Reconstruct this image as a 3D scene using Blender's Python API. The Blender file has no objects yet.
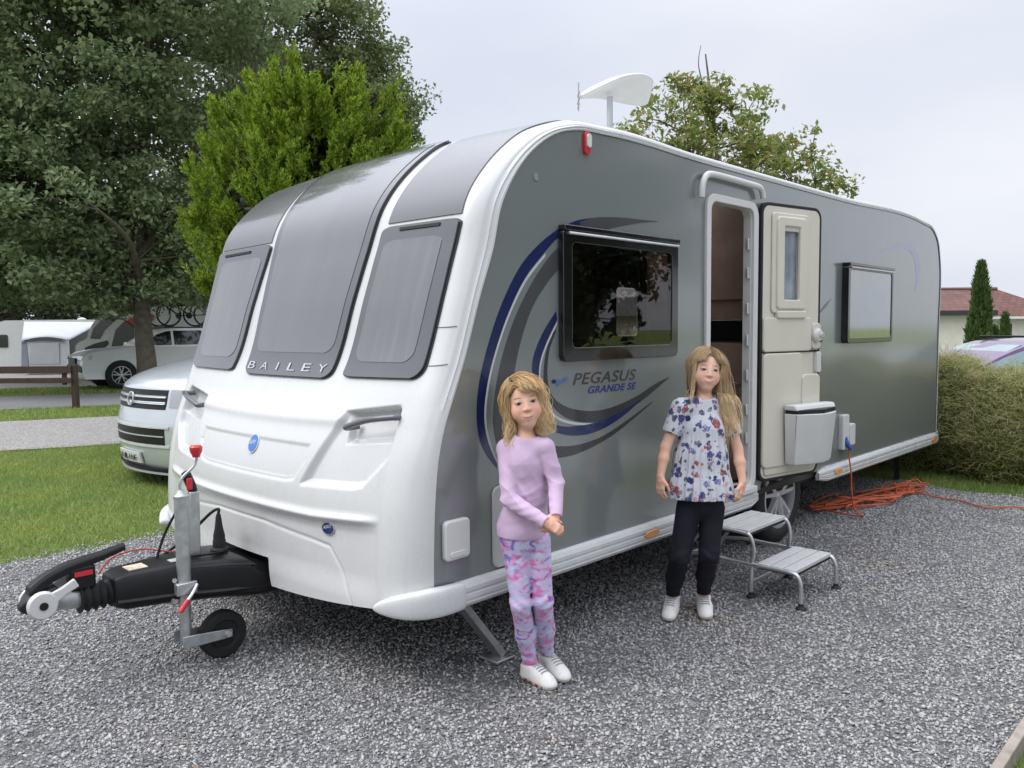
import bpy, bmesh, math, random
import numpy as np
from mathutils import Vector, Matrix, noise as mnoise
random.seed(7); rng = np.random.default_rng(11)
PI = math.pi; R_ = math.radians
SC = bpy.context.scene; COL = SC.collection

# ------------------------------------------------------------------ helpers
def wm(o):
    m = Matrix.Identity(4)
    while o is not None:
        b = o.matrix_basis.copy()
        m = (o.matrix_parent_inverse @ b if o.parent else b) @ m
        o = o.parent
    return m

def link(o, parent=None, world=True):
    COL.objects.link(o)
    if parent is not None:
        if world: inv = wm(parent).inverted()
        o.parent = parent
        if world: o.matrix_parent_inverse = inv
    return o

def tag(o, label=None, cat=None, group=None, kind=None):
    if label: o['label'] = label
    if cat: o['category'] = cat
    if group: o['group'] = group
    if kind: o['kind'] = kind
    return o

def thing(name, loc, label, cat, group=None, rz=0):
    o = bpy.data.objects.new(name, None); COL.objects.link(o)
    o.empty_display_size = .2
    o.location = loc; o.rotation_euler = (0, 0, rz)
    return tag(o, label, cat, group)

def copy_tree(o, parent=None):
    c = o.copy(); COL.objects.link(c)
    if parent is not None:
        c.parent = parent; c.matrix_parent_inverse = o.matrix_parent_inverse.copy()
    for ch in list(o.children): copy_tree(ch, c)
    return c

def finish(me, mat, smooth=35):
    if mat is not None:
        for m in (mat if isinstance(mat, (list, tuple)) else [mat]): me.materials.append(m)
    if smooth:
        me.polygons.foreach_set('use_smooth', [True] * len(me.polygons))
        if smooth < 180: me.set_sharp_from_angle(angle=R_(smooth))
    me.update()

class MB:
    def __init__(s): s.v = []; s.f = []; s.mi = []
    def add(s, v, f, mi=0):
        n = len(s.v); s.v += [tuple(map(float, p)) for p in v]
        s.f += [tuple(i + n for i in q) for q in f]; s.mi += [mi] * len(f); return s
    def box(s, lo, hi, M=None, taper=None, mi=0):
        x0, y0, z0 = lo; x1, y1, z1 = hi
        v = [(x0,y0,z0),(x1,y0,z0),(x1,y1,z0),(x0,y1,z0),(x0,y0,z1),(x1,y0,z1),(x1,y1,z1),(x0,y1,z1)]
        if taper:
            cx, cy = (x0+x1)/2, (y0+y1)/2
            v = v[:4] + [(cx+(p[0]-cx)*taper[0], cy+(p[1]-cy)*taper[1], p[2]) for p in v[4:]]
        if M is not None: v = [M @ Vector(p) for p in v]
        return s.add(v, [(0,3,2,1),(4,5,6,7),(0,1,5,4),(1,2,6,5),(2,3,7,6),(3,0,4,7)], mi)
    def loft(s, rings, cap=True, closed=False, mi=0):
        n = len(rings[0]); v = [p for r in rings for p in r]; f = []; m = len(rings)
        for i in range(m if closed else m - 1):
            a, b = i * n, ((i + 1) % m) * n
            for j in range(n):
                k = (j + 1) % n; f.append((a + j, a + k, b + k, b + j))
        if cap and not closed:
            f.append(tuple(range(n))[::-1]); f.append(tuple(range((m - 1) * n, m * n)))
        return s.add(v, f, mi)
    def tube(s, pts, r, n=10, cap=True, closed=False, sx=1.0, mi=0):
        pts = [Vector(p) for p in pts]; m = len(pts)
        rs = r if isinstance(r, (list, tuple)) else [r] * m
        rings = []; up = None
        for i, p in enumerate(pts):
            if closed: t = pts[(i + 1) % m] - pts[i - 1]
            else: t = pts[min(i + 1, m - 1)] - pts[max(i - 1, 0)]
            t = t.normalized() if t.length > 1e-9 else Vector((0, 0, 1))
            if up is None:
                up = Vector((0, 0, 1)) if abs(t.z) < .9 else Vector((1, 0, 0))
            up = (up - t * up.dot(t)).normalized(); b = t.cross(up)
            rings.append([p + (b * math.cos(a) * sx + up * math.sin(a)) * rs[i] for a in [2 * PI * k / n for k in range(n)]])
        return s.loft(rings, cap, closed, mi)
    def lathe(s, prof, n=32, M=None, mi=0):
        """prof: list of (r, h) turned about local Z, both ends closed when r == 0"""
        rings = [[(r * math.cos(2*PI*k/n), r * math.sin(2*PI*k/n), h) for k in range(n)] for r, h in prof]
        if M is not None: rings = [[M @ Vector(p) for p in q] for q in rings]
        return s.loft(rings, True, False, mi)
    def grid(s, P, flip=False, mi=0):
        """P: array (a, b, 3)"""
        a, b = P.shape[:2]; f = []
        for i in range(a - 1):
            for j in range(b - 1):
                q = (i*b+j, i*b+j+1, (i+1)*b+j+1, (i+1)*b+j); f.append(q[::-1] if flip else q)
        return s.add(P.reshape(-1, 3), f, mi)
    def build(s, name, mat, parent=None, world=True, smooth=35, bevel=0, seg=2, subsurf=0):
        me = bpy.data.meshes.new(name); me.from_pydata(s.v, [], s.f)
        finish(me, mat, smooth)
        if any(s.mi): me.polygons.foreach_set('material_index', s.mi)
        o = bpy.data.objects.new(name, me); link(o, parent, world)
        if bevel:
            m = o.modifiers.new('bevel', 'BEVEL'); m.width = bevel; m.segments = seg; m.limit_method = 'ANGLE'; m.angle_limit = R_(40)
        if subsurf:
            m = o.modifiers.new('sub', 'SUBSURF'); m.levels = m.render_levels = subsurf
        return o

def np_mesh(name, V, F, mat, parent=None, world=True, smooth=None):
    """fast mesh from numpy arrays, every face with the same number of corners"""
    me = bpy.data.meshes.new(name); V = np.ascontiguousarray(V, np.float32); F = np.ascontiguousarray(F, np.int32)
    k = F.shape[1]
    me.vertices.add(len(V)); me.vertices.foreach_set('co', V.ravel())
    me.loops.add(F.size); me.loops.foreach_set('vertex_index', F.ravel())
    me.polygons.add(len(F)); me.polygons.foreach_set('loop_start', np.arange(0, F.size, k, dtype=np.int32))
    me.update(calc_edges=True); me.validate()
    finish(me, mat, smooth)
    o = bpy.data.objects.new(name, me); return link(o, parent, world)

def curve_mesh(cu, M):
    o = bpy.data.objects.new('tmp', cu); COL.objects.link(o)
    dg = bpy.context.evaluated_depsgraph_get()
    me = bpy.data.meshes.new_from_object(o.evaluated_get(dg))
    bpy.data.objects.remove(o); bpy.data.curves.remove(cu)
    me.materials.clear()
    if M is not None: me.transform(M)
    return me

def plate_mesh(outlines, th, M=None, bevel=0):
    """flat plate of the given thickness from 2D outlines (even-odd: later ones cut holes)"""
    cu = bpy.data.curves.new('plate', 'CURVE'); cu.dimensions = '2D'; cu.fill_mode = 'BOTH'
    cu.extrude = th / 2 - bevel; cu.bevel_depth = bevel; cu.bevel_resolution = 2
    for pts in outlines:
        sp = cu.splines.new('POLY'); sp.points.add(len(pts) - 1); sp.use_cyclic_u = True
        for i, p in enumerate(pts): sp.points[i].co = (p[0], p[1], 0, 1)
    return curve_mesh(cu, M)

def me_obj(name, me, mat, parent=None, world=True, smooth=30):
    me.name = name; finish(me, mat, smooth)
    o = bpy.data.objects.new(name, me); return link(o, parent, world)

def text_mesh(txt, size, M=None, th=.0006, shear=0, space=1.0, bold=0, width=None):
    cu = bpy.data.curves.new('txt', 'FONT'); cu.body = txt; cu.size = size; cu.shear = shear
    cu.space_character = space; cu.extrude = th / 2; cu.offset = bold
    cu.align_x = 'LEFT'
    me = curve_mesh(cu, None)
    if width:
        xs = [v.co.x for v in me.vertices]; k = width / (max(xs) - min(xs)); x0 = min(xs)
        me.transform(Matrix.Diagonal((k, 1, 1, 1)) @ Matrix.Translation((-x0, 0, 0)))
    if M is not None: me.transform(M)
    return me

def frameM(org, X, Y):
    X = Vector(X).normalized(); Y = Vector(Y).normalized(); Z = X.cross(Y)
    m = Matrix.Identity(4)
    for i, a in enumerate((X, Y, Z)):
        for k in range(3): m[k][i] = a[k]
    m.translation = Vector(org); return m
SIDE = lambda y: frameM((0, y, 0), (1, 0, 0), (0, 0, 1))     # side wall: u = x, v = z, outward = -y

def rrect(x0, z0, x1, z1, r, n=6):
    out = []
    rr = r if isinstance(r, (tuple, list)) else (r,) * 4
    for (cx, cz, a0, q) in ((x1-rr[0], z1-rr[0], 0, rr[0]), (x0+rr[1], z1-rr[1], 90, rr[1]), (x0+rr[2], z0+rr[2], 180, rr[2]), (x1-rr[3], z0+rr[3], 270, rr[3])):
        for k in range(n + 1):
            a = R_(a0 + 90 * k / n); out.append((cx + q * math.cos(a), cz + q * math.sin(a)))
    return out

def crv(pts, n=6, closed=False):
    """Catmull-Rom through points"""
    P = [Vector(p) for p in pts]; m = len(P); out = []
    for i in range(m if closed else m - 1):
        g = (lambda k: P[k % m]) if closed else (lambda k: P[min(max(k, 0), m - 1)])
        a, b, c, d = g(i-1), g(i), g(i+1), g(i+2)
        for k in range(n):
            t = k / n
            out.append(.5 * ((2*b) + (c-a)*t + (2*a-5*b+4*c-d)*t*t + (3*b-a-3*c+d)*t*t*t))
    if not closed: out.append(P[-1])
    return out

# ------------------------------------------------------------------ materials
def srgb(r, g, b):
    return tuple(((c/255)/12.92 if c/255 <= .04045 else ((c/255+.055)/1.055)**2.4) for c in (r, g, b))

class NT:
    def __init__(s, name):
        s.m = bpy.data.materials.new(name); s.m.use_nodes = True; s.t = s.m.node_tree
        s.b = s.t.nodes['Principled BSDF']; s.out = s.t.nodes['Material Output']
    def n(s, kind, **kw):
        o = s.t.nodes.new('ShaderNode' + kind)
        for k, v in kw.items():
            if k.startswith('_'): setattr(o, k[1:], v)
            else: o.inputs[k.replace('_', ' ')].default_value = v
        return o
    def l(s, a, b): s.t.links.new(a, b)
    def coord(s, kind='Object', scale=None):
        c = s.n('TexCoord').outputs[kind]
        if scale is None: return c
        mp = s.n('Mapping'); s.l(c, mp.inputs['Vector']); mp.inputs['Scale'].default_value = scale; return mp.outputs['Vector']
    def noise(s, vec, scale, detail=4, rough=.55, dist=0):
        o = s.n('TexNoise', Scale=scale, Detail=detail, Roughness=rough, Distortion=dist); s.l(vec, o.inputs['Vector']); return o
    def ramp(s, fac, stops, interp='LINEAR'):
        o = s.n('ValToRGB'); cr = o.color_ramp; cr.interpolation = interp
        while len(cr.elements) < len(stops): cr.elements.new(.5)
        for e, (p, c) in zip(cr.elements, stops):
            e.position = p; e.color = (c, c, c, 1) if isinstance(c, (int, float)) else (*c[:3], 1)
        s.l(fac, o.inputs['Fac']); return o.outputs['Color']
    def mix(s, fac, a, b, blend='MIX'):
        o = s.n('Mix', _data_type='RGBA', _blend_type=blend)
        for v, i in ((fac, 0), (a, 6), (b, 7)):
            if isinstance(v, bpy.types.NodeSocket): s.l(v, o.inputs[i])
            elif isinstance(v, (int, float)): o.inputs[i].default_value = v if i == 0 else (v, v, v, 1)
            else: o.inputs[i].default_value = (*v[:3], 1)
        return o.outputs[2]
    def math(s, op, a, b=0.0, c=0.0):
        o = s.n('Math', _operation=op)
        for i, v in enumerate((a, b, c)):
            if isinstance(v, bpy.types.NodeSocket): s.l(v, o.inputs[i])
            else: o.inputs[i].default_value = v
        return o.outputs[0]
    def bump(s, h, strength=.3, dist=.01):
        o = s.n('Bump', Strength=strength, Distance=dist); s.l(h, o.inputs['Height']); s.l(o.outputs['Normal'], s.b.inputs['Normal'])
    def base(s, c):
        if isinstance(c, bpy.types.NodeSocket): s.l(c, s.b.inputs['Base Color'])
        else: s.b.inputs['Base Color'].default_value = (*c[:3], 1)
    def set(s, **kw):
        for k, v in kw.items():
            i = s.b.inputs[k.replace('_', ' ')]
            if isinstance(v, bpy.types.NodeSocket): s.l(v, i)
            else: i.default_value = v
        return s

MATS = {}
def mat(name, col, rough=.5, metal=0., coat=0., var=.08, vs=9., bump=0., bs=60., rv=.06, spec=.5, coords='Object'):
    if name in MATS: return MATS[name]
    t = NT(name); v = t.coord(coords)
    n = t.noise(v, vs, 5)
    lo = tuple(c * (1 - var) for c in col); hi = tuple(min(1, c * (1 + var)) for c in col)
    t.base(t.ramp(n.outputs['Fac'], [(.3, lo), (.7, hi)]))
    t.set(Metallic=metal, Coat_Weight=coat, Coat_Roughness=.06, Specular_IOR_Level=spec)
    n2 = t.noise(v, vs * 2.7, 3)
    t.set(Roughness=t.math('MULTIPLY_ADD', n2.outputs['Fac'], rv * 2, max(.02, rough - rv)))
    if bump:
        n3 = t.noise(v, bs, 4); t.bump(n3.outputs['Fac'], bump, .005)
    MATS[name] = t.m; return t.m

def leaf_mat(name, cols, trans=.35, rough=.55):
    """cols: list of linear colours, one picked per leaf"""
    t = NT(name); g = t.n('NewGeometry')
    st = [(i / max(1, len(cols) - 1), c) for i, c in enumerate(cols)]
    c = t.ramp(g.outputs['Random Per Island'], st)
    t.base(c); t.set(Roughness=rough, Specular_IOR_Level=.35)
    tr = t.n('BsdfTranslucent'); t.l(c, tr.inputs['Color'])
    mx = t.n('MixShader'); mx.inputs[0].default_value = trans
    t.l(t.b.outputs[0], mx.inputs[1]); t.l(tr.outputs[0], mx.inputs[2]); t.l(mx.outputs[0], t.out.inputs['Surface'])
    MATS[name] = t.m; return t.m

def glass_mat(name, tint=(.5, .5, .5), rough=.02):
    t = NT(name); t.t.nodes.remove(t.b)
    tr = t.n('BsdfTransparent'); tr.inputs['Color'].default_value = (*tint, 1)
    gl = t.n('BsdfGlossy', Roughness=rough); fr = t.n('Fresnel', IOR=1.5)
    v = t.coord('Object'); n = t.noise(v, 1.3, 2)
    bm = t.n('Bump', Strength=.02, Distance=.02); t.l(n.outputs['Fac'], bm.inputs['Height']); t.l(bm.outputs[0], gl.inputs['Normal'])
    ge = t.n('NewGeometry'); f2 = t.math('MULTIPLY', t.math('MULTIPLY', fr.outputs[0], 1.5), t.math('SUBTRACT', 1.0, ge.outputs['Backfacing']))   # the inner face of the pane does not mirror
    mx = t.n('MixShader'); t.l(f2, mx.inputs[0]); t.l(tr.outputs[0], mx.inputs[1]); t.l(gl.outputs[0], mx.inputs[2])
    t.l(mx.outputs[0], t.out.inputs['Surface']); MATS[name] = t.m; return t.m

# ------------------------------------------------------------------ camera (solved from the photograph)
CAM = Vector((-2.0213, -2.40414, 1.5))
_f = 791.196; _pi = R_(3.9229); _ro = R_(-.52151); _yaw = R_(44.21035)
FW = Vector((math.cos(_yaw)*math.cos(_pi), math.sin(_yaw)*math.cos(_pi), -math.sin(_pi)))
_rt = Vector((math.sin(_yaw), -math.cos(_yaw), 0)); _up = _rt.cross(FW)
RT = _rt*math.cos(_ro) + _up*math.sin(_ro); UP = -_rt*math.sin(_ro) + _up*math.cos(_ro)
cd = bpy.data.cameras.new('camera'); cam = bpy.data.objects.new('camera', cd); COL.objects.link(cam)
cm = Matrix.Identity(4)
for k in range(3): cm[k][0] = RT[k]; cm[k][1] = UP[k]; cm[k][2] = -FW[k]
cm.translation = CAM; cam.matrix_world = cm
cd.sensor_width = 36; cd.sensor_fit = 'HORIZONTAL'; cd.lens = _f / 1024 * 36; cd.clip_start = .05; cd.clip_end = 2000
SC.camera = cam
def ray(px, py): return FW + RT*((px-512)/_f) - UP*((py-384)/_f)
def at(px, py, d): return CAM + ray(px, py) * d            # a point at depth d
def onplane(px, py, ax, val):
    r = ray(px, py); return CAM + r * ((val - CAM[ax]) / r[ax])
def ground(px, py, z=0): return onplane(px, py, 2, z)
def sxz(px, py, y=0):
    p = onplane(px, py, 1, y); return (p.x, p.z)

# ------------------------------------------------------------------ light
w = bpy.data.worlds.new('World'); SC.world = w; w.use_nodes = True
wt = w.node_tree; bg = wt.nodes['Background']
sky = wt.nodes.new('ShaderNodeTexSky'); sky.sky_type = 'NISHITA'; sky.sun_disc = False
SUN_EL, SUN_AZ = R_(52), R_(150)      # high sun behind thick cloud, in front of and beyond the caravan's nose
sky.sun_elevation = SUN_EL; sky.sun_rotation = PI/2 - SUN_AZ; sky.air_density = 1.0; sky.dust_density = 3.0
tc = wt.nodes.new('ShaderNodeTexCoord'); mp = wt.nodes.new('ShaderNodeMapping'); mp.inputs['Scale'].default_value = (1, 1, 2.6)
nz = wt.nodes.new('ShaderNodeTexNoise'); nz.inputs['Scale'].default_value = 2.2; nz.inputs['Detail'].default_value = 6; nz.inputs['Roughness'].default_value = .5
cr = wt.nodes.new('ShaderNodeValToRGB'); cr.color_ramp.elements[0].position = .3; cr.color_ramp.elements[1].position = .72
SKYK = 6.55
cr.color_ramp.elements[0].color = (.86*SKYK, .915*SKYK, 1.05*SKYK, 1); cr.color_ramp.elements[1].color = (1.06*SKYK, 1.08*SKYK, 1.15*SKYK, 1)
mx = wt.nodes.new('ShaderNodeMix'); mx.data_type = 'RGBA'; mx.inputs[0].default_value = .93
wt.links.new(tc.outputs['Generated'], mp.inputs['Vector']); wt.links.new(mp.outputs['Vector'], nz.inputs['Vector'])
wt.links.new(nz.outputs['Fac'], cr.inputs['Fac']); wt.links.new(sky.outputs['Color'], mx.inputs[6]); wt.links.new(cr.outputs['Color'], mx.inputs[7])
sx = wt.nodes.new('ShaderNodeSeparateXYZ'); wt.links.new(tc.outputs['Generated'], sx.inputs[0])
zr = wt.nodes.new('ShaderNodeMapRange'); zr.interpolation_type = 'SMOOTHSTEP'; zr.inputs[1].default_value = .30; zr.inputs[2].default_value = .95; zr.inputs[3].default_value = 1.0; zr.inputs[4].default_value = 2.75
wt.links.new(sx.outputs[2], zr.inputs[0]); vm = wt.nodes.new('ShaderNodeVectorMath'); vm.operation = 'SCALE'
wt.links.new(mx.outputs[2], vm.inputs[0]); wt.links.new(zr.outputs[0], vm.inputs['Scale']); wt.links.new(vm.outputs[0], bg.inputs['Color']); bg.inputs['Strength'].default_value = .1
sd = bpy.data.lights.new('sun', 'SUN'); sd.energy = 1.5; sd.angle = R_(35); sd.color = (1, .98, .95)
so = bpy.data.objects.new('sun', sd); COL.objects.link(so)
sdir = Vector((math.cos(SUN_AZ)*math.cos(SUN_EL), math.sin(SUN_AZ)*math.cos(SUN_EL), math.sin(SUN_EL)))
so.rotation_euler = sdir.to_track_quat('Z', 'Y').to_euler(); so.location = sdir * 30
SC.view_settings.view_transform = 'Standard'; SC.view_settings.look = 'None'; SC.view_settings.exposure = .42; SC.view_settings.gamma = 1
SC.render.engine = 'CYCLES'; cy = SC.cycles
cy.max_bounces = 8; cy.diffuse_bounces = 3; cy.glossy_bounces = 3; cy.transmission_bounces = 4; cy.transparent_max_bounces = 10
cy.use_denoising = True; cy.caustics_reflective = False; cy.caustics_refractive = False
# ------------------------------------------------------------------ ground
def sheet(name, pts, z, m, kind='structure'):
    me = bpy.data.meshes.new(name); me.from_pydata([(p[0], p[1], z) for p in pts], [], [tuple(range(len(pts)))])
    if me.polygons[0].normal.z < 0: me.flip_normals()
    finish(me, m, None); o = bpy.data.objects.new(name, me); COL.objects.link(o); return tag(o, kind=kind)

t = NT('grass_ground'); v = t.coord()
n1 = t.noise(v, .55, 6); n2 = t.noise(v, 26, 5); n3 = t.noise(v, 160, 3)
c1 = t.ramp(n1.outputs['Fac'], [(.3, (.17, .23, .06)), (.55, (.24, .30, .085)), (.75, (.33, .35, .13))])
c2 = t.ramp(n2.outputs['Fac'], [(.3, (.055, .09, .018)), (.7, (.16, .19, .05))])
t.base(t.mix(.45, c1, c2)); t.set(Roughness=.9, Specular_IOR_Level=.15)
t.bump(t.math('ADD', n2.outputs['Fac'], n3.outputs['Fac']), .8, .03); MG = t.m

def gravel_mat(name, scale, dark, lite, tint=.5, bs=.9):
    t = NT(name); v = t.coord()
    vo = t.n('TexVoronoi', Scale=scale, Randomness=1.0); t.l(v, vo.inputs['Vector'])
    ve = t.n('TexVoronoi', _feature='DISTANCE_TO_EDGE', Scale=scale); t.l(v, ve.inputs['Vector'])
    sep = t.n('SeparateColor'); t.l(vo.outputs['Color'], sep.inputs[0])
    c = t.ramp(sep.outputs[0], [(0, dark), (.55, tuple((a+b)/2 for a, b in zip(dark, lite))), (1, lite)])
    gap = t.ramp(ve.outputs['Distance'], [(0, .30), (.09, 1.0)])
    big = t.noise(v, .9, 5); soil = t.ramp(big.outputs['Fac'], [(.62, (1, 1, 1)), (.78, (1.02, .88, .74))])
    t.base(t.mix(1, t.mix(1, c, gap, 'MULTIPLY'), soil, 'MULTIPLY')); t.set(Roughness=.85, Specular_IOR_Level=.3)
    h = t.math('MINIMUM', ve.outputs['Distance'], .25)
    h2 = t.math('MULTIPLY_ADD', sep.outputs[1], .25, h)
    t.bump(h2, bs, .02); return t.m
GD, GL = (.10, .099, .10), (.29, .288, .288)
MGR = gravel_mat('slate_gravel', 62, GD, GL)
MGR2 = gravel_mat('far_gravel', 38, (.24, .23, .22), (.42, .405, .385), bs=.4)
t = NT('asphalt_lane'); v = t.coord(); n1 = t.noise(v, .4, 6); n2 = t.noise(v, 220, 2)
t.base(t.mix(.4, t.ramp(n1.outputs['Fac'], [(.35, (.19, .19, .20)), (.7, (.26, .255, .25))]), t.ramp(n2.outputs['Fac'], [(.3, .12), (.7, .36)])))
t.set(Roughness=.85); t.bump(n2.outputs['Fac'], .4, .006); MAS = t.m

sheet('ground', [(-600, -600), (600, -600), (600, 600), (-600, 600)], -.03, MG)
# gravel pitch: wavy boundaries
px_edge = []
for i in range(61):
    y = -1.77 + i * (5.17 / 60)
    px_edge.append((5.93 + .06*math.sin(y*3.1) + .05*math.sin(y*7.7+1), y))
ly = [(5.9 - i * .25, 3.42 - .10 * max(0, min(1, (2 - (5.9 - i*.25)) / 3)) * -1.2 + .045*math.sin(i*1.7) + .03*math.sin(i*4.1)) for i in range(64)]
GP = [(-10, -1.77)] + px_edge + ly[1:]
GP.append((-10, 3.5))
sheet('gravel_pitch', GP, 0.0, MGR)

def strip(name, a0, a1, b0, b1, z, m, ext=60):
    """band between two nearly parallel lines through a0-a1 (near) and b0-b1 (far)"""
    def e(p, q):
        d = (Vector(q) - Vector(p)).normalized(); return [Vector(p) - d*ext, Vector(q) + d*ext]
    A, B = e(a0, a1), e(b0, b1)
    n = 90; pts = []
    for i in range(n + 1):
        p = A[0].lerp(A[1], i/n); pts.append((p.x + .08*math.sin(i*2.3), p.y + .1*math.sin(i*1.9)))
    for i in range(n + 1):
        p = B[1].lerp(B[0], i/n); pts.append((p.x + .08*math.sin(i*2.9), p.y + .1*math.sin(i*2.1)))
    return sheet(name, pts, z, m)
strip('gravel_lane', (.65, 9.5), (1.98, 9.06), (1.57, 13.5), (3.33, 12.88), -.014, MGR2)
strip('road', (2.16, 16.07), (4.18, 15.27), (3.07, 19.98), (4.84, 19.17), -.018, MAS)
strip('gravel_hardstanding', (4.6, 22.9), (6.6, 22.05), (16., 45.), (18, 44), -.022, MGR2)

# loose stones of the pitch: one uncountable object
def stones(name, n, x0, x1, y0, y1, r0, r1, keep=None):
    X = rng.uniform(x0, x1, n); Y = rng.uniform(y0, y1, n)
    if keep is not None:
        k = keep(X, Y); X, Y = X[k], Y[k]
    n = len(X)
    # thin patches where tyres and feet have pressed the chippings into the dirt
    pat = np.sin(X*2.1+.7)*np.sin(Y*2.9+1.9) + .6*np.sin(X*4.7+Y*3.3) + .4*np.sin(X*9.1-Y*7.7); kp = (pat < 1.02) | (rng.random(n) < .45); X, Y = X[kp], Y[kp]; n = len(X)
    r = r0 + (r1 - r0) * rng.random(n)**1.6
    base = np.array([(1,0,0),(-1,0,0),(0,1,0),(0,-1,0),(0,0,1),(0,0,-1)], float)
    P = base[None] * (1 + rng.uniform(-.25, .25, (n, 6, 1)))
    P = P + rng.uniform(-.28, .28, (n, 6, 3))
    P[:, :, 0] *= 1.15; P[:, :, 1] *= rng.uniform(.6, 1.0, (n, 1)); P[:, :, 2] *= rng.uniform(.4, .75, (n, 1))
    # random tilt and heading
    a = rng.uniform(0, 2*PI, n); b = rng.normal(0, .45, n); g = rng.normal(0, .45, n)
    ca, sa, cb, sb, cg, sg = np.cos(a), np.sin(a), np.cos(b), np.sin(b), np.cos(g), np.sin(g)
    x, y, z = P[..., 0], P[..., 1], P[..., 2]
    y, z = y*cb[:, None] - z*sb[:, None], y*sb[:, None] + z*cb[:, None]
    x, z = x*cg[:, None] + z*sg[:, None], -x*sg[:, None] + z*cg[:, None]
    x, y = x*ca[:, None] - y*sa[:, None], x*sa[:, None] + y*ca[:, None]
    V = np.stack([x, y, z], -1) * r[:, None, None]
    V[..., 0] += X[:, None]; V[..., 1] += Y[:, None]; V[..., 2] += (r * rng.uniform(.0, .55, n))[:, None]
    f = np.array([(0,2,4),(2,1,4),(1,3,4),(3,0,4),(2,0,5),(1,2,5),(3,1,5),(0,3,5)])
    F = (f[None] + (np.arange(n) * 6)[:, None, None]).reshape(-1, 3)
    return V.reshape(-1, 3), F
t = NT('loose_slate_stones'); g = t.n('NewGeometry'); v = t.coord()
c = t.ramp(g.outputs['Random Per Island'], [(0, (.17, .169, .172)), (.3, (.31, .309, .311)), (.6, (.41, .408, .409)), (.88, (.47, .467, .465)), (.975, (.45, .41, .375)), (1, (.51, .50, .495))])
big = t.noise(v, .9, 5); soil = t.ramp(big.outputs['Fac'], [(.62, (1, 1, 1)), (.78, (1.02, .90, .78))])
n2 = t.noise(v, 120, 3); mott = t.ramp(n2.outputs['Fac'], [(.3, .82), (.7, 1.1)])
t.base(t.mix(1, t.mix(1, c, soil, 'MULTIPLY'), mott, 'MULTIPLY')); t.set(Roughness=.75, Specular_IOR_Level=.4); MST = t.m
def pitch_edge(X, Y):
    e = 5.95 + .06*np.sin(Y*3.1) + .05*np.sin(Y*7.7+1) - X
    return (e > -.12*rng.random(len(X))) & (Y > -1.752) & (Y < 3.5 + .25*rng.random(len(X))**3)
V, F = stones("s", 215000, -2.7, 6.1, -1.76, 3.7, .0045, .0115, pitch_edge)
tag(np_mesh('gravel_stones', V, F, MST), kind='stuff')

# grass blades
t = NT('grass_blades'); g = t.n('NewGeometry'); v = t.coord(); n1 = t.noise(v, .8, 4)
ca = t.ramp(g.outputs['Random Per Island'], [(0, (.16, .25, .06)), (.5, (.27, .37, .10)), (.9, (.38, .45, .15)), (1, (.50, .44, .22))])
cb = t.ramp(n1.outputs['Fac'], [(.28, (.62, .78, .70)), (.5, (1, 1, 1)), (.72, (1.28, 1.12, .95))])
c = t.mix(1, ca, cb, 'MULTIPLY'); t.base(c); t.set(Roughness=.6, Specular_IOR_Level=.25)
tr = t.n('BsdfTranslucent'); t.l(c, tr.inputs['Color']); mxs = t.n('MixShader'); mxs.inputs[0].default_value = .35
t.l(t.b.outputs[0], mxs.inputs[1]); t.l(tr.outputs[0], mxs.inputs[2]); t.l(mxs.outputs[0], t.out.inputs['Surface']); MBL = t.m
def blades(X, Y, h, wd, z0=-.03):
    n = len(X); a = rng.uniform(0, 2*PI, n); hh = h * rng.uniform(.45, 1.15, n); ww = wd * rng.uniform(.6, 1.3, n)
    lx = rng.normal(0, .45, n) * hh; lyy = rng.normal(0, .45, n) * hh
    dx, dy = np.cos(a)*ww, np.sin(a)*ww
    A = np.stack([X-dx, Y-dy, np.full(n, z0)], -1); B = np.stack([X+dx, Y+dy, np.full(n, z0)], -1); T = np.stack([X+lx, Y+lyy, z0 + hh], -1)
    V = np.stack([A, B, T], 1).reshape(-1, 3); return V, np.arange(3*n).reshape(-1, 3)
def lawn(name, n, x0, x1, y0, y1, h, wd, keep):
    X = rng.uniform(x0, x1, n); Y = rng.uniform(y0, y1, n); k = keep(X, Y)
    V, F = blades(X[k], Y[k], h, wd); tag(np_mesh(name, V, F, MBL), kind='stuff')
lawn('lawn_grass', 210000, -4, 5.5, 3.4, 9.9, .042, .004, lambda X, Y: (Y > 3.44 - .12*np.clip((2-X)/3, 0, 1)*-1.2 + .09*rng.normal(0, .6, len(X))) & (Y < 9.72 - .327*(X) + .06*rng.normal(0, 1, len(X))))
lawn('verge_grass', 60000, -3, 9, 11, 17, .06, .007, lambda X, Y: (Y > 14.05 - .352*X) & (Y < 16.92 - .396*X))
lawn('hedge_foot_grass', 26000, 5.8, 7.0, -2.2, 3.6, .07, .004, lambda X, Y: X > 5.97 + .05*np.sin(Y*3.1) + .05*np.sin(Y*7.7+1) + .05*rng.normal(0, 1, len(X)))
lawn('far_verge_grass', 30000, -1, 14, 17, 25, .07, .012, lambda X, Y: (Y > 21.35 - .458*X) & (Y < 24.8 - .425*X))
lawn('border_grass', 14000, .3, 6, -3.2, -1.8, .05, .004, lambda X, Y: Y < -1.80)

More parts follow.
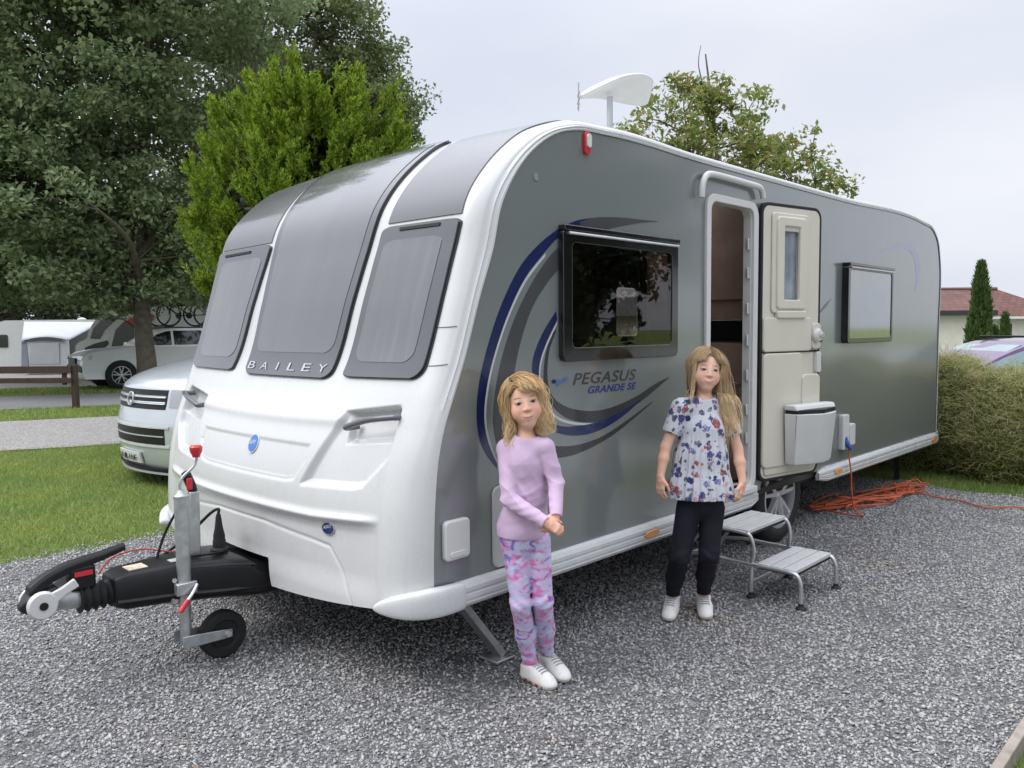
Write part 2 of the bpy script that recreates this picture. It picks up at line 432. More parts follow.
t = NT('site_lane_chippings'); v = t.coord(); n1 = t.noise(v, .5, 6); n2 = t.noise(v, 90, 3)
t.base(t.mix(.5, t.ramp(n1.outputs['Fac'], [(.3, (.30, .295, .29)), (.7, (.38, .37, .36))]), t.ramp(n2.outputs['Fac'], [(.3, .20), (.7, .48)]))); t.set(Roughness=.9); t.bump(n2.outputs['Fac'], .4, .01)
sheet('lane', [(-60, -34), (60, -34), (60, -2.75)] + [(60 - i*1.5, -2.7 + .06*math.sin(i*2.1)) for i in range(1, 80)] + [(-60, -2.7)], -.012, t.m)  # unseen lane, added pale to lighten what the grey side reflects
# fallen leaves and bits on the chippings
n = 26; X = rng.uniform(-1.6, 5.6, n); Y = rng.uniform(-1.6, 3.2, n); a = rng.uniform(0, 6.3, n); L_ = rng.uniform(.010, .022, n)
V = np.stack([np.stack([X + np.cos(a+k*PI/2)*L_*(1 if k % 2 == 0 else .55), Y + np.sin(a+k*PI/2)*L_*(1 if k % 2 == 0 else .55), .019 + .006*rng.random(n)], -1) for k in range(4)], 1).reshape(-1, 3)
tag(np_mesh('fallen_leaves', V, np.arange(4*n).reshape(-1, 4), mat('dry_leaf', (.30, .20, .10), .8, var=.5, vs=3)), kind='stuff')
# timber edging board at the near edge of the pitch
b = MB().box((-.5, -1.80, -.05), (5.9, -1.765, .035))
tag(b.build('edging_board', mat('weathered_timber', (.30, .26, .22), .8, var=.25, vs=14, bump=.4), bevel=.004), 'weathered timber edging board between gravel and grass at the lower right', 'edging board')
# profile control points of the caravan shell: panel edge (y=0) | outer corner (y=yo) | centre line
PRO=np.array([
(-.016,.44,-.155,.375,-.235,.325),(-.012,.62,-.15,.62,-.25,.58),(.001,.836,-.125,.84,-.232,.84),
(.018,.975,-.095,.975,-.19,.975),(.055,1.112,-.05,1.10,-.13,1.09),(.11,1.24,.0,1.22,-.055,1.205),
(.165,1.372,.058,1.35,.025,1.345),(.264,1.651,.155,1.65,.125,1.65),(.335,1.83,.215,1.85,.195,1.855),
(.399,2.044,.287,2.07,.28,2.075),(.491,2.187,.386,2.20,.38,2.215),(.596,2.292,.50,2.305,.50,2.33),
(.779,2.397,.69,2.42,.69,2.45),(.892,2.425,.86,2.478,.86,2.505),(1.12,2.44,1.12,2.506,1.12,2.545),
(2.,2.435,2.,2.502,2.,2.55),(4.,2.435,4.,2.50,4.,2.545),(5.9,2.43,5.9,2.495,5.9,2.53),
(6.15,2.40,6.18,2.465,6.20,2.49),(6.31,2.30,6.36,2.35,6.39,2.37),(6.39,2.12,6.455,2.13,6.50,2.14),
(6.40,1.5,6.46,1.5,6.51,1.5),(6.40,.46,6.46,.46,6.51,.46)])
W=2.35; NS=len(PRO)-1
def prof(s):
    s=np.clip(np.asarray(s,float),0,NS-1e-6); i=np.floor(s).astype(int); t=(s-i)[...,None]
    g=lambda k:PRO[np.clip(k,0,NS)]
    a,b,c,d=g(i-1),g(i),g(i+1),g(i+2)
    # chord-scaled tangents keep long spans from overshooting
    L=lambda p,q:np.linalg.norm((q-p)[...,:2],axis=-1,keepdims=True)+1e-6
    lab,lbc,lcd=L(a,b),L(b,c),L(c,d)
    m1=((b-a)/lab*lbc+(c-b)/lbc*lab)/(lab+lbc)*lbc
    m2=((c-b)/lbc*lcd+(d-c)/lcd*lbc)/(lbc+lcd)*lbc
    m1=np.where((i==0)[...,None],c-b,m1); m2=np.where((i==NS-1)[...,None],c-b,m2)
    t2,t3=t*t,t*t*t
    return (2*t3-3*t2+1)*b+(t3-2*t2+t)*m1+(-2*t3+3*t2)*c+(t3-t2)*m2
def yo(s): return .10+.07*np.clip((6.0-np.asarray(s,float))/2.0,0,1)
def shell(s,y):
    """point on the front/roof skin, s = profile parameter, y across"""
    p=prof(s); y=np.asarray(y,float); o=yo(s)
    h=W/2; t=np.clip(np.abs(y-h)/(h-o),0,1)[...,None]
    w=1-t**2.2
    xz=p[...,2:4]*(1-w)+p[...,4:6]*w
    return np.stack([xz[...,0],y+0*xz[...,0],xz[...,1]],-1)
def trim(s,a,far=False):
    p=prof(s); a=np.asarray(a,float); o=yo(s)
    k=np.sin(a*np.pi/2)[...,None]
    xz=p[...,0:2]*(1-k)+p[...,2:4]*k
    y=-.006+(o+.006)*(1-np.cos(a*np.pi/2))
    if far: y=W-y
    return np.stack([xz[...,0],y+0*xz[...,0],xz[...,1]],-1)
# ------------------------------------------------------------------ caravan
CV = thing('caravan', (3.2, 1.175, 0), 'large white and grey touring caravan parked on the gravel with its side door open', 'caravan')
M_WH = mat('caravan_white_gelcoat', (.585, .59, .585), .28, coat=.5, var=.012, vs=2.5)
_n = M_WH.node_tree; _b = _n.nodes['Principled BSDF']; _src = _b.inputs['Base Color'].links[0].from_socket; _tc = _n.nodes.new('ShaderNodeTexCoord'); _mp = _n.nodes.new('ShaderNodeMapping'); _mp.inputs['Scale'].default_value = (2, 16, .9)
_nz = _n.nodes.new('ShaderNodeTexNoise'); _nz.inputs['Scale'].default_value = 2.2; _nz.inputs['Detail'].default_value = 6; _cr = _n.nodes.new('ShaderNodeValToRGB'); _cr.color_ramp.elements[0].position = .58; _cr.color_ramp.elements[0].color = (1, 1, 1, 1); _cr.color_ramp.elements[1].position = .80; _cr.color_ramp.elements[1].color = (.95, .945, .93, 1)
_mx = _n.nodes.new('ShaderNodeMix'); _mx.data_type = 'RGBA'; _mx.blend_type = 'MULTIPLY'; _mx.inputs[0].default_value = 1
_n.links.new(_tc.outputs['Object'], _mp.inputs[0]); _n.links.new(_mp.outputs[0], _nz.inputs['Vector']); _n.links.new(_nz.outputs['Fac'], _cr.inputs[0]); _n.links.new(_src, _mx.inputs[6]); _n.links.new(_cr.outputs[0], _mx.inputs[7]); _n.links.new(_mx.outputs[2], _b.inputs['Base Color'])
M_WP = mat('white_plastic', (.60, .60, .585), .4, var=.03, vs=6)
M_CREAM = mat('cream_moulding', (.62, .585, .50), .45, var=.03, vs=4, bump=.03, bs=300)
t = NT('grey_metallic_paint'); v = t.coord(); n = t.noise(v, 1.6, 5); n2 = t.noise(v, 900, 2)
t.base(t.mix(.02, t.ramp(n.outputs['Fac'], [(.3, (.180, .200, .197)), (.7, (.192, .212, .208))]), t.ramp(n2.outputs['Fac'], [(.3, .05), (.7, .25)])))
n3 = t.noise(v, 5, 5); t.set(Roughness=t.ramp(n3.outputs['Fac'], [(.3, .36), (.7, .40)]), Metallic=.24, Coat_Weight=1.0, Coat_Roughness=.12, Coat_IOR=1.75)
n4 = t.noise(v, .9, 3); bm = t.n('Bump', Strength=.02, Distance=.06); t.l(n4.outputs['Fac'], bm.inputs['Height']); t.l(bm.outputs[0], t.b.inputs['Coat Normal'])
M_GREY = t.m
M_BLK = mat('black_plastic', (.009, .009, .010), .45, var=.2, vs=20, spec=.35)
M_GLB = mat('gloss_black_frame', (.008, .008, .009), .12, coat=.6, var=.1)
M_RUB = mat('black_rubber', (.012, .012, .013), .75, var=.2, vs=30)
M_GALV = mat('galvanised_steel', (.44, .46, .46), .42, metal=.75, var=.2, vs=24, bump=.05)
M_DGM = mat('dark_grey_mirror_frame', (.11, .11, .13), .3, coat=.3, var=.05)
M_UPG = mat('upper_front_grey', (.125, .126, .135), .25, coat=.7, var=.04, vs=3)
M_BORD = mat('window_border_tint', (.098, .099, .108), .12, coat=.8, var=.05, vs=4)
M_RED = mat('red_plastic', (.55, .02, .03), .35, coat=.2)
M_AMB = mat('amber_lens', (.80, .30, .03), .22, coat=.5, var=.12, vs=60)
M_UNDER = mat('dark_underbody', (.014, .014, .015), .8, var=.3)
M_ALU = mat('polished_alloy', (.70, .71, .72), .32, metal=.75, var=.06)
# blinds seen through acrylic: soft vertical folds
t = NT('blind_behind_acrylic'); v = t.coord(scale=(1, 9, .9)); n = t.noise(v, 2.2, 5, dist=.6)
t.base(t.ramp(n.outputs['Fac'], [(.3, (.142, .143, .152)), (.55, (.152, .153, .163)), (.75, (.178, .179, .19))]))
t.set(Roughness=.16, Coat_Weight=.8, Coat_Roughness=.03); M_PANE = t.m
t = NT('dark_panoramic_pane'); v = t.coord(scale=(1, 5, .6)); n = t.noise(v, 1.6, 4, dist=.4)
t.base(t.ramp(n.outputs['Fac'], [(.3, (.135, .136, .145)), (.7, (.15, .151, .16))]))
t.set(Roughness=.12, Coat_Weight=.9, Coat_Roughness=.03); M_PANO = t.m

def sw(P):  # numpy (...,3)
    return P
# --- front panel with sculpted relief -------------------------------------------------------
def poly_sdf(Y, Z, poly):
    """signed distance (negative inside) to a polygon in the y-z plane"""
    P = np.array(poly, float); d = np.full(Y.shape, 1e9); inside = np.zeros(Y.shape, bool)
    for i in range(len(P)):
        a, b_ = P[i], P[(i + 1) % len(P)]
        ex, ez = b_ - a; wx, wz = Y - a[0], Z - a[1]
        tt = np.clip((wx*ex + wz*ez) / (ex*ex + ez*ez), 0, 1)
        d = np.minimum(d, np.hypot(wx - tt*ex, wz - tt*ez))
        c = ((a[1] <= Z) & (b_[1] > Z)) | ((b_[1] <= Z) & (a[1] > Z))
        with np.errstate(divide='ignore', invalid='ignore'):
            xi = a[0] + (Z - a[1]) / (b_[1] - a[1]) * (b_[0] - a[0])
        inside ^= c & (Y < xi)
    return np.where(inside, -d, d)
def sstep(a, b, x):
    q = np.clip((x - a) / (b - a), 0, 1); return q*q*(3-2*q)
def seg_d(Y, Z, pts):
    d = np.full(Y.shape, 1e9); P = np.array(pts, float)
    for a, b_ in zip(P[:-1], P[1:]):
        e = b_ - a; tt = np.clip(((Y-a[0])*e[0] + (Z-a[1])*e[1]) / (e@e), 0, 1)
        d = np.minimum(d, np.hypot(Y - a[0] - tt*e[0], Z - a[1] - tt*e[1]))
    return d
POCK = [(.50, 1.150), (.14, 1.195), (.10, 1.16), (.135, 1.03), (.29, .862), (.335, .85), (.66, .835)]
CUP = [(.49, 1.15), (.13, 1.185), (.11, 1.15), (.165, 1.045), (.46, 1.015)]
def relief(Y, Z):
    D = np.zeros(Y.shape); Ym = np.minimum(Y, W - Y)
    s = poly_sdf(Ym, Z, POCK); D += .030 * sstep(.012, -.022, s)
    s2 = poly_sdf(Ym, Z, CUP); D += .030 * sstep(.006, -.02, s2)
    # ledge band under the windows
    zl = 1.075 + .03 * ((Y - W/2) / 1.1)**2
    D += -.014 * np.exp(-((Z - zl - .035) / .03)**2) * sstep(.40, .58, Ym)
    # lower crease
    zr = .712 + .05 * np.clip(.55 - Ym, 0, 1)
    e = Z - zr
    D += -.016 * np.exp(-(e / .016)**2) * sstep(.12, .32, Ym) + .014 * sstep(.0, -.06, e) * sstep(.1, .3, Ym) * sstep(.38, .5, Z)
    # hatch and plate outlines: narrow grooves
    g1 = seg_d(Ym, Z, [(1.3, .628), (.95, .628), (.58, .60), (.47, .587), (.40, .50), (.33, .36)])
    D += .006 * np.exp(-(g1 / .0065)**2)
    g2 = seg_d(Ym, Z, [(1.2, .838), (.78, .840), (.72, .850), (.665, .94)])
    D += .005 * np.exp(-(g2 / .0065)**2)
    D += .008 * sstep(.01, -.015, poly_sdf(Ym, Z, [(1.3, .842), (.77, .844), (.72, .852), (.66, .945), (.66, 1.0), (1.3, 1.0)]))
    return D * sstep(.168, .205, Ym)
ny, nzr = 400, 270
ys = np.linspace(.0, 1, ny)
ss = np.linspace(0, 6.4, nzr)
def front_pts():
    P = np.zeros((nzr, ny, 3))
    for i, s in enumerate(ss):
        o = float(yo(s)); y = o + (W - 2*o) * ys
        zb_s = 0.0
        # raise the lower edge over the A-frame (notch)
        ymn = np.minimum(y, W - y)
        cut = .50 * sstep(.90, .925, ymn)
        sl = s + cut * max(0.0, 1 - s / 1.2)
        P[i] = shell(sl, y)
    P[..., 0] += relief(P[..., 1], P[..., 2])
    return P
FP = front_pts()
# return the lower edge inwards
low = FP[0].copy(); low[:, 0] += .05; low[:, 2] += .0; low2 = low.copy(); low2[:, 0] += .1; low2[:, 2] += .03
FPx = np.concatenate([low2[None], low[None], FP], 0)
b = MB().grid(FPx); b.build('front_panel', M_WH, CV, smooth=60)

def strip_rows(s0, s1, n, ya, yb, m):
    ss_ = np.linspace(s0, s1, n); P = np.zeros((n, m, 3))
    for i, s in enumerate(ss_): P[i] = shell(s, np.linspace(ya(s), yb(s), m))
    return P
b = MB().grid(strip_rows(6.4, NS, 190, lambda s: float(yo(s)), lambda s: W - float(yo(s)), 60))
keep = [i for i, q in enumerate(b.f) if not (2.25 < np.mean([b.v[k][0] for k in q]) < 2.95 and .45 < np.mean([b.v[k][1] for k in q]) < 1.35)]
b.f = [b.f[i] for i in keep]; b.mi = [0] * len(b.f); RF = b.build('roof', M_WH, CV, smooth=60)
t = NT('added_opal_rooflight'); t.t.nodes.remove(t.b); tl = t.n('BsdfTranslucent'); tl.inputs['Color'].default_value = (.85, .85, .83, 1); tg = t.n('BsdfTransparent'); mxs = t.n('MixShader'); mxs.inputs[0].default_value = .4
t.l(tl.outputs[0], mxs.inputs[1]); t.l(tg.outputs[0], mxs.inputs[2]); t.l(mxs.outputs[0], t.out.inputs['Surface'])
MB().box((2.20, .40, 2.535), (3.0, 1.40, 2.575)).build('added_rooflight', t.m, RF, bevel=.01)  # unseen rooflight, added to let sky light into the cabin
for far in (False, True):
    sv = np.linspace(0, NS, 260); A = np.linspace(0, 1, 15)
    P = np.zeros((len(sv), len(A), 3))
    for j, a in enumerate(A): P[:, j] = trim(sv, np.full(len(sv), a), far)
    # awning rail grooves run along the moulding next to the side wall
    k = np.clip((sv - 3) / 3, 0, 1)
    sg = -1 if far else 1
    for j, dd in ((2, .006), (4, .005)): P[:, j, 1] += sg * dd * k
    for j in (1, 3): P[:, j, 1] -= sg * .004 * k
    MB().grid(P, flip=far).build('corner_trim', M_WH, CV, smooth=50)

# --- walls with openings -------------------------------------------------------------------
sv = np.concatenate([np.linspace(0.05, 21, 200), [22]])
E = prof(sv)[:, :2]
outl = [(x + .0, z) for x, z in E]
x0r, x1r = 2.72, 3.62
arch = [(3.171 + .42*math.cos(a), .345 + .42*math.sin(a)) for a in np.linspace(0.24, PI-.24, 20)]
outl = outl + arch
WIN = (.775, 1.36, 1.715, 1.955); RWIN = (4.04, 1.375, 5.00, 1.965)
DOOR = (2.085, .50, 2.625, 2.235)
me = plate_mesh([outl, rrect(*WIN, .04), rrect(*DOOR, .07)], .024, SIDE(.012))
WALL = me_obj('side_wall', me, M_GREY, CV)
FARWIN = (4.33, 1.425, 4.69, 1.91); FARWIN_ADDED = (.80, 1.30, 1.75, 1.93)
me = plate_mesh([[(x, z) for x, z in E] + arch, rrect(*FARWIN, .05), rrect(*FARWIN_ADDED, .05)], .024, SIDE(W - .012))
me_obj('side_wall', me, M_GREY, CV)

# --- inside: lockers, partition, floor -----------------------------------------------------
M_WOOD = mat('walnut_veneer', (.30, .20, .15), .5, var=.18, vs=5, coat=.1)
M_WOODL = mat('light_wood_veneer', (.40, .28, .215), .45, var=.12, vs=4)
M_INT = mat('interior_lining', (.42, .39, .35), .8, var=.04)
b = MB().box((.35, .03, .40), (6.35, 2.32, .44)); b.build('cabin_floor', mat('dark_carpet', (.05, .045, .04), .95, bump=.4), CV)
pt = MB().box((2.90, .03, .44), (2.93, .98, 2.40)).build('bulkhead', M_WOOD, CV)
bz = lambda py: onplane(725, py, 0, 2.90).z
MB().box((2.882, .05, bz(341)), (2.899, .95, bz(320))).build('dark_band', M_GLB, pt, bevel=.004)  # gloss-black band between the locker and cupboard doors
MB().box((2.886, .05, .46), (2.899, .95, bz(343))).build('cupboard_door', M_WOODL, pt, bevel=.003)
MB().box((2.886, .05, bz(300)), (2.899, .95, 2.36)).build('locker_door', M_WOOD, pt, bevel=.003)
q = onplane(733, 383, 0, 2.87)
MB().tube([(2.886, q.y+.05, q.z+.004), (2.865, q.y+.045, q.z+.004), (2.865, q.y-.045, q.z-.004), (2.886, q.y-.05, q.z-.004)], .008, 8).build('handle', M_ALU, pt)
MB().box((1.86, .03, .44), (1.90, .35, 1.25)).build('partition', M_WOOD, CV)
MB().box((.45, 1.9, .44), (1.85, 2.3, .86)).build('bench_seat', mat('dark_upholstery', (.05, .045, .045), .9, bump=.3), CV, bevel=.03)
MB().box((.85, 2.02, 2.02), (1.9, 2.3, 2.30)).build('overhead_locker', M_WOOD, CV, bevel=.01)
MB().box((.85, .04, 2.0), (1.9, .3, 2.30)).build('overhead_locker', M_WOOD, CV, bevel=.01)
MB().box((.35, 2.305, .44), (6.35, 2.315, 1.188)).build('wall_lining', M_WOOD, CV)
MB().box((1.96, 2.305, 1.19), (4.05, 2.315, 2.4)).build('wall_lining', M_WOOD, CV)
MB().box((4.72, 2.305, 1.19), (6.35, 2.315, 2.4)).build('wall_lining', M_WOOD, CV)

# --- window built as frame + pane ------------------------------------------------------------
def side_window(win, proud, panemat, parent, lip, fw=.05):
    x0, z0, x1, z1 = win; g = .008
    fr = me_obj('side_window', plate_mesh([rrect(x0-g, z0-g, x1+g, z1+g, .03), rrect(x0+fw, z0+fw, x1-fw+.005, z1-fw, .03)], proud, SIDE(-proud/2 + .004), .004), M_GLB, parent)
    me_obj('pane', plate_mesh([rrect(x0+fw-.002, z0+fw-.002, x1-fw+.007, z1-fw+.002, .03)], .005, SIDE(-proud + .012)), panemat, fr)
    MB().tube([(x0+.02, -proud-.002, z1-.012), (x1, -proud-.002, z1-.012)], .007, 8).build('drip_rail', lip, fr)
    MB().box((x0-g-.004, -proud-.008, z1+.0), (x1+g+.004, .0, z1+.024)).build('hinge_rail', M_GLB, fr, bevel=.004)
    MB().box((x0+.06, -proud+.016, z0+.05), (x0+.13, -proud+.03, z0+.075)).build('window_catch', M_BLK, fr, bevel=.003)
    return fr
M_GLASS = glass_mat('tinted_window_glass', (.50, .47, .45), .01)
side_window((.775, 1.36, 1.715, 1.955), .035, M_GLASS, CV, M_ALU)
M_GLASS2 = mat('mirror_bright_pane', (.27, .29, .29), .04, metal=.75, coat=1, var=.05)  # tinted pane with a metallic base to strengthen its sky reflection
side_window((4.05, 1.385, 4.985, 1.96), .055, M_GLASS2, CV, M_ALU, .026)
me_obj('far_window', plate_mesh([rrect(FARWIN[0]+.01, FARWIN[1]+.01, FARWIN[2]-.01, FARWIN[3]-.01, .03)], .006, SIDE(W-.01)), glass_mat('clear_window_glass', (.8, .8, .8)), CV)
me_obj('far_window', plate_mesh([rrect(FARWIN_ADDED[0]+.01, FARWIN_ADDED[1]+.01, FARWIN_ADDED[2]-.01, FARWIN_ADDED[3]-.01, .05)], .006, SIDE(W-.01)), MATS['clear_window_glass'], CV)  # unseen second window, added so that more daylight enters the cabin

# --- front windows wrapped on the skin ---------------------------------------------------------
def s_of(z):   # profile parameter at which the outer corner reaches height z
    g = np.linspace(0, 13, 2600); return float(g[np.argmin(np.abs(prof(g)[:, 5] - z))])
def snorm(s, y):
    e = 1e-3; a = shell(s + e, y) - shell(s - e, y); b_ = shell(s, y + e) - shell(s, y - e)
    n = np.cross(a, b_); n /= np.linalg.norm(n, axis=-1, keepdims=True)
    return np.where(n[..., :1] > 0, -n, n)
def skin_patch(mb, s0, s1, yl, yr, r0, r1, off, rows=60, cols=18, edge=.004, skirt=True):
    """panel on the skin between parameters s0..s1; yl/yr give the side edges; r0, r1 corner radii (in s) at bottom, top: (left, right)"""
    sv = np.linspace(0, 1, rows); sv = s0 + (s1 - s0) * (.5 - .5*np.cos(PI * sv))
    P = np.zeros((rows, cols, 3)); 
    for i, s in enumerate(sv):
        a, c = yl(s), yr(s); w_ = c - a
        def cor(rb, rt, ry):
            q = 0
            if rb > 0 and s < s0 + rb: q = max(q, 1 - math.sqrt(max(0, 1 - ((s0 + rb - s) / rb)**2)))
            if rt > 0 and s > s1 - rt: q = max(q, 1 - math.sqrt(max(0, 1 - ((s - s1 + rt) / rt)**2)))
            return q * ry
        a2 = a + cor(r0[0], r1[0], .07); c2 = c - cor(r0[1], r1[1], .07)
        yy = np.linspace(a2, c2, cols); P[i] = shell(s, yy) + snorm(s + 0*yy, yy) * off
    if skirt:
        ring = np.concatenate([P[0], P[1:-1, -1], P[-1][::-1], P[1:-1, 0][::-1]])
    mb.grid(P)
    # side wall of the panel down to the skin
    per = [(0, j) for j in range(cols)] + [(i, cols-1) for i in range(1, rows)] + [(rows-1, j) for j in range(cols-2, -1, -1)] + [(i, 0) for i in range(rows-2, 0, -1)]
    top = np.array([P[p] for p in per]); cen = P.mean((0, 1))
    nn = []
    for (i, j) in per:
        s = sv[i]; y = np.array(P[i, j, 1]); nn.append(snorm(np.array(s), y))
    botm = top - np.array(nn) * (off + .004)
    mb.loft([top, botm], cap=False)
    return mb
def front_window(name, s0, s1, yl, yr, r0, r1, paneM, ins, label=None):
    wv = skin_patch(MB(), s0, s1, yl, yr, r0, r1, .016).build(name, M_BORD, CV, smooth=40)
    gsk = skin_patch(MB(), s0 - .02, s1 + .012, lambda s: yl(s) - .010, lambda s: yr(s) + .008, r0, r1, .008).build('gasket_shadow', M_GLB, wv, smooth=40)  # black gasket, also standing in for the shadow line beside the window
    ib, it, il, ir = ins
    skin_patch(MB(), s0 + ib, s1 - it, lambda s: yl(s) + il, lambda s: yr(s) - ir, (.2, .2), (.15, .15), .0185).build('pane', paneM, wv, smooth=40)
    return wv
lin = lambda s, s0, v0, s1, v1: v0 + (v1 - v0) * (s - s0) / (s1 - s0)
sb, st = 5.56, 8.5
nwin = front_window('front_window', 5.62, 8.52, lambda s: lin(s, sb, .115, st, .090), lambda s: lin(s, sb, .625, st, .605), (.45, .12), (.08, .12), M_PANE, (.42, .3, .075, .045))
fwin = front_window('front_window', 5.62, 8.56, lambda s: lin(s, sb, 1.682, st, 1.640), lambda s: lin(s, sb, 2.245, st, 2.262), (.12, .45), (.12, .08), M_PANE, (.42, .3, .045, .075))
def pw(s, tab):
    return float(np.interp(s, [t_[0] for t_ in tab], [t_[1] for t_ in tab]))
cwin = front_window('panoramic_window', 5.54, 12.2, lambda s: pw(s, ((5.5, .724), (8.5, .682), (11.5, .655))), lambda s: pw(s, ((5.5, 1.520), (7.1, 1.548), (8.5, 1.585), (11.5, 1.66))), (.3, .3), (.3, .3), M_PANO, (.62, .3, .05, .05))
for ya, yb in ((.092, .588), (1.655, 2.262)):
    fa = (lambda s: .092) if ya < 1 else (lambda s: pw(s, ((8.6, 1.655), (12, 1.74)))); fb = (lambda s: pw(s, ((8.6, .588), (12, .560)))) if ya < 1 else (lambda s: 2.262)
    up_ = skin_patch(MB(), 8.62, 13.4, fa, fb, (.0, .0), (.8, .8), .006).build('upper_panel', M_UPG, CV, smooth=40)
    # black hinge slot over the window
    yA, yB = (.20, .47) if ya < 1 else (1.85, 2.17)
    skin_patch(MB(), 8.40, 8.46, lambda s: yA, lambda s: yB, (0, 0), (0, 0), .021, rows=4, cols=10).build('hinge_slot', M_BLK, nwin if ya < 1 else fwin, smooth=0)
# joints in the white pillar mouldings beside the windows
for far in (False, True):
    for s_ in (6.02, 6.55):
        m = MB()
        A_ = np.linspace(.45, 1, 10); tp_ = [Vector(trim(np.array(s_), np.array(a_), far)) for a_ in A_]
        yy = float(yo(s_)); P_ = [Vector(shell(np.array(s_), np.array(W - y_ if far else y_))) for y_ in (yy + .004, )]
        m.tube([q_ + Vector((-.0008, .0008 if far else -.0008, 0)) for q_ in tp_ + P_], .0022, 6)
        m.build('pillar_joint', mat('grey_sealant', (.22, .22, .22), .7), CV, smooth=60)
# maker's lettering across the foot of the panoramic window
def wrap_text(txt, size, y0, width, s_base, off, m, space=1.0, hs=None):
    me = text_mesh(txt, size, None, .0008, space=space, width=width)
    co = np.array([v.co for v in me.vertices]); out = []
    ymax = co[:, 1].max()
    for p in co:
        s = s_base + p[1] / ymax * hs; y = y0 - p[0]
        P = shell(np.array(s), np.array(y)) + snorm(np.array(s), np.array(y)) * (off + p[2])
        out.append(P)
    for v, P in zip(me.vertices, out): v.co = P
    return me
M_LET = mat('silver_lettering', (.52, .52, .55), .35, metal=.3, var=.03)
def wrap_letters(txt, y0, width, s_base, hs, off):
    gap = width / (len(txt) - 1 + .55)
    for i, ch in enumerate(txt):
        wl = gap * (.10 if ch == 'I' else .52)
        me_obj('letter', wrap_text(ch, .05, y0 - i*gap - (.2*gap if ch == 'I' else 0), wl, s_base, off, M_LET, 1, hs), M_LET, cwin, smooth=0)
wrap_letters('BAILEY', 1.490, .735, 5.70, .26, .0195)
# round badges on the white front
def front_at(y, z, off):
    g = np.linspace(0, 8, 1600); P = shell(g, np.full(1600, y)); i = int(np.argmin(np.abs(P[:, 2] - z)))
    n = snorm(g[i], np.array(y)); p = P[i].copy(); p[0] += relief(np.array([y]), np.array([z]))[0]
    return Vector(p + n * off), Vector(n)
M_BLUE = mat('blue_badge_enamel', (.02, .16, .55), .3, coat=.6, var=.06)
M_NAVY = mat('navy_badge_enamel', (.012, .025, .13), .3, coat=.6, var=.06)
def badge(y, z, rx, rz, m, txt):
    p, n = front_at(y, z, .003); X = Vector((0, -1, 0)); X = (X - n * X.dot(n)).normalized(); Y = n.cross(X)
    el = lambda a, b_: [(a*math.cos(k*PI/18), b_*math.sin(k*PI/18)) for k in range(36)]
    M = frameM(p, X, Y)
    rim = me_obj('badge', plate_mesh([el(rx*1.14, rz*1.14)], .006, M), M_WP if txt == 'Bailey' else M_ALU, CV)
    me_obj('badge_face', plate_mesh([el(rx, rz)], .004, M @ Matrix.Translation((0, 0, .0035))), m, rim)
    tm = text_mesh(txt, rz*.8, None, .001, shear=.25, width=rx*1.45)
    tm.transform(M @ Matrix.Translation((-rx*.72, -rz*.22, .0062)) @ Matrix.Rotation(R_(14), 4, 'Z')); me_obj('badge_script', tm, M_WP, rim, smooth=0)
badge(1.109, .968, .037, .042, M_BLUE, 'Bailey')
badge(.474, .664, .034, .024, M_NAVY, 'ALKO')

# grab handles
for ya, yb, za, zb in ((.175, .452, 1.147, 1.088), (2.180, 1.880, 1.150, 1.098)):
    A, _ = front_at(ya, za, 0); B, _ = front_at(yb, zb, 0)
    A.x = -.03 - .012; B.x = -.095 - .008
    d = (B - A); pts = [A + Vector((.05, 0, 0)) + d*.06, A + Vector((-.004, 0, 0)), A + d*.10 + Vector((-.016, 0, .004)), A + d*.5 + Vector((-.026, 0, .012)), A + d*.9 + Vector((-.014, 0, .004)), B, B + Vector((.05, 0, 0)) - d*.06]
    MB().tube(crv(pts, 5), .0135, 10, sx=1.0).build('grab_handle', M_DGM, CV, smooth=60)

# --- skirt rails and bumper corners ---------------------------------------------------------
sec = [(0, .105), (-.012, .107), (-.030, .098), (-.040, .082), (-.040, .066), (-.034, .062), (-.034, .056), (-.042, .052), (-.042, .034), (-.036, .030), (-.036, .024), (-.040, .018), (-.030, .002), (-.012, -.004), (0.01, -.004), (.02, .05)]
def rail(x0, x1, far=False, caps=(0, 0)):
    xs = np.linspace(x0, x1, 24); rings = []
    for x in xs:
        k = 1.0
        for e, c in ((x - x0, caps[0]), (x1 - x, caps[1])):
            if c and e < c: k = min(k, .55 + .45*math.sqrt(1 - (1 - e/c)**2))
        rings.append([(x, (W - yy*k) if far else yy*k, .358 + .052 + (zz-.052)*k) for yy, zz in sec])
    m = MB().loft(rings, True)
    if far: m.f = [q[::-1] for q in m.f]
    return m.build('skirt_rail', M_WP if False else M_WH, CV, smooth=30)
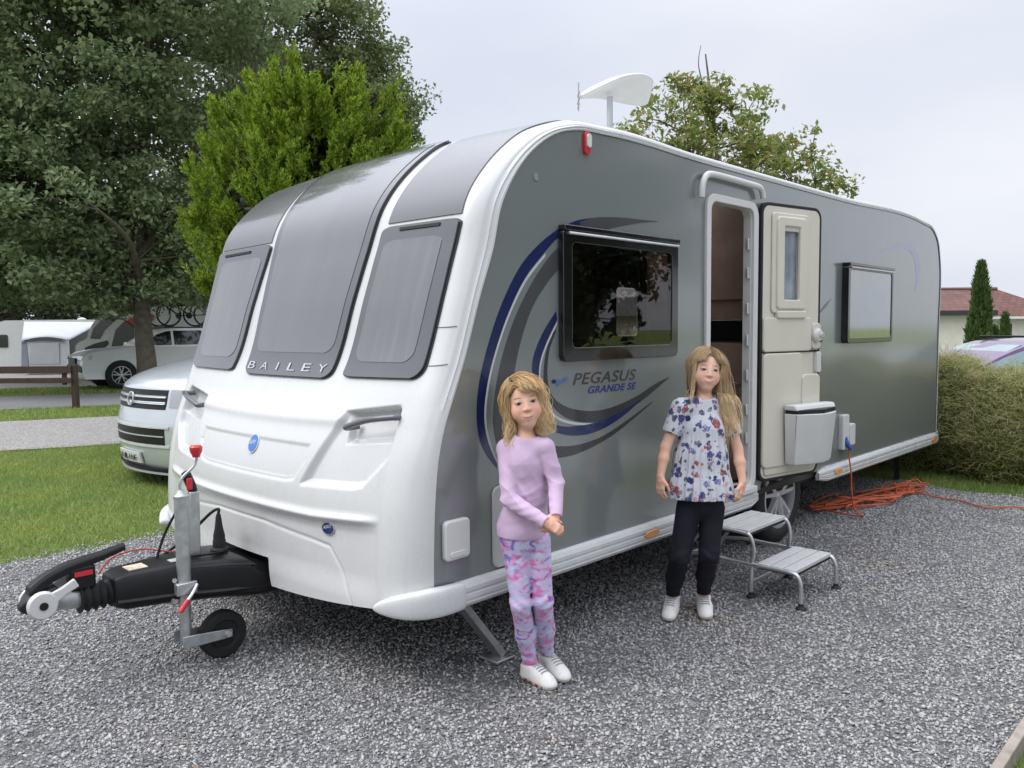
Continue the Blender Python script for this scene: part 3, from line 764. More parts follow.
for far in (False, True):
    rl = rail(.10, 2.70, far, (0, .12)); rr = rail(3.64, 6.44, far, (.12, .08))
    y = W + .044 if far else -.044
    for x, pr in ((1.46, rl), (3.93, rr), (6.22, rr)):
        m = MB().loft([[(x + (a+.004*k)*.066*math.cos(q)/1., y + (-1 if not far else 1)*.004*k + (0 if k < 2 else 0), .412 + .02*math.sin(q)*(1-.1*k)) for q in [2*PI*i/16 for i in range(16)] for a in (1,)] for k in (0, 1.5)])
        m.build('marker_light', M_AMB, pr, smooth=40)
    # moulded bumper corner
    path = [(.115, -.026), (.05, -.034), (-.02, -.032), (-.085, -.008), (-.135, .04), (-.168, .10), (-.185, .15)]
    path = [tuple(p)[:2] for p in crv([(x, y_, 0) for x, y_ in path], 5)]
    rings = []
    for i, (x, yy) in enumerate(path):
        q = i / (len(path) - 1)
        tx = Vector((path[min(i+1, len(path)-1)][0] - path[max(i-1, 0)][0], path[min(i+1, len(path)-1)][1] - path[max(i-1, 0)][1])).normalized(); nx = Vector((tx.y, -tx.x)); nx = -nx if nx.x > .2 or nx.y > .2 else nx
        zb, ztp = .352 + .012*q, .470 + .012*math.sin(q*PI) - .055*max(0, q-.4)**1.0
        hw = (ztp - zb) / 2 * math.sqrt(max(.06, 1 - max(0, (q-.55)/.45)**2.2)); cz = (ztp + zb)/2; ring = []
        for a in [2*PI*k/14 for k in range(14)]:
            u = math.copysign(abs(math.cos(a))**.6, math.cos(a)); w_ = math.copysign(abs(math.sin(a))**.6, math.sin(a))
            X = x + nx.x * u * .030; Y = yy + nx.y * u * .030
            ring.append((X, W - Y if far else Y, cz + w_ * hw))
        rings.append(ring)
    m = MB().loft(rings)
    if far: m.f = [q_[::-1] for q_ in m.f]
    m.build('bumper_corner', M_WH, CV, smooth=50, subsurf=1)
# lamp on the bumper corner is moulded in; rear bumper
MB().box((6.38, .0, .34), (6.53, W, .47)).build('rear_bumper', M_WH, CV, bevel=.02, seg=3)

# --- side furniture --------------------------------------------------------------------------
def side_box(name, x0, z0, x1, z1, d, m, r=.015, bevel=.006, parent=None, y=0.0):
    return me_obj(name, plate_mesh([rrect(x0, z0, x1, z1, r)], d, SIDE(y - d/2 + .002), bevel), m, parent or CV, smooth=40)
fl = side_box('inlet_flap', .040, .572, .162, .722, .028, M_WP, .014, .008)
side_box('flap_handle', .060, .580, .142, .598, .008, M_WP, .006, .002, fl, -.026)
side_box('service_hatch', .322, .478, .66, .823, .016, M_WP, .03, .006)
sk = side_box('mains_inlet', 4.03, .565, 4.135, .822, .04, M_WP, .01, .006)
side_box('inlet_cover', 4.145, .59, 4.235, .745, .05, M_WP, .01, .006)
# roof marker lamp on the side
lm = side_box('side_lamp', .945, 2.328, .982, 2.425, .02, M_RED, .014, .004)
side_box('lamp_lens', .951, 2.356, .976, 2.415, .012, M_WP, .010, .002, lm, -.019)
side_box('small_vent', .60, 2.16, .625, 2.19, .006, mat('grey_vent', (.22, .23, .23), .5), .008, .002)

# --- door way and door -----------------------------------------------------------------------
df = me_obj('door_frame', plate_mesh([rrect(2.050, .47, 2.662, 2.272, .085), rrect(2.088, .50, 2.612, 2.236, .06)], .022, SIDE(-.009), .004), M_WP, CV, smooth=40)
# jamb: an open sleeve going into the wall
o1, o2 = rrect(2.098, .50, 2.60, 2.232, .058), rrect(2.090, .49, 2.614, 2.238, .062)
me_obj('jamb', plate_mesh([o2, o1], .05, SIDE(.025)), M_WP, df, smooth=40)
for z in (.62, .80, .98, 1.2, 1.42, 1.62, 1.84, 2.02):
    MB().box((2.575, .004, z-.035), (2.602, .018, z+.035)).build('hinge_plate', M_ALU, df, bevel=.003)
MB().box((2.085, -.055, .455), (2.63, .10, .50)).build('threshold', M_WP, df, bevel=.01)
can = crv([(1.962, -.03, 2.235), (1.965, -.034, 2.30), (1.992, -.036, 2.350), (2.045, -.036, 2.372), (2.20, -.036, 2.376), (2.45, -.036, 2.374), (2.62, -.036, 2.37), (2.665, -.036, 2.352), (2.69, -.034, 2.31)], 6)
MB().tube(can, .019, 12, sx=.9).build('rain_canopy', M_WP, df, smooth=60)
# open door, folded back along the wall
DA = R_(-11.5)
DM = Matrix.Translation((2.690, -.030, 0)) @ Matrix.Rotation(DA, 4, 'Z')        # local x along the door, local -y towards the viewer
def dplane(px, py, dy=0):
    Mi = DM.inverted(); c_ = Mi @ CAM; r_ = Mi.to_3x3() @ ray(px, py); p = c_ + r_ * ((dy - c_.y) / r_.y); return (p.x, p.z)
DF = lambda y: DM @ SIDE(y)
DL = (.0, .505, .615, 2.288)
door = me_obj('entrance_door', plate_mesh([rrect(DL[0]+.012, DL[1]+.012, DL[2]-.012, DL[3]-.012, .06), rrect(.185, 1.665, .37, 2.16, .015)], .045, DF(.026), .004), M_CREAM, CV, smooth=40)
me_obj('door_seal', plate_mesh([rrect(*DL, .07), rrect(DL[0]+.014, DL[1]+.014, DL[2]-.014, DL[3]-.014, .058)], .04, DF(.022), .004), M_RUB, door, smooth=40)
me_obj('outer_skin', plate_mesh([rrect(DL[0], DL[1], DL[2], DL[3], .07)], .008, DF(.055)), M_GREY, door)
def dbox(name, x0, z0, x1, z1, d, m=M_CREAM, r=.02, bevel=.008, y=.004, hole=None, par=None):
    return me_obj(name, plate_mesh([rrect(x0, z0, x1, z1, r)] + ([hole] if hole else []), d, DF(y - d/2), bevel), m, par or door, smooth=40)
dbox('window_surround', .10, 1.60, .455, 2.225, .016, hole=rrect(.19, 1.67, .365, 2.155, .015))
dbox('window_surround', .135, 1.625, .42, 2.20, .03, hole=rrect(.19, 1.67, .365, 2.155, .015))
dw = dbox('door_window', .187, 1.667, .368, 2.158, .006, mat('frosted_door_pane', (.30, .33, .38), .12, coat=.8, var=.25, vs=7), .012, 0, .02)
dbox('blind_cassette', .19, 2.12, .365, 2.155, .02, mat('pale_cassette', (.52, .50, .45), .5), .004, .003, .006)
dbox('window_sill', .14, 1.565, .42, 1.598, .035, r=.008)
dbox('upper_panel', .018, 1.35, .50, 1.555, .020, r=.02)
dbox('split_line', .006, 1.335, .609, 1.345, .007, M_RUB, .003, .001)
dbox('lower_panel', .018, .60, .40, 1.325, .024, r=.03)
dbox('lower_panel', .40, .60, .575, 1.18, .036, r=.03)
dbox('kick_panel', .05, .55, .565, .60, .012, r=.01)
dbox('latch_box', .52, 1.36, .60, 1.52, .02, M_CREAM, .02, .006)
M_ = DM
lk = MB().lathe([(0, 0), (.044, 0), (.046, .02), (.036, .034), (.018, .038), (0, .038)], 24, DF(-.018) @ Matrix.Translation((.545, 1.445, 0))).build('latch_knob', M_WP, door, smooth=40)
dbox('latch_lever', .53, 1.435, .575, 1.455, .012, M_ALU, .006, .002, -.056)
dbox('latch_plate', .56, 1.20, .598, 1.33, .03, M_WP, .012, .005)
for z in (.75, 1.24, 1.40): dbox('edge_catch', .597, z, .614, z+.07, .05, M_BLK, .003, .002, .03)
# litter bin hung in the door's lower half: tapered, bowed front, dark mouth
bx0, bx1, bz0, bz1 = .20, .625, .605, .985
rings = []
for z, k, d in ((bz0, .90, .105), (bz0+.02, .93, .115), (bz1-.05, 1.0, .155), (bz1-.045, 1.0, .157)):
    c_ = (bx0+bx1)/2; hw = (bx1-bx0)/2*k
    rings.append([DM @ Vector(p) for p in ((c_-hw, -.034, z), (c_-hw, -.034-d*.62, z), (c_-hw*.30, -.034-d, z), (c_+hw*.35, -.034-d, z), (c_+hw, -.034-d*.62, z), (c_+hw, -.034, z))])
bn = MB().loft(rings).build('litter_bin', mat('bin_white_plastic', (.66, .67, .66), .4, var=.03), door, smooth=25, bevel=.008)
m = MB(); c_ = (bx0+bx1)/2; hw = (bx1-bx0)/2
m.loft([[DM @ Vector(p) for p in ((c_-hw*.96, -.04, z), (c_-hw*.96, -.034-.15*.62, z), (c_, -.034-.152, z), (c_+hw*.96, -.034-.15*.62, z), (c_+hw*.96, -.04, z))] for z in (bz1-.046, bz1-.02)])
m.build('bin_mouth_shade', M_BLK, bn, smooth=0)  # black block stands in for the shade inside the opening
m = MB().loft([[DM @ Vector(p) for p in ((c_-hw*1.02, -.034, z), (c_-hw*1.02, -.034-d, z), (c_+hw*1.02, -.034-d*.9, z), (c_+hw*1.02, -.034, z))] for z, d in ((bz1-.022, .10), (bz1+.012, .085))])
m.build('bin_lid', MATS['bin_white_plastic'], bn, smooth=25, bevel=.008)

# --- graphics on the grey side (thin vinyl) --------------------------------------------------
M_VB = mat('blue_vinyl', (.006, .014, .075), .25, coat=.5, var=.15, vs=3)
M_VG = mat('gunmetal_vinyl', (.05, .05, .056), .3, coat=.5, var=.15, vs=4)
M_VW = mat('silver_vinyl', (.5, .51, .52), .3, coat=.4)
t = NT('carbon_vinyl'); v = t.coord(scale=(1, 1, 1)); ck = t.n('TexChecker', Scale=90); ck.inputs[1].default_value = (.012, .012, .014, 1); ck.inputs[2].default_value = (.05, .05, .055, 1); t.l(v, ck.inputs[0])
t.base(ck.outputs[0]); t.set(Roughness=.3, Coat_Weight=.5); M_VC = t.m
def vinyl(name, pix, m, lift, smooth_pts=True):
    P = [sxz(*p) for p in pix]
    me_obj(name, plate_mesh([P], .0005, SIDE(-.0006 - lift)), m, WALL, smooth=0)
def dens(a, n=4): return [(q.x, q.y) for q in crv([(x, y, 0) for x, y in a], n)]
def band(name, top, bot, m, lift): vinyl(name, dens(top) + dens(bot)[::-1], m, lift)
band('swoosh', [(497,469),(485,453),(478.5,435),(476.5,410),(479.5,380),(489,341),(502,303),(519,268),(537,246),(556,230.5),(575,221),(592,218)], [(497,462),(490,447),(485,428),(484.5,405),(489,375),(497,345),(509,311),(525,278),(545,252),(558,238),(577,228.5),(592,223.5)], M_VB, 0)
band('swoosh', [(580,222),(595,217.5),(620,217.5),(640,219.5),(658,221.3)], [(580,229),(598,230.5),(620,226.5),(640,223),(658,221.8)], M_VG, .0007)
band('pinstripe', [(497,464),(490,448.5),(485,429),(484.3,406),(488.7,376),(496.7,346),(508.7,312),(524.7,279),(545,253)], [(498,463),(491.8,447),(486.8,428),(486.2,406),(490.5,377),(498.3,347),(510.4,313),(526.2,281),(545.2,256)], M_VW, .0014)
band('swoosh', [(505,462),(497,445),(493,420),(495.5,390),(502,357),(514,320),(530,286),(548,258),(560,246)], [(520,455),(514,440),(511.5,410),(514,375),(521,340),(532,308),(545,286),(556,272),(560,268)], M_VG, .0004)
band('swoosh', [(556,311),(542,334),(533,358),(532.4,376),(536,397),(544,412)], [(557,320),(546,343),(539.6,362),(538.6,379),(542,395),(548,405)], M_VB, 0)
band('pinstripe', [(557,321),(546.3,343),(540,362),(539,379),(542.5,395),(549,405)], [(557,324),(547.5,344),(541.3,363),(540.3,379),(544,394),(550,403)], M_VW, .0009)
band('swoosh', [(556.5,330),(549,352),(547.5,379),(553,397),(568.5,407.5),(590,411),(611,407.5),(635,397),(655,384),(669,377)], [(554,331),(546,352),(543.5,379),(548,398),(556,410),(570,419.5),(593,422.5),(618,414.5),(640,402),(669,377.8)], M_VC, 0)
band('pinstripe', [(549,409),(560,418),(577,422.5),(600,423)], [(549,412),(560,421),(577,425),(600,424)], M_VW, .0006)
band('swoosh', [(547,420),(560,426),(577.5,426),(600,421),(623,410.5),(640,399.5)], [(547,429),(566,435),(586,434.5),(606,427),(626,413.5),(640,400.5)], M_VB, .0009)
band('swoosh', [(545,444),(556,446),(574.6,445.4),(600,437.4),(623,423),(652,401.6)], [(545,457),(556,458),(574.6,454.6),(600,443),(623,427.4),(652,402.6)], M_VC, 0)
band('rear_swoosh', [(880,252.5),(890,246.5),(902,243),(912,245.5),(918.5,254),(921,268),(919,280),(914.5,292)], [(880,253.2),(890,249.5),(902,248),(909,251),(913.5,258),(915.5,268),(916,280),(914.5,292)], mat('lilac_vinyl', (.28, .28, .42), .3, coat=.4), 0)
band('rear_swoosh', [(820,311),(825,304),(831,299)], [(820,313),(826,307),(831,299.5)], M_VG, 0)
x0, z0 = sxz(570, 385); 
tm = text_mesh('PEGASUS', .078, SIDE(-.0012) @ Matrix.Translation((.862, 1.236, 0)), .0005, shear=.28, space=1.08, bold=.0012, width=.515)
me_obj('lettering', tm, M_VG, WALL, smooth=0)
tm = text_mesh('GRANDE SE', .048, SIDE(-.0012) @ Matrix.Translation((.978, 1.188, 0)), .0005, shear=.28, space=1.08, bold=.0012, width=.40)
me_obj('lettering', tm, mat('blue_lettering', (.02, .035, .17), .3), WALL, smooth=0)
wing = [(554,383.5),(557,379),(560,380.8),(564,377.3),(568.5,376.5),(565,379.6),(569,379.2),(564.5,382),(560,383.8),(557.5,386.5)]
vinyl('winged_emblem', wing, mat('pale_blue_vinyl', (.07, .14, .32), .3), .0006)
vinyl('winged_emblem', [(553,384),(551,381),(554,379),(556.5,382)], M_VB, .0009)

# --- underside, wheels, legs -----------------------------------------------------------------
MB().box((.0, .06, .365), (6.40, W-.06, .40)).build('floor_pan', M_UNDER, CV)
for y in (.62, 1.73): MB().box((-.05, y-.03, .26), (6.2, y+.03, .37)).build('chassis_member', M_UNDER, CV, bevel=.006)
MB().tube([(3.171, .25, .33), (3.171, W-.25, .33)], .05, 12).build('axle', M_UNDER, CV)
def wheel(x, y, r, wd, sgn, parent, nspoke=5, world=True, rimr=.70):
    """wheel with its outer face towards sgn*y"""
    M = frameM((x, y, r), (1, 0, 0), (0, 0, 1)) if sgn < 0 else frameM((x, y, r), (-1, 0, 0), (0, 0, 1))
    # local z = outward
    rr = r * rimr
    ty = MB().lathe([(rr*.92, -wd), (r*.90, -wd), (r*.985, -wd*.88), (r, -wd*.7), (r, -wd*.3), (r*.985, -wd*.12), (r*.93, -.005), (r*.80, .004), (rr*1.02, -.006), (rr*.98, -.02), (rr*.92, -.03), (rr*.92, -wd)], 48, M).build('tyre', M_RUB, parent, world, smooth=40)
    rim = MB().lathe([(rr*.90, -wd*.9), (rr*.985, -.03), (rr*.985, -.008), (rr*.93, -.006), (rr*.89, -.05), (rr*.85, -wd*.8), (0, -wd*.8)], 48, M)
    rim.lathe([(0, -.012), (rr*.10, -.012), (rr*.17, -.022), (rr*.2, -.06), (0, -.07)], 24, M)
    ro_ = rim.build('rim', M_ALU, parent, world, smooth=35)
    sp = MB()
    for k in range(nspoke):
        for dd in (-.13, .13):
            a = 2*PI*k/nspoke + .3; 
            def pt(rad, off, w_): return (rad*math.cos(a+off), rad*math.sin(a+off))
            r0_, r1_ = rr*.14, rr*.93; w0, w1 = .19*rr, .14*rr
            a1 = a + dd*.35; a2 = a + dd*1.7
            p0 = Vector((r0_*math.cos(a1), r0_*math.sin(a1), 0)); p1 = Vector((r1_*math.cos(a2), r1_*math.sin(a2), 0))
            d_ = (p1-p0).normalized(); nn_ = Vector((-d_.y, d_.x, 0))
            ring = lambda p, w_, z_: [M @ (p + nn_*w_/2 + Vector((0,0,z_-.03))), M @ (p + nn_*w_/2*.7 + Vector((0,0,z_))), M @ (p - nn_*w_/2*.7 + Vector((0,0,z_))), M @ (p - nn_*w_/2 + Vector((0,0,z_-.03)))]
            sp.loft([ring(p0, w0, -.016), ring(p0.lerp(p1, .55), w0*.8, -.012), ring(p1, w1, -.014)])
    sp.build('spokes', M_ALU, ro_, world, smooth=30)
    m = MB().lathe([(0, -wd*.7), (rr*.72, -wd*.7), (rr*.72, -wd*.62), (0, -wd*.62)], 30, M); m.build('brake_drum', M_UNDER, ro_, world, smooth=40)
    return ty
wheel(3.171, .045, .335, .20, -1, CV); wheel(3.171, W-.045, .335, .20, 1, CV)
for y in (.40, W-.40): MB().box((2.78, min(y, y-.02), .40), (3.58, max(y, y+.02)+.02, .78)).build('wheel_box', M_UNDER, CV)
for (x, y, dx, dy) in ((.20, .16, .25, -.05), (.20, W-.16, .25, .05), (6.0, .25, 0, -.02), (6.0, W-.25, 0, .02)):
    p0, p1 = Vector((x, y, .36)), Vector((x+dx, y+dy, .015)); n_ = Vector((1, 0, 0)) if dx == 0 else Vector((p1-p0)).cross(Vector((0, 1, 0))).normalized()
    m = MB(); d_ = (p1-p0).normalized(); s_ = Vector((0, 1, 0)) if dx else Vector((1, 0, 0)); n_ = d_.cross(s_).normalized()
    sect = [(-.032, 0), (-.032, .03), (-.026, .03), (-.026, .006), (.026, .006), (.026, .03), (.032, .03), (.032, 0)]
    m.loft([[p + s_*a + n_*b_ for a, b_ in sect] for p in (p0, p1)])
    lg = m.build('corner_steady', M_GALV if dx else M_UNDER, CV, smooth=0)
    MB().box((p1.x-.06, p1.y-.06, .004), (p1.x+.06, p1.y+.06, .018)).build('foot_plate', M_GALV, lg, bevel=.004)

# --- A-frame cover, hitch, jockey wheel --------------------------------------------------------
hy = 1.175
secs = []
for x, hw, zt, zb in ((-.845, .085, .462, .335), (-.80, .095, .475, .318), (-.60, .125, .478, .305), (-.40, .185, .470, .290), (-.30, .215, .455, .275), (-.26, .222, .425, .27), (-.13, .235, .405, .268)):
    secs.append([(x, hy-hw, zb+.02), (x, hy-hw*1.03, (zb+zt)/2), (x, hy-hw*1.0, zt-.03), (x, hy-hw*.86, zt-.004), (x, hy-hw*.55, zt), (x, hy+hw*.55, zt), (x, hy+hw*.86, zt-.004), (x, hy+hw, zt-.03), (x, hy+hw*1.03, (zb+zt)/2), (x, hy+hw, zb+.02), (x, hy+hw*.8, zb), (x, hy-hw*.8, zb)])
M_COV = mat('black_cover_plastic', (.008, .008, .009), .42, var=.3, vs=12, spec=.3)
cvr = MB().loft(secs[::-1]).build('drawbar_cover', M_COV, CV, smooth=30, bevel=.008)
m = MB()
for sg in (-1, 1):
    m.loft([[(x, hy + sg*(hw+.006), z-.012), (x, hy + sg*(hw+.012), z), (x, hy + sg*(hw+.004), z+.01), (x, hy+sg*(hw-.01), z)] for x, hw, z in ((-.84, .085, .36), (-.6, .127, .345), (-.4, .187, .33), (-.15, .236, .315))])
    m.loft([[(x, hy + sg*(hw), z-.008), (x, hy + sg*(hw+.008), z), (x, hy + sg*(hw-.004), z+.008), (x, hy+sg*(hw-.03), z)] for x, hw, z in ((-.55, .13, .455), (-.4, .175, .445), (-.28, .21, .428))])
m.build('cover_rib', M_COV, cvr, smooth=30)
b = MB().box((-.775, hy-.05, .4755), (-.695, hy+.03, .4785)); b.build('warning_sticker', mat('orange_white_sticker', (.78, .62, .48), .4, var=.35, vs=40), cvr, smooth=0)
MB().box((-.60, hy-.07, .478), (-.53, hy-.02, .481)).build('sticker', mat('grey_sticker', (.45, .45, .45), .4, var=.4, vs=60), cvr, smooth=0)
# bellows
prof_b = []
for i in range(9):
    prof_b.append((.062 if i % 2 == 0 else .045, i * .0155))
m = MB().lathe([(0, 0)] + prof_b + [(0, .124)], 28, frameM((-.965, hy, .388), (0, 1, 0), (0, 0, 1))); m.build('bellows', M_RUB, CV, smooth=60)
# coupling body, stabiliser head and lever
cp = MB().tube(crv([(-.86, hy, .385), (-.97, hy, .392), (-1.04, hy, .41), (-1.10, hy, .42)], 4), [.034, .034, .036, .038, .04, .042, .044, .045, .046, .046, .046, .046, .046][:13], 14).build('coupling', M_GALV, CV, smooth=60)
hd = MB().loft([[(-1.185, hy+a*.02, .405+c*.01) for a, c in ((-1,-1),(1,-1),(1,1),(-1,1))], [(-1.15, hy+a*.045, .412+c*.04) for a, c in ((-1,-1),(1,-1),(1,1),(-1,1))], [(-1.05, hy+a*.05, .43+c*.045) for a, c in ((-1,-1),(1,-1),(1,1),(-1,1))]]).build('coupling_head', M_BLK, cp, bevel=.008)
for sg in (-1, 1):
    pd = MB().lathe([(0, 0), (.056, 0), (.058, .012), (.050, .024), (.02, .026), (0, .024)], 28, frameM((-1.112, hy + sg*.045, .412), (1 if sg < 0 else -1, 0, 0), (0, 0, 1))).build('friction_pad_housing', M_WP, cp, smooth=40)
    MB().lathe([(0, 0), (.016, 0), (.016, .005), (0, .005)], 16, frameM((-1.112, hy + sg*.071, .412), (1 if sg < 0 else -1, 0, 0), (0, 0, 1))).build('pad_bolt', M_BLK, pd, smooth=40)
    A, B = Vector((-1.08, hy+sg*.055, .43)), Vector((-.985, hy+sg*.055, .478))
    m = MB(); d_ = (B-A).normalized(); u_ = Vector((-d_.z, 0, d_.x))
    m.loft([[p + u_*a*w_ + Vector((0, c*.009, 0)) for a, c in ((-1,-1),(1,-1),(1,1),(-1,1))] for p, w_ in ((A, .024), (A.lerp(B, .5), .017), (B, .02))]); m.build('link_arm', M_WP, pd, bevel=.004)
lev = crv([(-1.15, hy, .455), (-1.09, hy, .497), (-1.0, hy, .530), (-.90, hy, .548), (-.84, hy, .56), (-.775, hy, .575)], 5)
rings = []
for i, p in enumerate(lev):
    q = i / (len(lev)-1); w_ = .034 - .012*q; h_ = .030 - .016*q if q < .72 else .0185 - .01*(q-.72)
    rings.append([p + Vector((0, a*w_, c*h_)) for a, c in ((-1,-.8),(1,-.8),(1,.4),(.6,1),(-.6,1),(-1,.4))])
lv = MB().loft(rings).build('stabiliser_lever', M_COV, cp, smooth=40, bevel=.003)
MB().box((-.985, hy-.036, .492), (-.915, hy-.030, .512), Matrix.Identity(4)).build('red_lever_mark', M_RED, lv)
MB().box((-1.0, hy-.03, .43), (-.90, hy+.03, .53)).build('lever_body', M_COV, lv, bevel=.01)
# handbrake
hb = MB()
hb.loft([[(x-.0, hy+a*.02-.03, z) if False else (x + c*wx, hy-.02+a*.022, z) for a, c in ((-1,-1),(1,-1),(1,1),(-1,1))] for x, z, wx in ((-.485, .46, .032), (-.478, .62, .028), (-.470, .775, .022))])
hbo = hb.build('handbrake_lever', M_GALV, CV, bevel=.006)
hg = crv([(-.470, hy-.02, .77), (-.478, hy-.02, .80), (-.495, hy-.02, .845), (-.505, hy-.02, .865)], 4)
MB().tube(hg, [.021]*3+[.022]*7+[.019]*3, 12).build('handbrake_grip', M_BLK, hbo, smooth=60)
MB().box((-.508, hy-.047, .785), (-.482, hy-.036, .84), None).build('grip_insert', M_RED, hbo, bevel=.004)
# breakaway cable, plug and lead
MB().tube(crv([(-.62, hy+.05, .47), (-.60, hy+.05, .53), (-.57, hy+.05, .60), (-.53, hy+.03, .68), (-.50, hy, .76)], 6), .006, 6).build('gas_strut', M_BLK, hbo, smooth=60)
MB().tube(crv([(-.85, hy+.1, .45), (-.78, hy+.13, .50), (-.66, hy+.12, .515), (-.56, hy+.03, .50), (-.50, hy, .50)], 6), .0035, 6).build('breakaway_cable', mat('red_cable', (.45, .04, .04), .5), CV, smooth=60)
plug_M = Matrix.Translation((-.345, hy, .455))
pg = MB().lathe([(0, 0), (.042, 0), (.042, .022), (.030, .03), (.030, .06), (.027, .066), (.027, .085), (.019, .12), (.013, .17), (.010, .185), (0, .185)], 20, plug_M).build('plug_in_holder', M_RUB, CV, smooth=40)
MB().tube(crv([(-.345, hy, .64), (-.342, hy+.005, .665), (-.37, hy+.03, .645), (-.43, hy+.08, .57), (-.50, hy+.12, .50), (-.56, hy+.14, .46)], 6), .0075, 8).build('lead', M_BLK, pg, smooth=60)
MB().tube(crv([(-.345, hy-.04, .472), (-.41, hy-.09, .485), (-.47, hy-.07, .485), (-.52, hy-.03, .482)], 6), .006, 8).build('lead', M_BLK, pg, smooth=60)
# jockey wheel on the near side of the A-frame
jx, jy = -.572, 1.048
jw = MB().tube([(jx, jy, .40), (jx, jy, .775)], .030, 20).build('jockey_wheel', M_GALV, CV, smooth=40)
MB().lathe([(.0, 0), (.032, 0), (.033, .012), (.02, .02), (.012, .04), (0, .04)], 18, Matrix.Translation((jx, jy, .772))).build('tube_cap', M_GALV, jw, smooth=40)
MB().tube([(jx, jy, .13), (jx, jy, .42)], .024, 18).build('inner_tube', M_GALV, jw, smooth=40)
MB().tube(crv([(jx, jy, .80), (jx-.002, jy, .835), (jx+.012, jy, .865), (jx+.055, jy-.01, .905), (jx+.07, jy-.012, .935), (jx+.07, jy-.012, .955)], 5), .0065, 8).build('crank', M_GALV, jw, smooth=60)
MB().lathe([(0, 0), (.016, 0), (.019, .012), (.026, .024), (.028, .045), (.022, .052), (0, .053)], 18, Matrix.Translation((jx+.07, jy-.012, .948))).build('crank_knob', M_RED, jw, smooth=40)
MB().box((jx-.055, jy+.005, .30), (jx+.055, jy+.04, .43)).box((jx-.045, jy-.036, .345), (jx+.045, jy+.005, .40)).build('clamp', M_GALV, jw, bevel=.005)
for dx in (-.042, .042):
    for dz in (.318, .412): MB().lathe([(0, 0), (.011, 0), (.011, .008), (0, .008)], 6, frameM((jx+dx, jy+.005, dz), (1, 0, 0), (0, 0, 1))).build('clamp_bolt', M_ALU, jw, smooth=0)
ch = MB().tube(crv([(jx+.04, jy-.04, .385), (jx+.01, jy-.06, .355), (jx-.02, jy-.065, .325)], 4), .0075, 8).build('clamp_handle', M_ALU, jw, smooth=60)
MB().tube(crv([(jx-.012, jy-.065, .333), (jx-.035, jy-.068, .308), (jx-.052, jy-.07, .290)], 4), .0125, 10).build('handle_grip', M_RED, ch, smooth=60)
wx, wy, wr = jx + .175, jy + .03, .108
fk = MB()
fk.loft([[(x, jy-.028+a*.004, z+c*h_) for a, c in ((-1,-1),(1,-1),(1,1),(-1,1))] for x, z, h_ in ((jx-.025, .132, .027), (jx+.03, .128, .027), (wx-.02, .119, .022), (wx+.028, .116, .018))])
fk.loft([[(x, jy+.075+a*.004, z+c*h_) for a, c in ((-1,-1),(1,-1),(1,1),(-1,1))] for x, z, h_ in ((jx-.025, .132, .027), (jx+.03, .128, .027), (wx-.02, .119, .022), (wx+.028, .116, .018))])
fk.build('fork', M_GALV, jw, bevel=.003)
MB().lathe([(0, -.03), (.06, -.03), (.07, -.032), (.10, -.032), (wr, -.022), (wr, .022), (.10, .032), (.07, .032), (.06, .022), (.02, .022), (.018, .036), (0, .036)], 32, frameM((wx, jy+.018, wr), (1, 0, 0), (0, 0, 1))).build('small_wheel', M_RUB, jw, smooth=40)
MB().lathe([(0, 0), (.013, 0), (.013, .01), (0, .01)], 12, frameM((wx+.005, jy-.032, .117), (1, 0, 0), (0, 0, 1))).build('axle_nut', M_ALU, jw, smooth=0)

# --- roof aerial -------------------------------------------------------------------------------
ax_, ay_ = 1.92, .58
an = MB().tube([(ax_, ay_, 2.50), (ax_, ay_, 2.905)], .018, 16).build('roof_aerial', mat('aerial_mast', (.52, .53, .54), .35, metal=.3), CV, smooth=40)
MB().lathe([(0, 0), (.07, 0), (.06, .03), (.03, .05), (0, .05)], 20, Matrix.Translation((ax_, ay_, 2.535))).build('mast_base', M_WP, an, smooth=40)
# shark-fin shaped head: wide rounded plate rising from a narrow beak, tilted
fxd = Vector((.80, -.46, 0)).normalized() ; sdn = Vector((.46, .80, 0))
rings = []
for u, hw, zc, th in ((-.185, .016, -.030, .012), (-.15, .045, -.012, .022), (-.05, .085, .022, .035), (.05, .13, .040, .03), (.14, .145, .042, .020), (.20, .148, .034, .015), (.238, .128, .018, .011), (.254, .09, .008, .008)):
    ring = []
    for k in range(16):
        a = 2*PI*k/16; c_, s_ = math.cos(a), math.sin(a)
        y_ = hw*c_; z_ = zc + .02 + th*s_ - .10*abs(c_)**2*hw*2.2 - .36*y_*min(1, max(0, (u+.12)/.2))
        ring.append(Vector((ax_, ay_, 2.915)) + RT*0 + Vector((RT.x, RT.y, 0)).normalized()*u + Vector((FW.x, FW.y, 0)).normalized()*y_ + Vector((0, 0, z_)))
    rings.append(ring)
MB().loft(rings).build('aerial_head', mat('aerial_white', (.66, .66, .64), .4, var=.04), an, smooth=60, subsurf=1)
rh = Vector((RT.x, RT.y, 0)).normalized(); m = MB()
c0 = Vector((ax_, ay_, 2.90)) - rh*.19
for dz, L in ((-.05, .05), (-.02, .07), (.02, .05)):
    m.tube([c0 + Vector((0, 0, dz)) - Vector((FW.x, FW.y, 0))*L, c0 + Vector((0, 0, dz)) + Vector((FW.x, FW.y, 0))*L], .005, 6)
m.tube([c0 + Vector((0, 0, -.08)), c0 + Vector((0, 0, .09))], .0045, 6)
m.build('aerial_elements', mat('aerial_metal', (.4, .4, .4), .4, metal=.5), an, smooth=60)
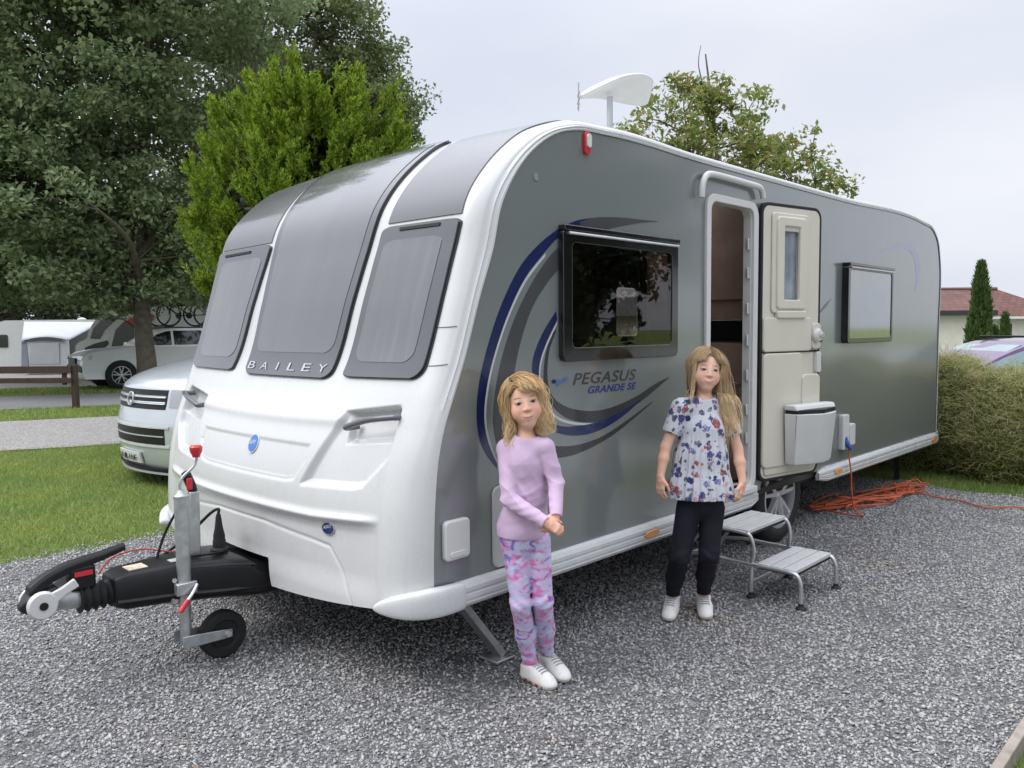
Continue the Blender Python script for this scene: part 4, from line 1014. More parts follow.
# ------------------------------------------------------------------ double step below the door
SX = 2.02
st_ = thing('double_step', (2.25, -.2, 0), 'two-tread grey folding step standing on the gravel below the open caravan door', 'step')
M_TREAD = mat('grey_ribbed_tread', (.50, .50, .49), .55, var=.08, vs=30, bump=.2, bs=220)
M_TUBE = mat('bare_steel_tube', (.58, .59, .60), .32, metal=.8, var=.08)
def tread(z, x0, x1, y0, y1):
    m = MB(); n = 3; d = (y1 - y0) / n
    for i in range(n):
        m.box((x0, y0 + i*d + .003, z-.022), (x1, y0 + (i+1)*d - .003, z))
    o = m.build('tread', M_TREAD, st_, bevel=.004)
    MB().box((x0+.012, y0+.004, z-.034), (x1-.012, y1-.004, z-.0225)).build('tread_frame', M_BLK, o)
    return o
tread(.385, 1.955, 2.42, -.34, -.11); tread(.205, 1.985, 2.455, -.60, -.375)
for x, xl in ((1.96, 1.99), (2.415, 2.45)):
    p = crv([(x, .13, .012), (x, .10, .12), (x, .02, .25), (x, -.06, .34), (x, -.12, .368), (x, -.30, .368), (x+.01, -.345, .35), (x+.02, -.36, .28), (x+.035, -.345, .20), (xl, -.345, .10), (xl, -.345, .012)], 5)
    MB().tube(p, .0115, 10).build('leg_tube', M_TUBE, st_, smooth=60)
    p = crv([(x+.01, .07, .18), (x+.02, -.05, .195), (xl, -.22, .19), (xl, -.40, .19), (xl, -.56, .19), (xl, -.605, .178), (xl, -.625, .14), (xl, -.628, .08), (xl, -.63, .012)], 5)
    MB().tube(p, .0115, 10).build('leg_tube', M_TUBE, st_, smooth=60)
    for y in (.13, -.345, -.63): MB().lathe([(0, 0), (.028, 0), (.028, .006), (.014, .018), (.014, .03), (0, .03)], 14, Matrix.Translation(((x if y > 0 else xl), y, .004))).build('rubber_foot', M_RUB, st_, smooth=40)
MB().tube([(1.95, .085, .16), (2.41, .085, .16)], .010, 8).build('cross_bar', M_TUBE, st_, smooth=60)
MB().tube([(1.99, -.345, .09), (2.45, -.345, .09)], .010, 8).build('cross_bar', M_TUBE, st_, smooth=60)

# ------------------------------------------------------------------ orange hook-up cable
M_CAB = mat('orange_cable', (.52, .11, .04), .5, var=.2, vs=3)
r2 = random.Random(4)
cx0, cy0 = ground(862, 499).x, ground(862, 499).y
pts = [(4.083, -.055, .575), (4.084, -.062, .50), (4.09, -.075, .40), (4.10, -.08, .25), (4.13, -.09, .10), (4.2, -.12, .03)]
ctr = [ground(p, q) for p, q in ((830, 507), (868, 505), (905, 492), (888, 497))]
for i in range(15):
    c_ = ctr[i % 4] + Vector((r2.uniform(-.12, .12), r2.uniform(-.05, .05), 0)); a0 = r2.uniform(0, 6.3); ra, rb = r2.uniform(.16, .36), r2.uniform(.05, .13); th = r2.uniform(-.5, .1)
    sgn = 1 if r2.random() < .7 else -1
    for k in range(9):
        a = a0 + sgn*2*PI*k/9*1.05; x_, y_ = ra*math.cos(a), rb*math.sin(a)
        pts.append((c_.x + x_*math.cos(th) - y_*math.sin(th), c_.y + x_*math.sin(th) + y_*math.cos(th), .022 + .004*i*.6 + (.05 if r2.random() < .12 else 0)*r2.random()))
for p, q in ((935, 499), (960, 503), (985, 510), (1010, 509), (1040, 512), (1100, 518)): g_ = ground(p, q); pts.append((g_.x, g_.y, .02))
cb = MB().tube(crv(pts, 5), .0062, 6).build('hook_up_cable', M_CAB, smooth=60)
tag(cb, 'tangled orange mains cable plugged into the caravan and heaped on the gravel', 'cable')
pl = MB().lathe([(0, 0), (.017, 0), (.02, .02), (.024, .05), (.030, .055), (.030, .115), (0, .115)], 16, frameM((4.083, -.062, .515), (1, 0, 0), (0, .96, .2)) @ Matrix.Rotation(0, 4, 'X'))
MB().lathe([(0, -.03), (.013, -.03), (.02, .01), (.026, .05), (.032, .055), (.032, .115), (0, .115)], 16, Matrix.Translation((4.083, -.06, .585)) @ Matrix.Rotation(R_(-40), 4, 'X')).build('plug', mat('blue_plug', (.015, .07, .30), .4), cb, smooth=40)

# ------------------------------------------------------------------ frames aligned with the view, for the things far behind
RZ = math.atan2(RT.y, RT.x)
def spot(px, d):
    p = at(px, 384, d); return Vector((p.x, p.y, 0))
def pm(d): return d / _f

# generic car: local x = forward, y = left, z = up
def side_loft(mb, prof, ys):
    """prof: list of (x, z) outline; ys: list of (y, kx, kz, z0): outline scaled about its middle and z0"""
    xm = (min(p[0] for p in prof) + max(p[0] for p in prof)) / 2
    rings = []
    for y, kx, kz, z0 in ys: rings.append([(xm + (x-xm)*kx, y, z0 + (z-z0)*kz) for x, z in prof])
    return mb.loft(rings)
def smooth_prof(pts, n=4): return [(q.x, q.z) for q in crv([(x, 0, z) for x, z in pts], n)]
def make_car(root, L, W2, body, house, wheels, wr, paint, glass, lights=True, wins=()):
    bm_ = side_loft(MB(), body, [(-W2+.02, .985, .90, .62), (-W2, 1, 1, .6), (-W2*.93, 1.0, 1.012, .5), (0, 1.025, 1.03, .5), (W2*.93, 1.0, 1.012, .5), (W2, 1, 1, .6), (W2-.02, .985, .90, .62)])
    bo = bm_.build('body', paint, root, False, smooth=28, bevel=.012)
    zt = max(z for x, z in house); zb = min(z for x, z in house)
    def gw(z): return W2 * (.955 - .17 * (z - zb) / (zt - zb))
    rings = []
    for k in (-1, -.96, -.6, 0, .6, .96, 1):
        s_ = 1 if abs(k) < .97 else .985
        xm = sum(p[0] for p in house)/len(house)
        rings.append([(xm + (x-xm)*s_, k*gw(z), z + (.02*(1-abs(k)) if z > zt-.1 else 0)) for x, z in house])
    ho = MB().loft(rings).build('cabin', paint, root, False, smooth=30)
    for sg in (-1, 1):
        for wv in wins:
            xs = [p[0] for p in wv]; m = MB()
            a = [(x, sg*(gw(z)+.006), z) for x, z in wv]; b_ = [(x, sg*(gw(z)-.03), z) for x, z in wv]
            m.loft([a, b_] if sg < 0 else [b_, a]); m.build('side_glass', glass, ho, False, smooth=0)
    for x in wheels:
        for sg in (-1, 1):
            wheel(x, sg*(W2+.03), wr, .22, sg, root, 5, False, .70)
            # dark disc in place of the wheel opening, its colour standing for shade
            m = MB(); M = frameM((x, sg*(W2+.004), wr), (1, 0, 0), (0, 0, 1)) if sg < 0 else frameM((x, sg*(W2+.004), wr), (-1, 0, 0), (0, 0, 1))
            m.lathe([(0, -.02), (wr*1.12, -.02), (wr*1.15, -.004), (wr*1.12, .004), (0, .004)], 32, M); m.build('wheel_arch', M_UNDER, bo, False, smooth=40)
    return bo, ho
M_SGLASS = mat('dark_car_glass', (.012, .014, .016), .06, coat=1, var=.1)

# ------------------------------------------------------------------ silver van beside the caravan
vx, vy = .965, 5.88
VN = thing('parked_van', (vx + 2.4, vy, 0), 'silver panel van with black grilles, parked nose out behind the white caravan front', 'van')
M_SIL = mat('silver_car_paint', (.60, .64, .68), .3, metal=.45, coat=.8, var=.05, vs=2)
VP = [(.085, .15), (.04, .20), (.012, .30), (.0, .40), (-.004, .58), (.008, .66), (.028, .745), (.05, .84), (.075, .955), (.12, 1.005), (.21, 1.06), (.40, 1.125), (.64, 1.185), (.86, 1.235), (1.0, 1.30), (1.55, 1.80), (1.72, 1.90), (1.95, 1.945), (3.2, 1.965), (4.6, 1.94), (4.8, 1.80), (4.88, 1.2), (4.9, .5), (4.86, .3)]
def van_surf(u, z_i, t):   # t in -1..1 across
    pass
VPs = [(q.x, q.z) for q in crv([(x, 0, z) for x, z in VP], 5)]
ncol = 41; ts = np.linspace(-1, 1, ncol)
P = np.zeros((len(VPs), ncol, 3))
for i, (x, z) in enumerate(VPs):
    hw = .95 - .10*max(0, min(1, (z-1.1)/.85)); dy = np.sign(ts) * hw * (1 - (1-np.abs(ts))**1.35)
    bow = .30 if x < 1.0 else .30*max(0, 1-(x-1.0)/.6)
    if x > 3: bow = -.05
    fall = .035*np.abs(ts)**4 * (1 if .9 < z else .2)
    P[i, :, 0] = vx + x + bow*dy*dy + (.10*np.maximum(0, np.abs(ts)-.8)**2/.04*.5 if x < 1 else 0); P[i, :, 1] = vy + dy; P[i, :, 2] = z - fall
m = MB().grid(P, flip=True)
for j in (0, ncol-1): m.add(P[:, j], [tuple(range(len(VPs)))[::(1 if j else -1)]])
vb = m.build('body', M_SIL, VN, smooth=40)
def vfront(y, z):   # x of the fascia
    i = int(np.argmin([abs(q[1]-z) + (10 if q[0] > .9 else 0) for q in VPs])); dy = y - vy; t_ = 1 - (1-min(1, abs(dy)/.95))**(1/1.35)
    return vx + VPs[i][0] + .30*dy*dy + .10*max(0, t_-.8)**2/.04*.5
def vpanel(name, y0, y1, z0, z1, m_, off=.006, th=.02, par=None, n=14, shrink=0):
    mb = MB(); rows = []
    zs = np.linspace(z0, z1, 5); ys_ = np.linspace(y0, y1, n)
    G = np.array([[(vfront(y, z) - off, y, z + shrink*abs((y-vy)/.6)**2*(1 if z > (z0+z1)/2 else -1)*-.5) for y in ys_] for z in zs])
    mb.grid(G, flip=True)
    per = [G[0, j] for j in range(n)] + [G[i, -1] for i in range(1, 5)] + [G[-1, j] for j in range(n-2, -1, -1)] + [G[i, 0] for i in range(3, 0, -1)]
    mb.loft([per, [p + np.array((th, 0, 0)) for p in per]], cap=False)
    return mb.build(name, m_, par or vb, smooth=30)
ug = vpanel('upper_grille', vy-.58, vy+.58, .755, .945, M_BLK, .004)
for z in (.808, .868): vpanel('grille_bar', vy-.57, vy+.57, z, z+.022, M_SIL, .016, .02, ug)
lg_ = vpanel('lower_grille', vy-.60, vy+.60, .415, .572, M_BLK, .004)
vpanel('grille_bar', vy-.59, vy+.59, .492, .504, M_SIL, .012, .02, lg_)
vpanel('bumper_line', vy-.66, vy+.66, .575, .600, mat('bright_silver_trim', (.7, .72, .74), .25, metal=.4), .012, .02)
vpanel('bumper_line', vy-.66, vy+.66, .388, .412, mat('bright_silver_trim2', (.7, .72, .74), .25, metal=.4), .012, .02)
sp_ = vpanel('front_splitter', vy-.80, vy+.80, .135, .175, M_BLK, .05, .12)
vpanel('splitter_edge', vy-.80, vy+.80, .12, .140, mat('grey_lip_edge', (.35, .36, .38), .35), .065, .12, sp_)
for s_ in (-1, 1): vpanel('headlight', vy+s_*.62, vy+s_*.86, .78, .95, mat('headlamp_glass', (.35, .37, .40), .08, coat=1), .006, .02)
pl_ = vpanel('number_plate', vy-.24, vy+.28, .215, .325, mat('white_number_plate', (.62, .62, .60), .4), .03, .02, n=5)
u0 = 0.0
for ch in 'WA11 ANF':
    if ch != ' ':
        wl = .026 if ch == '1' else .050
        tm = text_mesh(ch, .085, None, .001, width=wl, bold=.0005)
        for v in tm.vertices:
            y = vy + .24 - u0 - v.co.x; v.co = (vfront(y, .27) - .0325 - v.co.z, y, .238 + v.co.y)
        me_obj('plate_letter', tm, M_BLK, pl_, smooth=0)
    u0 += .036 if ch in '1 ' else .064
ry = vy - .05
me_obj('maker_roundel', plate_mesh([[(.07*math.cos(a), .07*math.sin(a)) for a in np.linspace(0, 2*PI, 28)[:-1]], [(.058*math.cos(a), .058*math.sin(a)) for a in np.linspace(0, 2*PI, 28)[:-1]]], .012, frameM((vfront(vy, .85)-.025, vy, .85), (0, -1, 0), (.2, 0, 1))), M_ALU, ug)
for sg in (-1, 1): wheel(vx+.95, vy+sg*.92, .33, .22, sg, VN, 5); wheel(vx+4.0, vy+sg*.92, .33, .22, sg, VN, 5)
MB().box((vx+.3, vy-.85, .14), (vx+4.7, vy+.85, .35)).build('underbody', M_UNDER, VN)
for sg in (-1, 1):
    me_obj('side_glass', plate_mesh([rrect(vx+1.75, 1.28, vx+2.75, 1.80, .06)], .02, frameM((0, vy+sg*.905, 0), (1, 0, 0), (0, -.02*sg, 1)) if sg < 0 else frameM((0, vy+.905, 0), (1, 0, 0), (0, 0, 1))), M_SGLASS, VN)
m = MB(); G = np.array([[(vx + 1.04 + .5*k + .26*(y*y) - .012, vy + y*(1-.06*k), 1.335 + .455*k + .012) for y in np.linspace(-.8, .8, 15)] for k in np.linspace(0, 1, 8)])
m.grid(G, flip=True).build('windscreen', M_SGLASS, VN, smooth=60)

# ------------------------------------------------------------------ white SUV with two bicycles on its roof
d = 23.2; sp0 = spot(166, d)
SUVC = thing('parked_car', sp0, 'white estate car with dark alloy wheels and bicycles on its roof, behind the tree trunk', 'car', rz=RZ + PI - R_(-40))
MW = mat('white_car_paint', (.86, .88, .90), .3, coat=.8, var=.03)
body = smooth_prof([(2.30, .28), (2.36, .45), (2.36, .72), (2.28, .90), (2.0, 1.02), (1.4, 1.09), (.95, 1.13), (.0, 1.12), (-1.4, 1.14), (-2.1, 1.12), (-2.32, .95), (-2.34, .5), (-2.25, .3), (-1.0, .24), (1.0, .24)], 3)
house = smooth_prof([(1.05, 1.06), (.55, 1.40), (.25, 1.56), (-.1, 1.62), (-1.0, 1.63), (-1.6, 1.57), (-2.0, 1.35), (-2.2, 1.08), (-1.0, 1.05)], 3)
bo, ho = make_car(SUVC, 4.7, .94, body, house, (1.42, -1.40), .36, MW, M_SGLASS, wins=([(.86, 1.16), (.42, 1.46), (.17, 1.55), (.05, 1.56), (.05, 1.16)], [(-.02, 1.16), (-.02, 1.56), (-.8, 1.565), (-.95, 1.16)], [(-1.02, 1.16), (-.88, 1.56), (-1.5, 1.52), (-1.85, 1.18)]))
# front end: grille, lights, intakes
m = MB(); m.loft([[(2.452-.03*abs(y), y, z) for z in (.50, .84)] + [(2.38-.03*abs(y), y, z) for z in (.84, .50)] for y in np.linspace(-.42, .42, 7)]); m.build('grille', M_BLK, bo, False)
for sg in (-1, 1):
    m = MB(); m.loft([[(2.400-.02*k, sg*(.5+.4*k), .80), (2.385-.05*k, sg*(.5+.4*k), .90), (2.22-.1*k, sg*(.5+.43*k), .93), (2.22-.1*k, sg*(.5+.43*k), .80)] for k in (0, .5, 1)]); m.build('headlight', mat('headlamp_glass_clear', (.55, .58, .6), .08, coat=1), bo, False)
    m = MB(); m.loft([[(2.435-.05*k, sg*(.55+.33*k), .48-.02*k), (2.435-.05*k, sg*(.55+.33*k), .66-.05*k), (2.32-.05*k, sg*(.55+.37*k), .66-.05*k), (2.32-.05*k, sg*(.55+.37*k), .48)] for k in (0, .5, 1)]); m.build('air_intake', M_BLK, bo, False)
    MB().box((.62, sg*.97-.09, 1.08), (.85, sg*.97+.09, 1.24)).build('wing_mirror', MW, bo, False, bevel=.04, seg=3)
    MB().tube([(.1, sg*.66, 1.66), (-1.5, sg*.66, 1.64)], .018, 8).build('roof_rail', M_BLK, ho, False)
MB().box((2.43, -.26, .46), (2.465, .26, .57)).build('number_plate', mat('white_number_plate_far', (.7, .7, .68), .4), bo, False)
MB().box((-2.0, -.85, .22), (2.1, .85, .36)).build('underbody', M_UNDER, SUVC, False)
MB().box((.15, -.75, 1.66), (.19, .75, 1.70)).box((-1.25, -.75, 1.66), (-1.21, .75, 1.70)).build('roof_bars', M_BLK, SUVC, False)
sR = RZ + PI - R_(-40)
def bicycle(y, x0, label):
    cs, sn = math.cos(sR), math.sin(sR)
    B = thing('bicycle', sp0 + Vector((cs*x0 - sn*y, sn*x0 + cs*y, 1.70)), label, 'bicycle', 'bicycles on the roof of the white car', rz=sR)
    r = .33
    for x in (.52, -.52):
        t_ = MB().tube([(x + r*math.cos(a), 0, r + r*math.sin(a)) for a in np.linspace(0, 2*PI, 33)[:-1]], .026, 8, closed=True).build('bicycle_wheel', M_RUB, B, False, smooth=60)
        m = MB()
        for k in range(10): a = PI*k/10; m.tube([(x - r*math.cos(a), 0, r - r*math.sin(a)), (x + r*math.cos(a), 0, r + r*math.sin(a))], .003, 4)
        m.build('spokes', M_ALU, t_, False)
    m = MB()
    P_ = dict(h=(.36, 0, .78), h2=(.40, 0, .66), bb=(-.06, 0, .30), st=(-.20, 0, .80), f=(.52, 0, .33), r=(-.52, 0, .33), sj=(-.17, 0, .70))
    for a, b_, q in (('h', 'sj', .02), ('h2', 'bb', .024), ('st', 'bb', .018), ('h', 'f', .018), ('r', 'bb', .014), ('r', 'sj', .012)): m.tube([P_[a], P_[b_]], q, 8)
    m.build('frame', M_BLK, B, False, smooth=60)
    MB().tube(crv([(.36, -.3, .86), (.38, -.12, .87), (.37, 0, .80), (.38, .12, .87), (.36, .3, .86)], 4), .014, 8).build('handlebar', M_BLK, B, False, smooth=60)
    MB().box((-.32, -.06, .80), (-.08, .06, .85), taper=(.8, .5)).build('saddle', M_BLK, B, False, bevel=.02)
    MB().lathe([(0, -.01), (.09, -.01), (.09, .01), (0, .01)], 20, frameM((-.06, -.05, .30), (1, 0, 0), (0, 0, 1))).build('chainwheel', M_BLK, B, False)
bicycle(.42, -.55, 'black bicycle on the white car roof, the nearer to the camera')
bicycle(-.05, -.40, 'black bicycle on the white car roof, the farther from the camera')

# ------------------------------------------------------------------ caravan with slanted window behind the SUV
d = 27.; s0 = spot(150, d); q = pm(d)
C2 = thing('parked_caravan', s0, 'touring caravan with slanted dark front window and red stripe behind the white car', 'caravan', rz=RZ)
def lx(px, px0): return (px - px0) * q
zz_ = lambda py: 1.5 + (333 - py) * q
pr = [(lx(78, 150), zz_(366)), (lx(77, 150), zz_(345)), (lx(88, 150), zz_(338)), (lx(91, 150), zz_(330)), (lx(99, 150), zz_(319)), (lx(114, 150), zz_(312)), (lx(133, 150), zz_(308.5)), (lx(170, 150), zz_(307)), (lx(290, 150), zz_(307)), (lx(300, 150), zz_(315)), (lx(300, 150), zz_(366))]
prs = [(a.x, a.z) for a in crv([(x, 0, z) for x, z in pr], 4)]
cb2 = MB().loft([[(x*.995 if k in (0, 3) else x, y, z) for x, z in prs] for k, y in enumerate((0, .06, 2.1, 2.16))]).build('body', mat('second_caravan_white', (.84, .85, .84), .4, coat=.3, var=.04), C2, False, smooth=35)
def c2plate(name, pix, m_, y=-.012, th=.02):
    P_ = [(lx(a, 150), zz_(b_)) for a, b_ in pix]; me_obj(name, plate_mesh([P_], th, SIDE(y)), m_, cb2, False, smooth=0)
c2plate('front_window', [(92.5, 338), (96, 328), (104, 320), (116, 315), (125.5, 315), (116, 322), (107, 330), (102, 338.5)], M_GLB)
c2plate('side_graphic', [(113, 347), (118, 330), (126, 322), (136, 319), (136, 346)], mat('charcoal_panel', (.03, .032, .04), .3, coat=.4))
c2plate('red_stripe', [(126, 323.5), (134, 318), (156, 315), (158, 318), (152, 324), (140, 325)], M_RED, -.03)
c2plate('red_stripe', [(150, 338), (158, 326), (161, 328), (157, 336)], M_RED, -.03)
c2plate('side_window', [(139, 344), (139, 327), (176, 326), (176, 344)], M_GLB, -.02)
c2plate('gas_locker_panel', [(86, 355), (87, 347), (97, 343), (109, 340), (111, 343), (106, 348), (98, 353), (90, 357)], mat('charcoal_panel2', (.04, .04, .045), .4), -.02)
for x in (lx(215, 150),): wheel(x, .06, .33, .2, -1, C2, 5, False)
MB().box((lx(80, 150), .1, .3), (lx(298, 150), 2.0, zz_(364))).build('underbody', M_UNDER, C2, False)

# ------------------------------------------------------------------ far caravan and its awning
d = 31.; s0 = spot(30, d); q = pm(d)
C3 = thing('parked_caravan', s0, 'white caravan with a black window and pale awning, beyond the wooden fence', 'caravan', rz=RZ)
X = lambda px: (px - 30) * q
Z = lambda py: 1.5 + (333.5 - py) * q
pr = [(X(-70), Z(368)), (X(-72), Z(335)), (X(-64), Z(324)), (X(-50), Z(320)), (X(90), Z(319.5)), (X(100), Z(326)), (X(102), Z(345)), (X(100), Z(368))]
prs = [(a.x, a.z) for a in crv([(x, 0, z) for x, z in pr], 4)]
c3 = MB().loft([[(x*(.995 if k in (0, 3) else 1), y, z) for x, z in prs] for k, y in enumerate((1.0, 1.06, 3.1, 3.16))]).build('body', mat('far_caravan_white', (.60, .62, .60), .5, var=.05), C3, False, smooth=35)
me_obj('side_window', plate_mesh([rrect(X(-28), Z(347), X(-6), Z(334), .05)], .03, SIDE(.99)), M_GLB, c3, False)
MB().lathe([(0, 0), (.16, 0), (.17, .08), (.08, .13), (0, .14)], 16, Matrix.Translation((X(57), 2, Z(320)))).build('roof_vent', mat('roof_vent_white', (.7, .7, .7), .4), c3, False)
MB().lathe([(0, -.2), (.33, -.2), (.33, 0), (0, 0)], 24, frameM((X(10), 1.02, .33), (1, 0, 0), (0, 0, 1))).build('tyre', M_RUB, C3, False)
MB().box((X(-66), 1.1, .3), (X(98), 3.0, Z(366))).build('underbody', M_UNDER, C3, False)
AW = thing('awning', s0, 'pale grey awning tent with an arched dark edge, beyond the wooden fence', 'awning', rz=RZ)
MA1 = mat('awning_light_fabric', (.52, .54, .57), .85, var=.06, vs=3, bump=.2, bs=8); MA2 = mat('awning_grey_fabric', (.24, .26, .30), .85, var=.08, vs=3, bump=.2, bs=8); MA3 = mat('awning_dark_fabric', (.09, .10, .12), .85, var=.1)
MA4 = mat('awning_clear_panel', (.44, .46, .48), .3, var=.06, vs=3)
X0 = lambda px, y=0: X(px) * (1 + y/d*0)
# gabled end, sloped roof, front wall
m = MB(); rid = [(X(0), .98, Z(326)), (X(12), .98, Z(321)), (X(27), .98, Z(321.5)), (X(92), .98, Z(322))]; 
eav = [(X(43), -1.2, Z(340)), (X(60), -1.25, Z(336.5)), (X(70), -1.25, Z(336.5)), (X(84), -1.2, Z(340))]
G = np.array([[np.array(rid[1]) + (np.array(rid[3])-np.array(rid[1]))*u for u in np.linspace(0, 1, 14)], [np.array((X(43)+(X(88)-X(43))*u, -1.2, Z(340) + .13*math.sin(PI*u))) for u in np.linspace(0, 1, 14)]])
G3 = np.stack([G[0]*(1-k) + G[1]*k + np.array((0, 0, -.10*math.sin(PI*k)*0)) for k in np.linspace(0, 1, 8)])
m.grid(G3); aw_roof = m.build('roof', MA1, AW, False, smooth=60)
aw_roof.modifiers.new('th', 'SOLIDIFY').thickness = .02
def awp(name, pts, m_, par=AW):
    mb = MB(); n_ = len(pts); P_ = [Vector(p) for p in pts]; nr = (P_[1]-P_[0]).cross(P_[2]-P_[0]).normalized()*.01
    mb.loft([[p - nr for p in P_], [p + nr for p in P_]]); return mb.build(name, m_, par, False, smooth=0)
gp = awp('side_panel', [(X(12), .97, Z(322)), (X(43), -1.2, Z(340)), (X(46), -1.25, .02), (X(22), .97, .02)], MA2)
awp('doorway', [(X(23.5), .80, Z(337)), (X(28), .47, Z(336)), (X(31), .2, Z(339)), (X(31), .1, .05), (X(24), .80, .05)], MA1, gp)
fw_ = awp('front_panel', [(X(43), -1.2, Z(340)), (X(88), -1.2, Z(340)), (X(90), -1.3, .02), (X(42), -1.3, .02)], MA1)
awp('window_panel', [(X(52), -1.235, Z(342)), (X(79), -1.235, Z(342)), (X(79.5), -1.29, Z(362)), (X(51), -1.29, Z(362))], MA4, fw_)
awp('grey_band', [(X(43), -1.215, Z(341)), (X(47.5), -1.215, Z(341)), (X(50), -1.30, Z(365)), (X(43), -1.30, Z(365))], MA2, fw_)
m = MB(); ar = [(X(43)+(X(86)-X(43))*u, Z(341.5) + .19*math.sin(PI*u)) for u in np.linspace(0, 1, 14)] ; ar2 = [(X(43)+(X(86)-X(43))*u, Z(341.5) + .05*math.sin(PI*u)) for u in np.linspace(1, 0, 14)]
me_obj('arched_edge', plate_mesh([ar + ar2], .03, SIDE(-1.235)), MA3, fw_, False, smooth=0)

# ------------------------------------------------------------------ wooden rail fence on the verge
M_FEN = mat('brown_stained_timber', (.055, .032, .022), .8, var=.3, vs=18, bump=.4)
d = 16.2; s0 = spot(75, d); q = pm(d)
FN = thing('rail_fence', s0, 'low brown two-rail wooden fence ending at a post on the grass by the lane', 'fence', rz=RZ - R_(3))
for x in (0, -2.4, -4.8, -7.2): MB().box((x-.055, -.055, -.03), (x+.055, .055, .88 if x == 0 else .84), taper=(.92, .92)).build('post', M_FEN, FN, False, bevel=.008)
MB().box((-7.3, -.095, .70), (-.02, -.055, .845)).build('rail', M_FEN, FN, False, bevel=.006)
MB().box((-7.3, -.095, .50), (-.02, -.055, .605)).build('rail', M_FEN, FN, False, bevel=.006)
MB().box((-.24, -.055, .46), (-.15, -.01, .80)).build('batten', M_FEN, FN, False, bevel=.006)

# ------------------------------------------------------------------ bungalow beyond the hedge
d = 34.; s0 = spot(985, d); q = pm(d)
HB = thing('bungalow', s0, 'cream bungalow with a brown tiled roof beyond the hedge', 'house', rz=RZ)
X = lambda px: (px - 985) * q
Z = lambda py: 1.5 + (326 - py) * q
M_CRW = mat('cream_render', (.74, .71, .64), .85, var=.05, vs=3, bump=.1, bs=40)
t = NT('brown_roof_tiles'); v = t.coord(); wv = t.n('TexBrick', Scale=1.0, Mortar_Size=.02, Brick_Width=.32, Row_Height=.28); 
wv.inputs['Color1'].default_value = (.115, .050, .040, 1); wv.inputs['Color2'].default_value = (.15, .066, .052, 1); wv.inputs['Mortar'].default_value = (.06, .035, .03, 1)
mpn = t.n('Mapping'); t.l(v, mpn.inputs['Vector']); mpn.inputs['Rotation'].default_value = (0, 0, 0); cmb = t.n('SeparateXYZ'); t.l(v, cmb.inputs[0]); cb_ = t.n('CombineXYZ'); t.l(cmb.outputs[0], cb_.inputs[0]); t.l(t.math('MULTIPLY', cmb.outputs[2], 2.2), cb_.inputs[1]); t.l(cb_.outputs[0], wv.inputs['Vector'])
nn_ = t.noise(v, 1.2, 4); t.base(t.mix(1, wv.outputs['Color'], t.ramp(nn_.outputs['Fac'], [(.3, .85), (.7, 1.25)]), 'MULTIPLY')); t.set(Roughness=.8); t.bump(wv.outputs['Fac'], .4, .03); M_TILE = t.m
x0, x1 = X(890), X(1090)
wl = MB().box((x0+.3, 0, -.05), (X(988), 6, Z(312))).box((X(988), 1.6, -.05), (x1, 6, Z(319))).build('wall', M_CRW, HB, False)
zr, ze = Z(287), Z(311)
m = MB(); dep = 3.2
def slab(mb, P_, th=.10):
    P_ = [Vector(p) for p in P_]; mb.loft([[p - Vector((0, 0, th)) for p in P_], P_])
slab(m, [(x0-.3, -.35, ze), (X(990), -.35, ze), (X(1008), dep, zr), (x0-.3, dep, zr)])
slab(m, [(X(976), 1.2, Z(317)), (x1+.3, 1.2, Z(317.5)), (x1-2.2, dep+.002, zr-.01), (X(985), dep+.002, zr-.01)])
slab(m, [(x0-.3, dep+.005, zr), (x1-2.2, dep+.005, zr), (x1+.3, 6.6, ze), (x0-.3, 6.6, ze)])
slab(m, [(x1+.3, 1.2, Z(317.5)), (x1+.3, 6.6, Z(317.5)), (x1-2.2, dep, zr)])
rf_ = m.build('roof', M_TILE, HB, False, smooth=0)
MB().tube([(x0-.3, dep, zr+.02), (x1-2.2, dep, zr+.02)], .09, 10).build('ridge_tiles', mat('ridge_tile', (.13, .075, .065), .8), rf_, False)
MB().box((x0-.3, -.40, ze-.22), (X(990), -.36, ze-.02)).build('fascia', mat('dark_fascia', (.03, .03, .03), .6), rf_, False)
MB().box((X(990), 1.12, Z(319.5)), (x1+.3, 1.18, Z(317))).build('gutter', mat('white_gutter', (.7, .7, .68), .5), rf_, False)
for a, b_ in ((1006, 1017), (1019, 1034)):
    wf = MB().box((X(a), 1.55, Z(339)), (X(b_), 1.62, Z(323))).build('window', mat('white_frame', (.7, .7, .68), .5), HB, False)
    MB().box((X(a)+.06, 1.535, Z(338)), (X(b_)-.06, 1.56, Z(324.5))).build('pane', M_SGLASS, wf, False)
MB().lathe([(0, -.03), (.13, -.03), (.13, 0), (0, 0)], 20, frameM((X(993.5), 1.56, Z(322)), (1, 0, 0), (0, 0, 1))).build('wall_lamp', M_GLB, HB, False)

# ------------------------------------------------------------------ lilac car behind the hedge
d = 10.6; s0 = spot(1012, d)
PC = thing('parked_car', s0, 'purple hatchback with pale windows showing above the hedge', 'car', rz=RZ + PI); PC.scale = (1, 1, .93)
M_PUR = mat('purple_car_paint', (.16, .085, .20), .25, metal=.4, coat=.8, var=.05)
M_PGL = mat('sky_tinted_car_glass', (.22, .33, .36), .08, coat=1, var=.15, vs=3)  # pale blue base stands in for sky reflected in the glass
body = smooth_prof([(1.98, .25), (2.06, .45), (2.04, .68), (1.85, .82), (1.2, .95), (.9, .97), (0, .97), (-1.4, 1.0), (-1.9, .95), (-2.0, .6), (-1.95, .3), (-1, .22), (1, .22)], 3)
house = smooth_prof([(1.2, .90), (.75, 1.14), (.30, 1.33), (-.1, 1.41), (-.9, 1.40), (-1.5, 1.28), (-1.85, .98), (-1.0, .9)], 3)
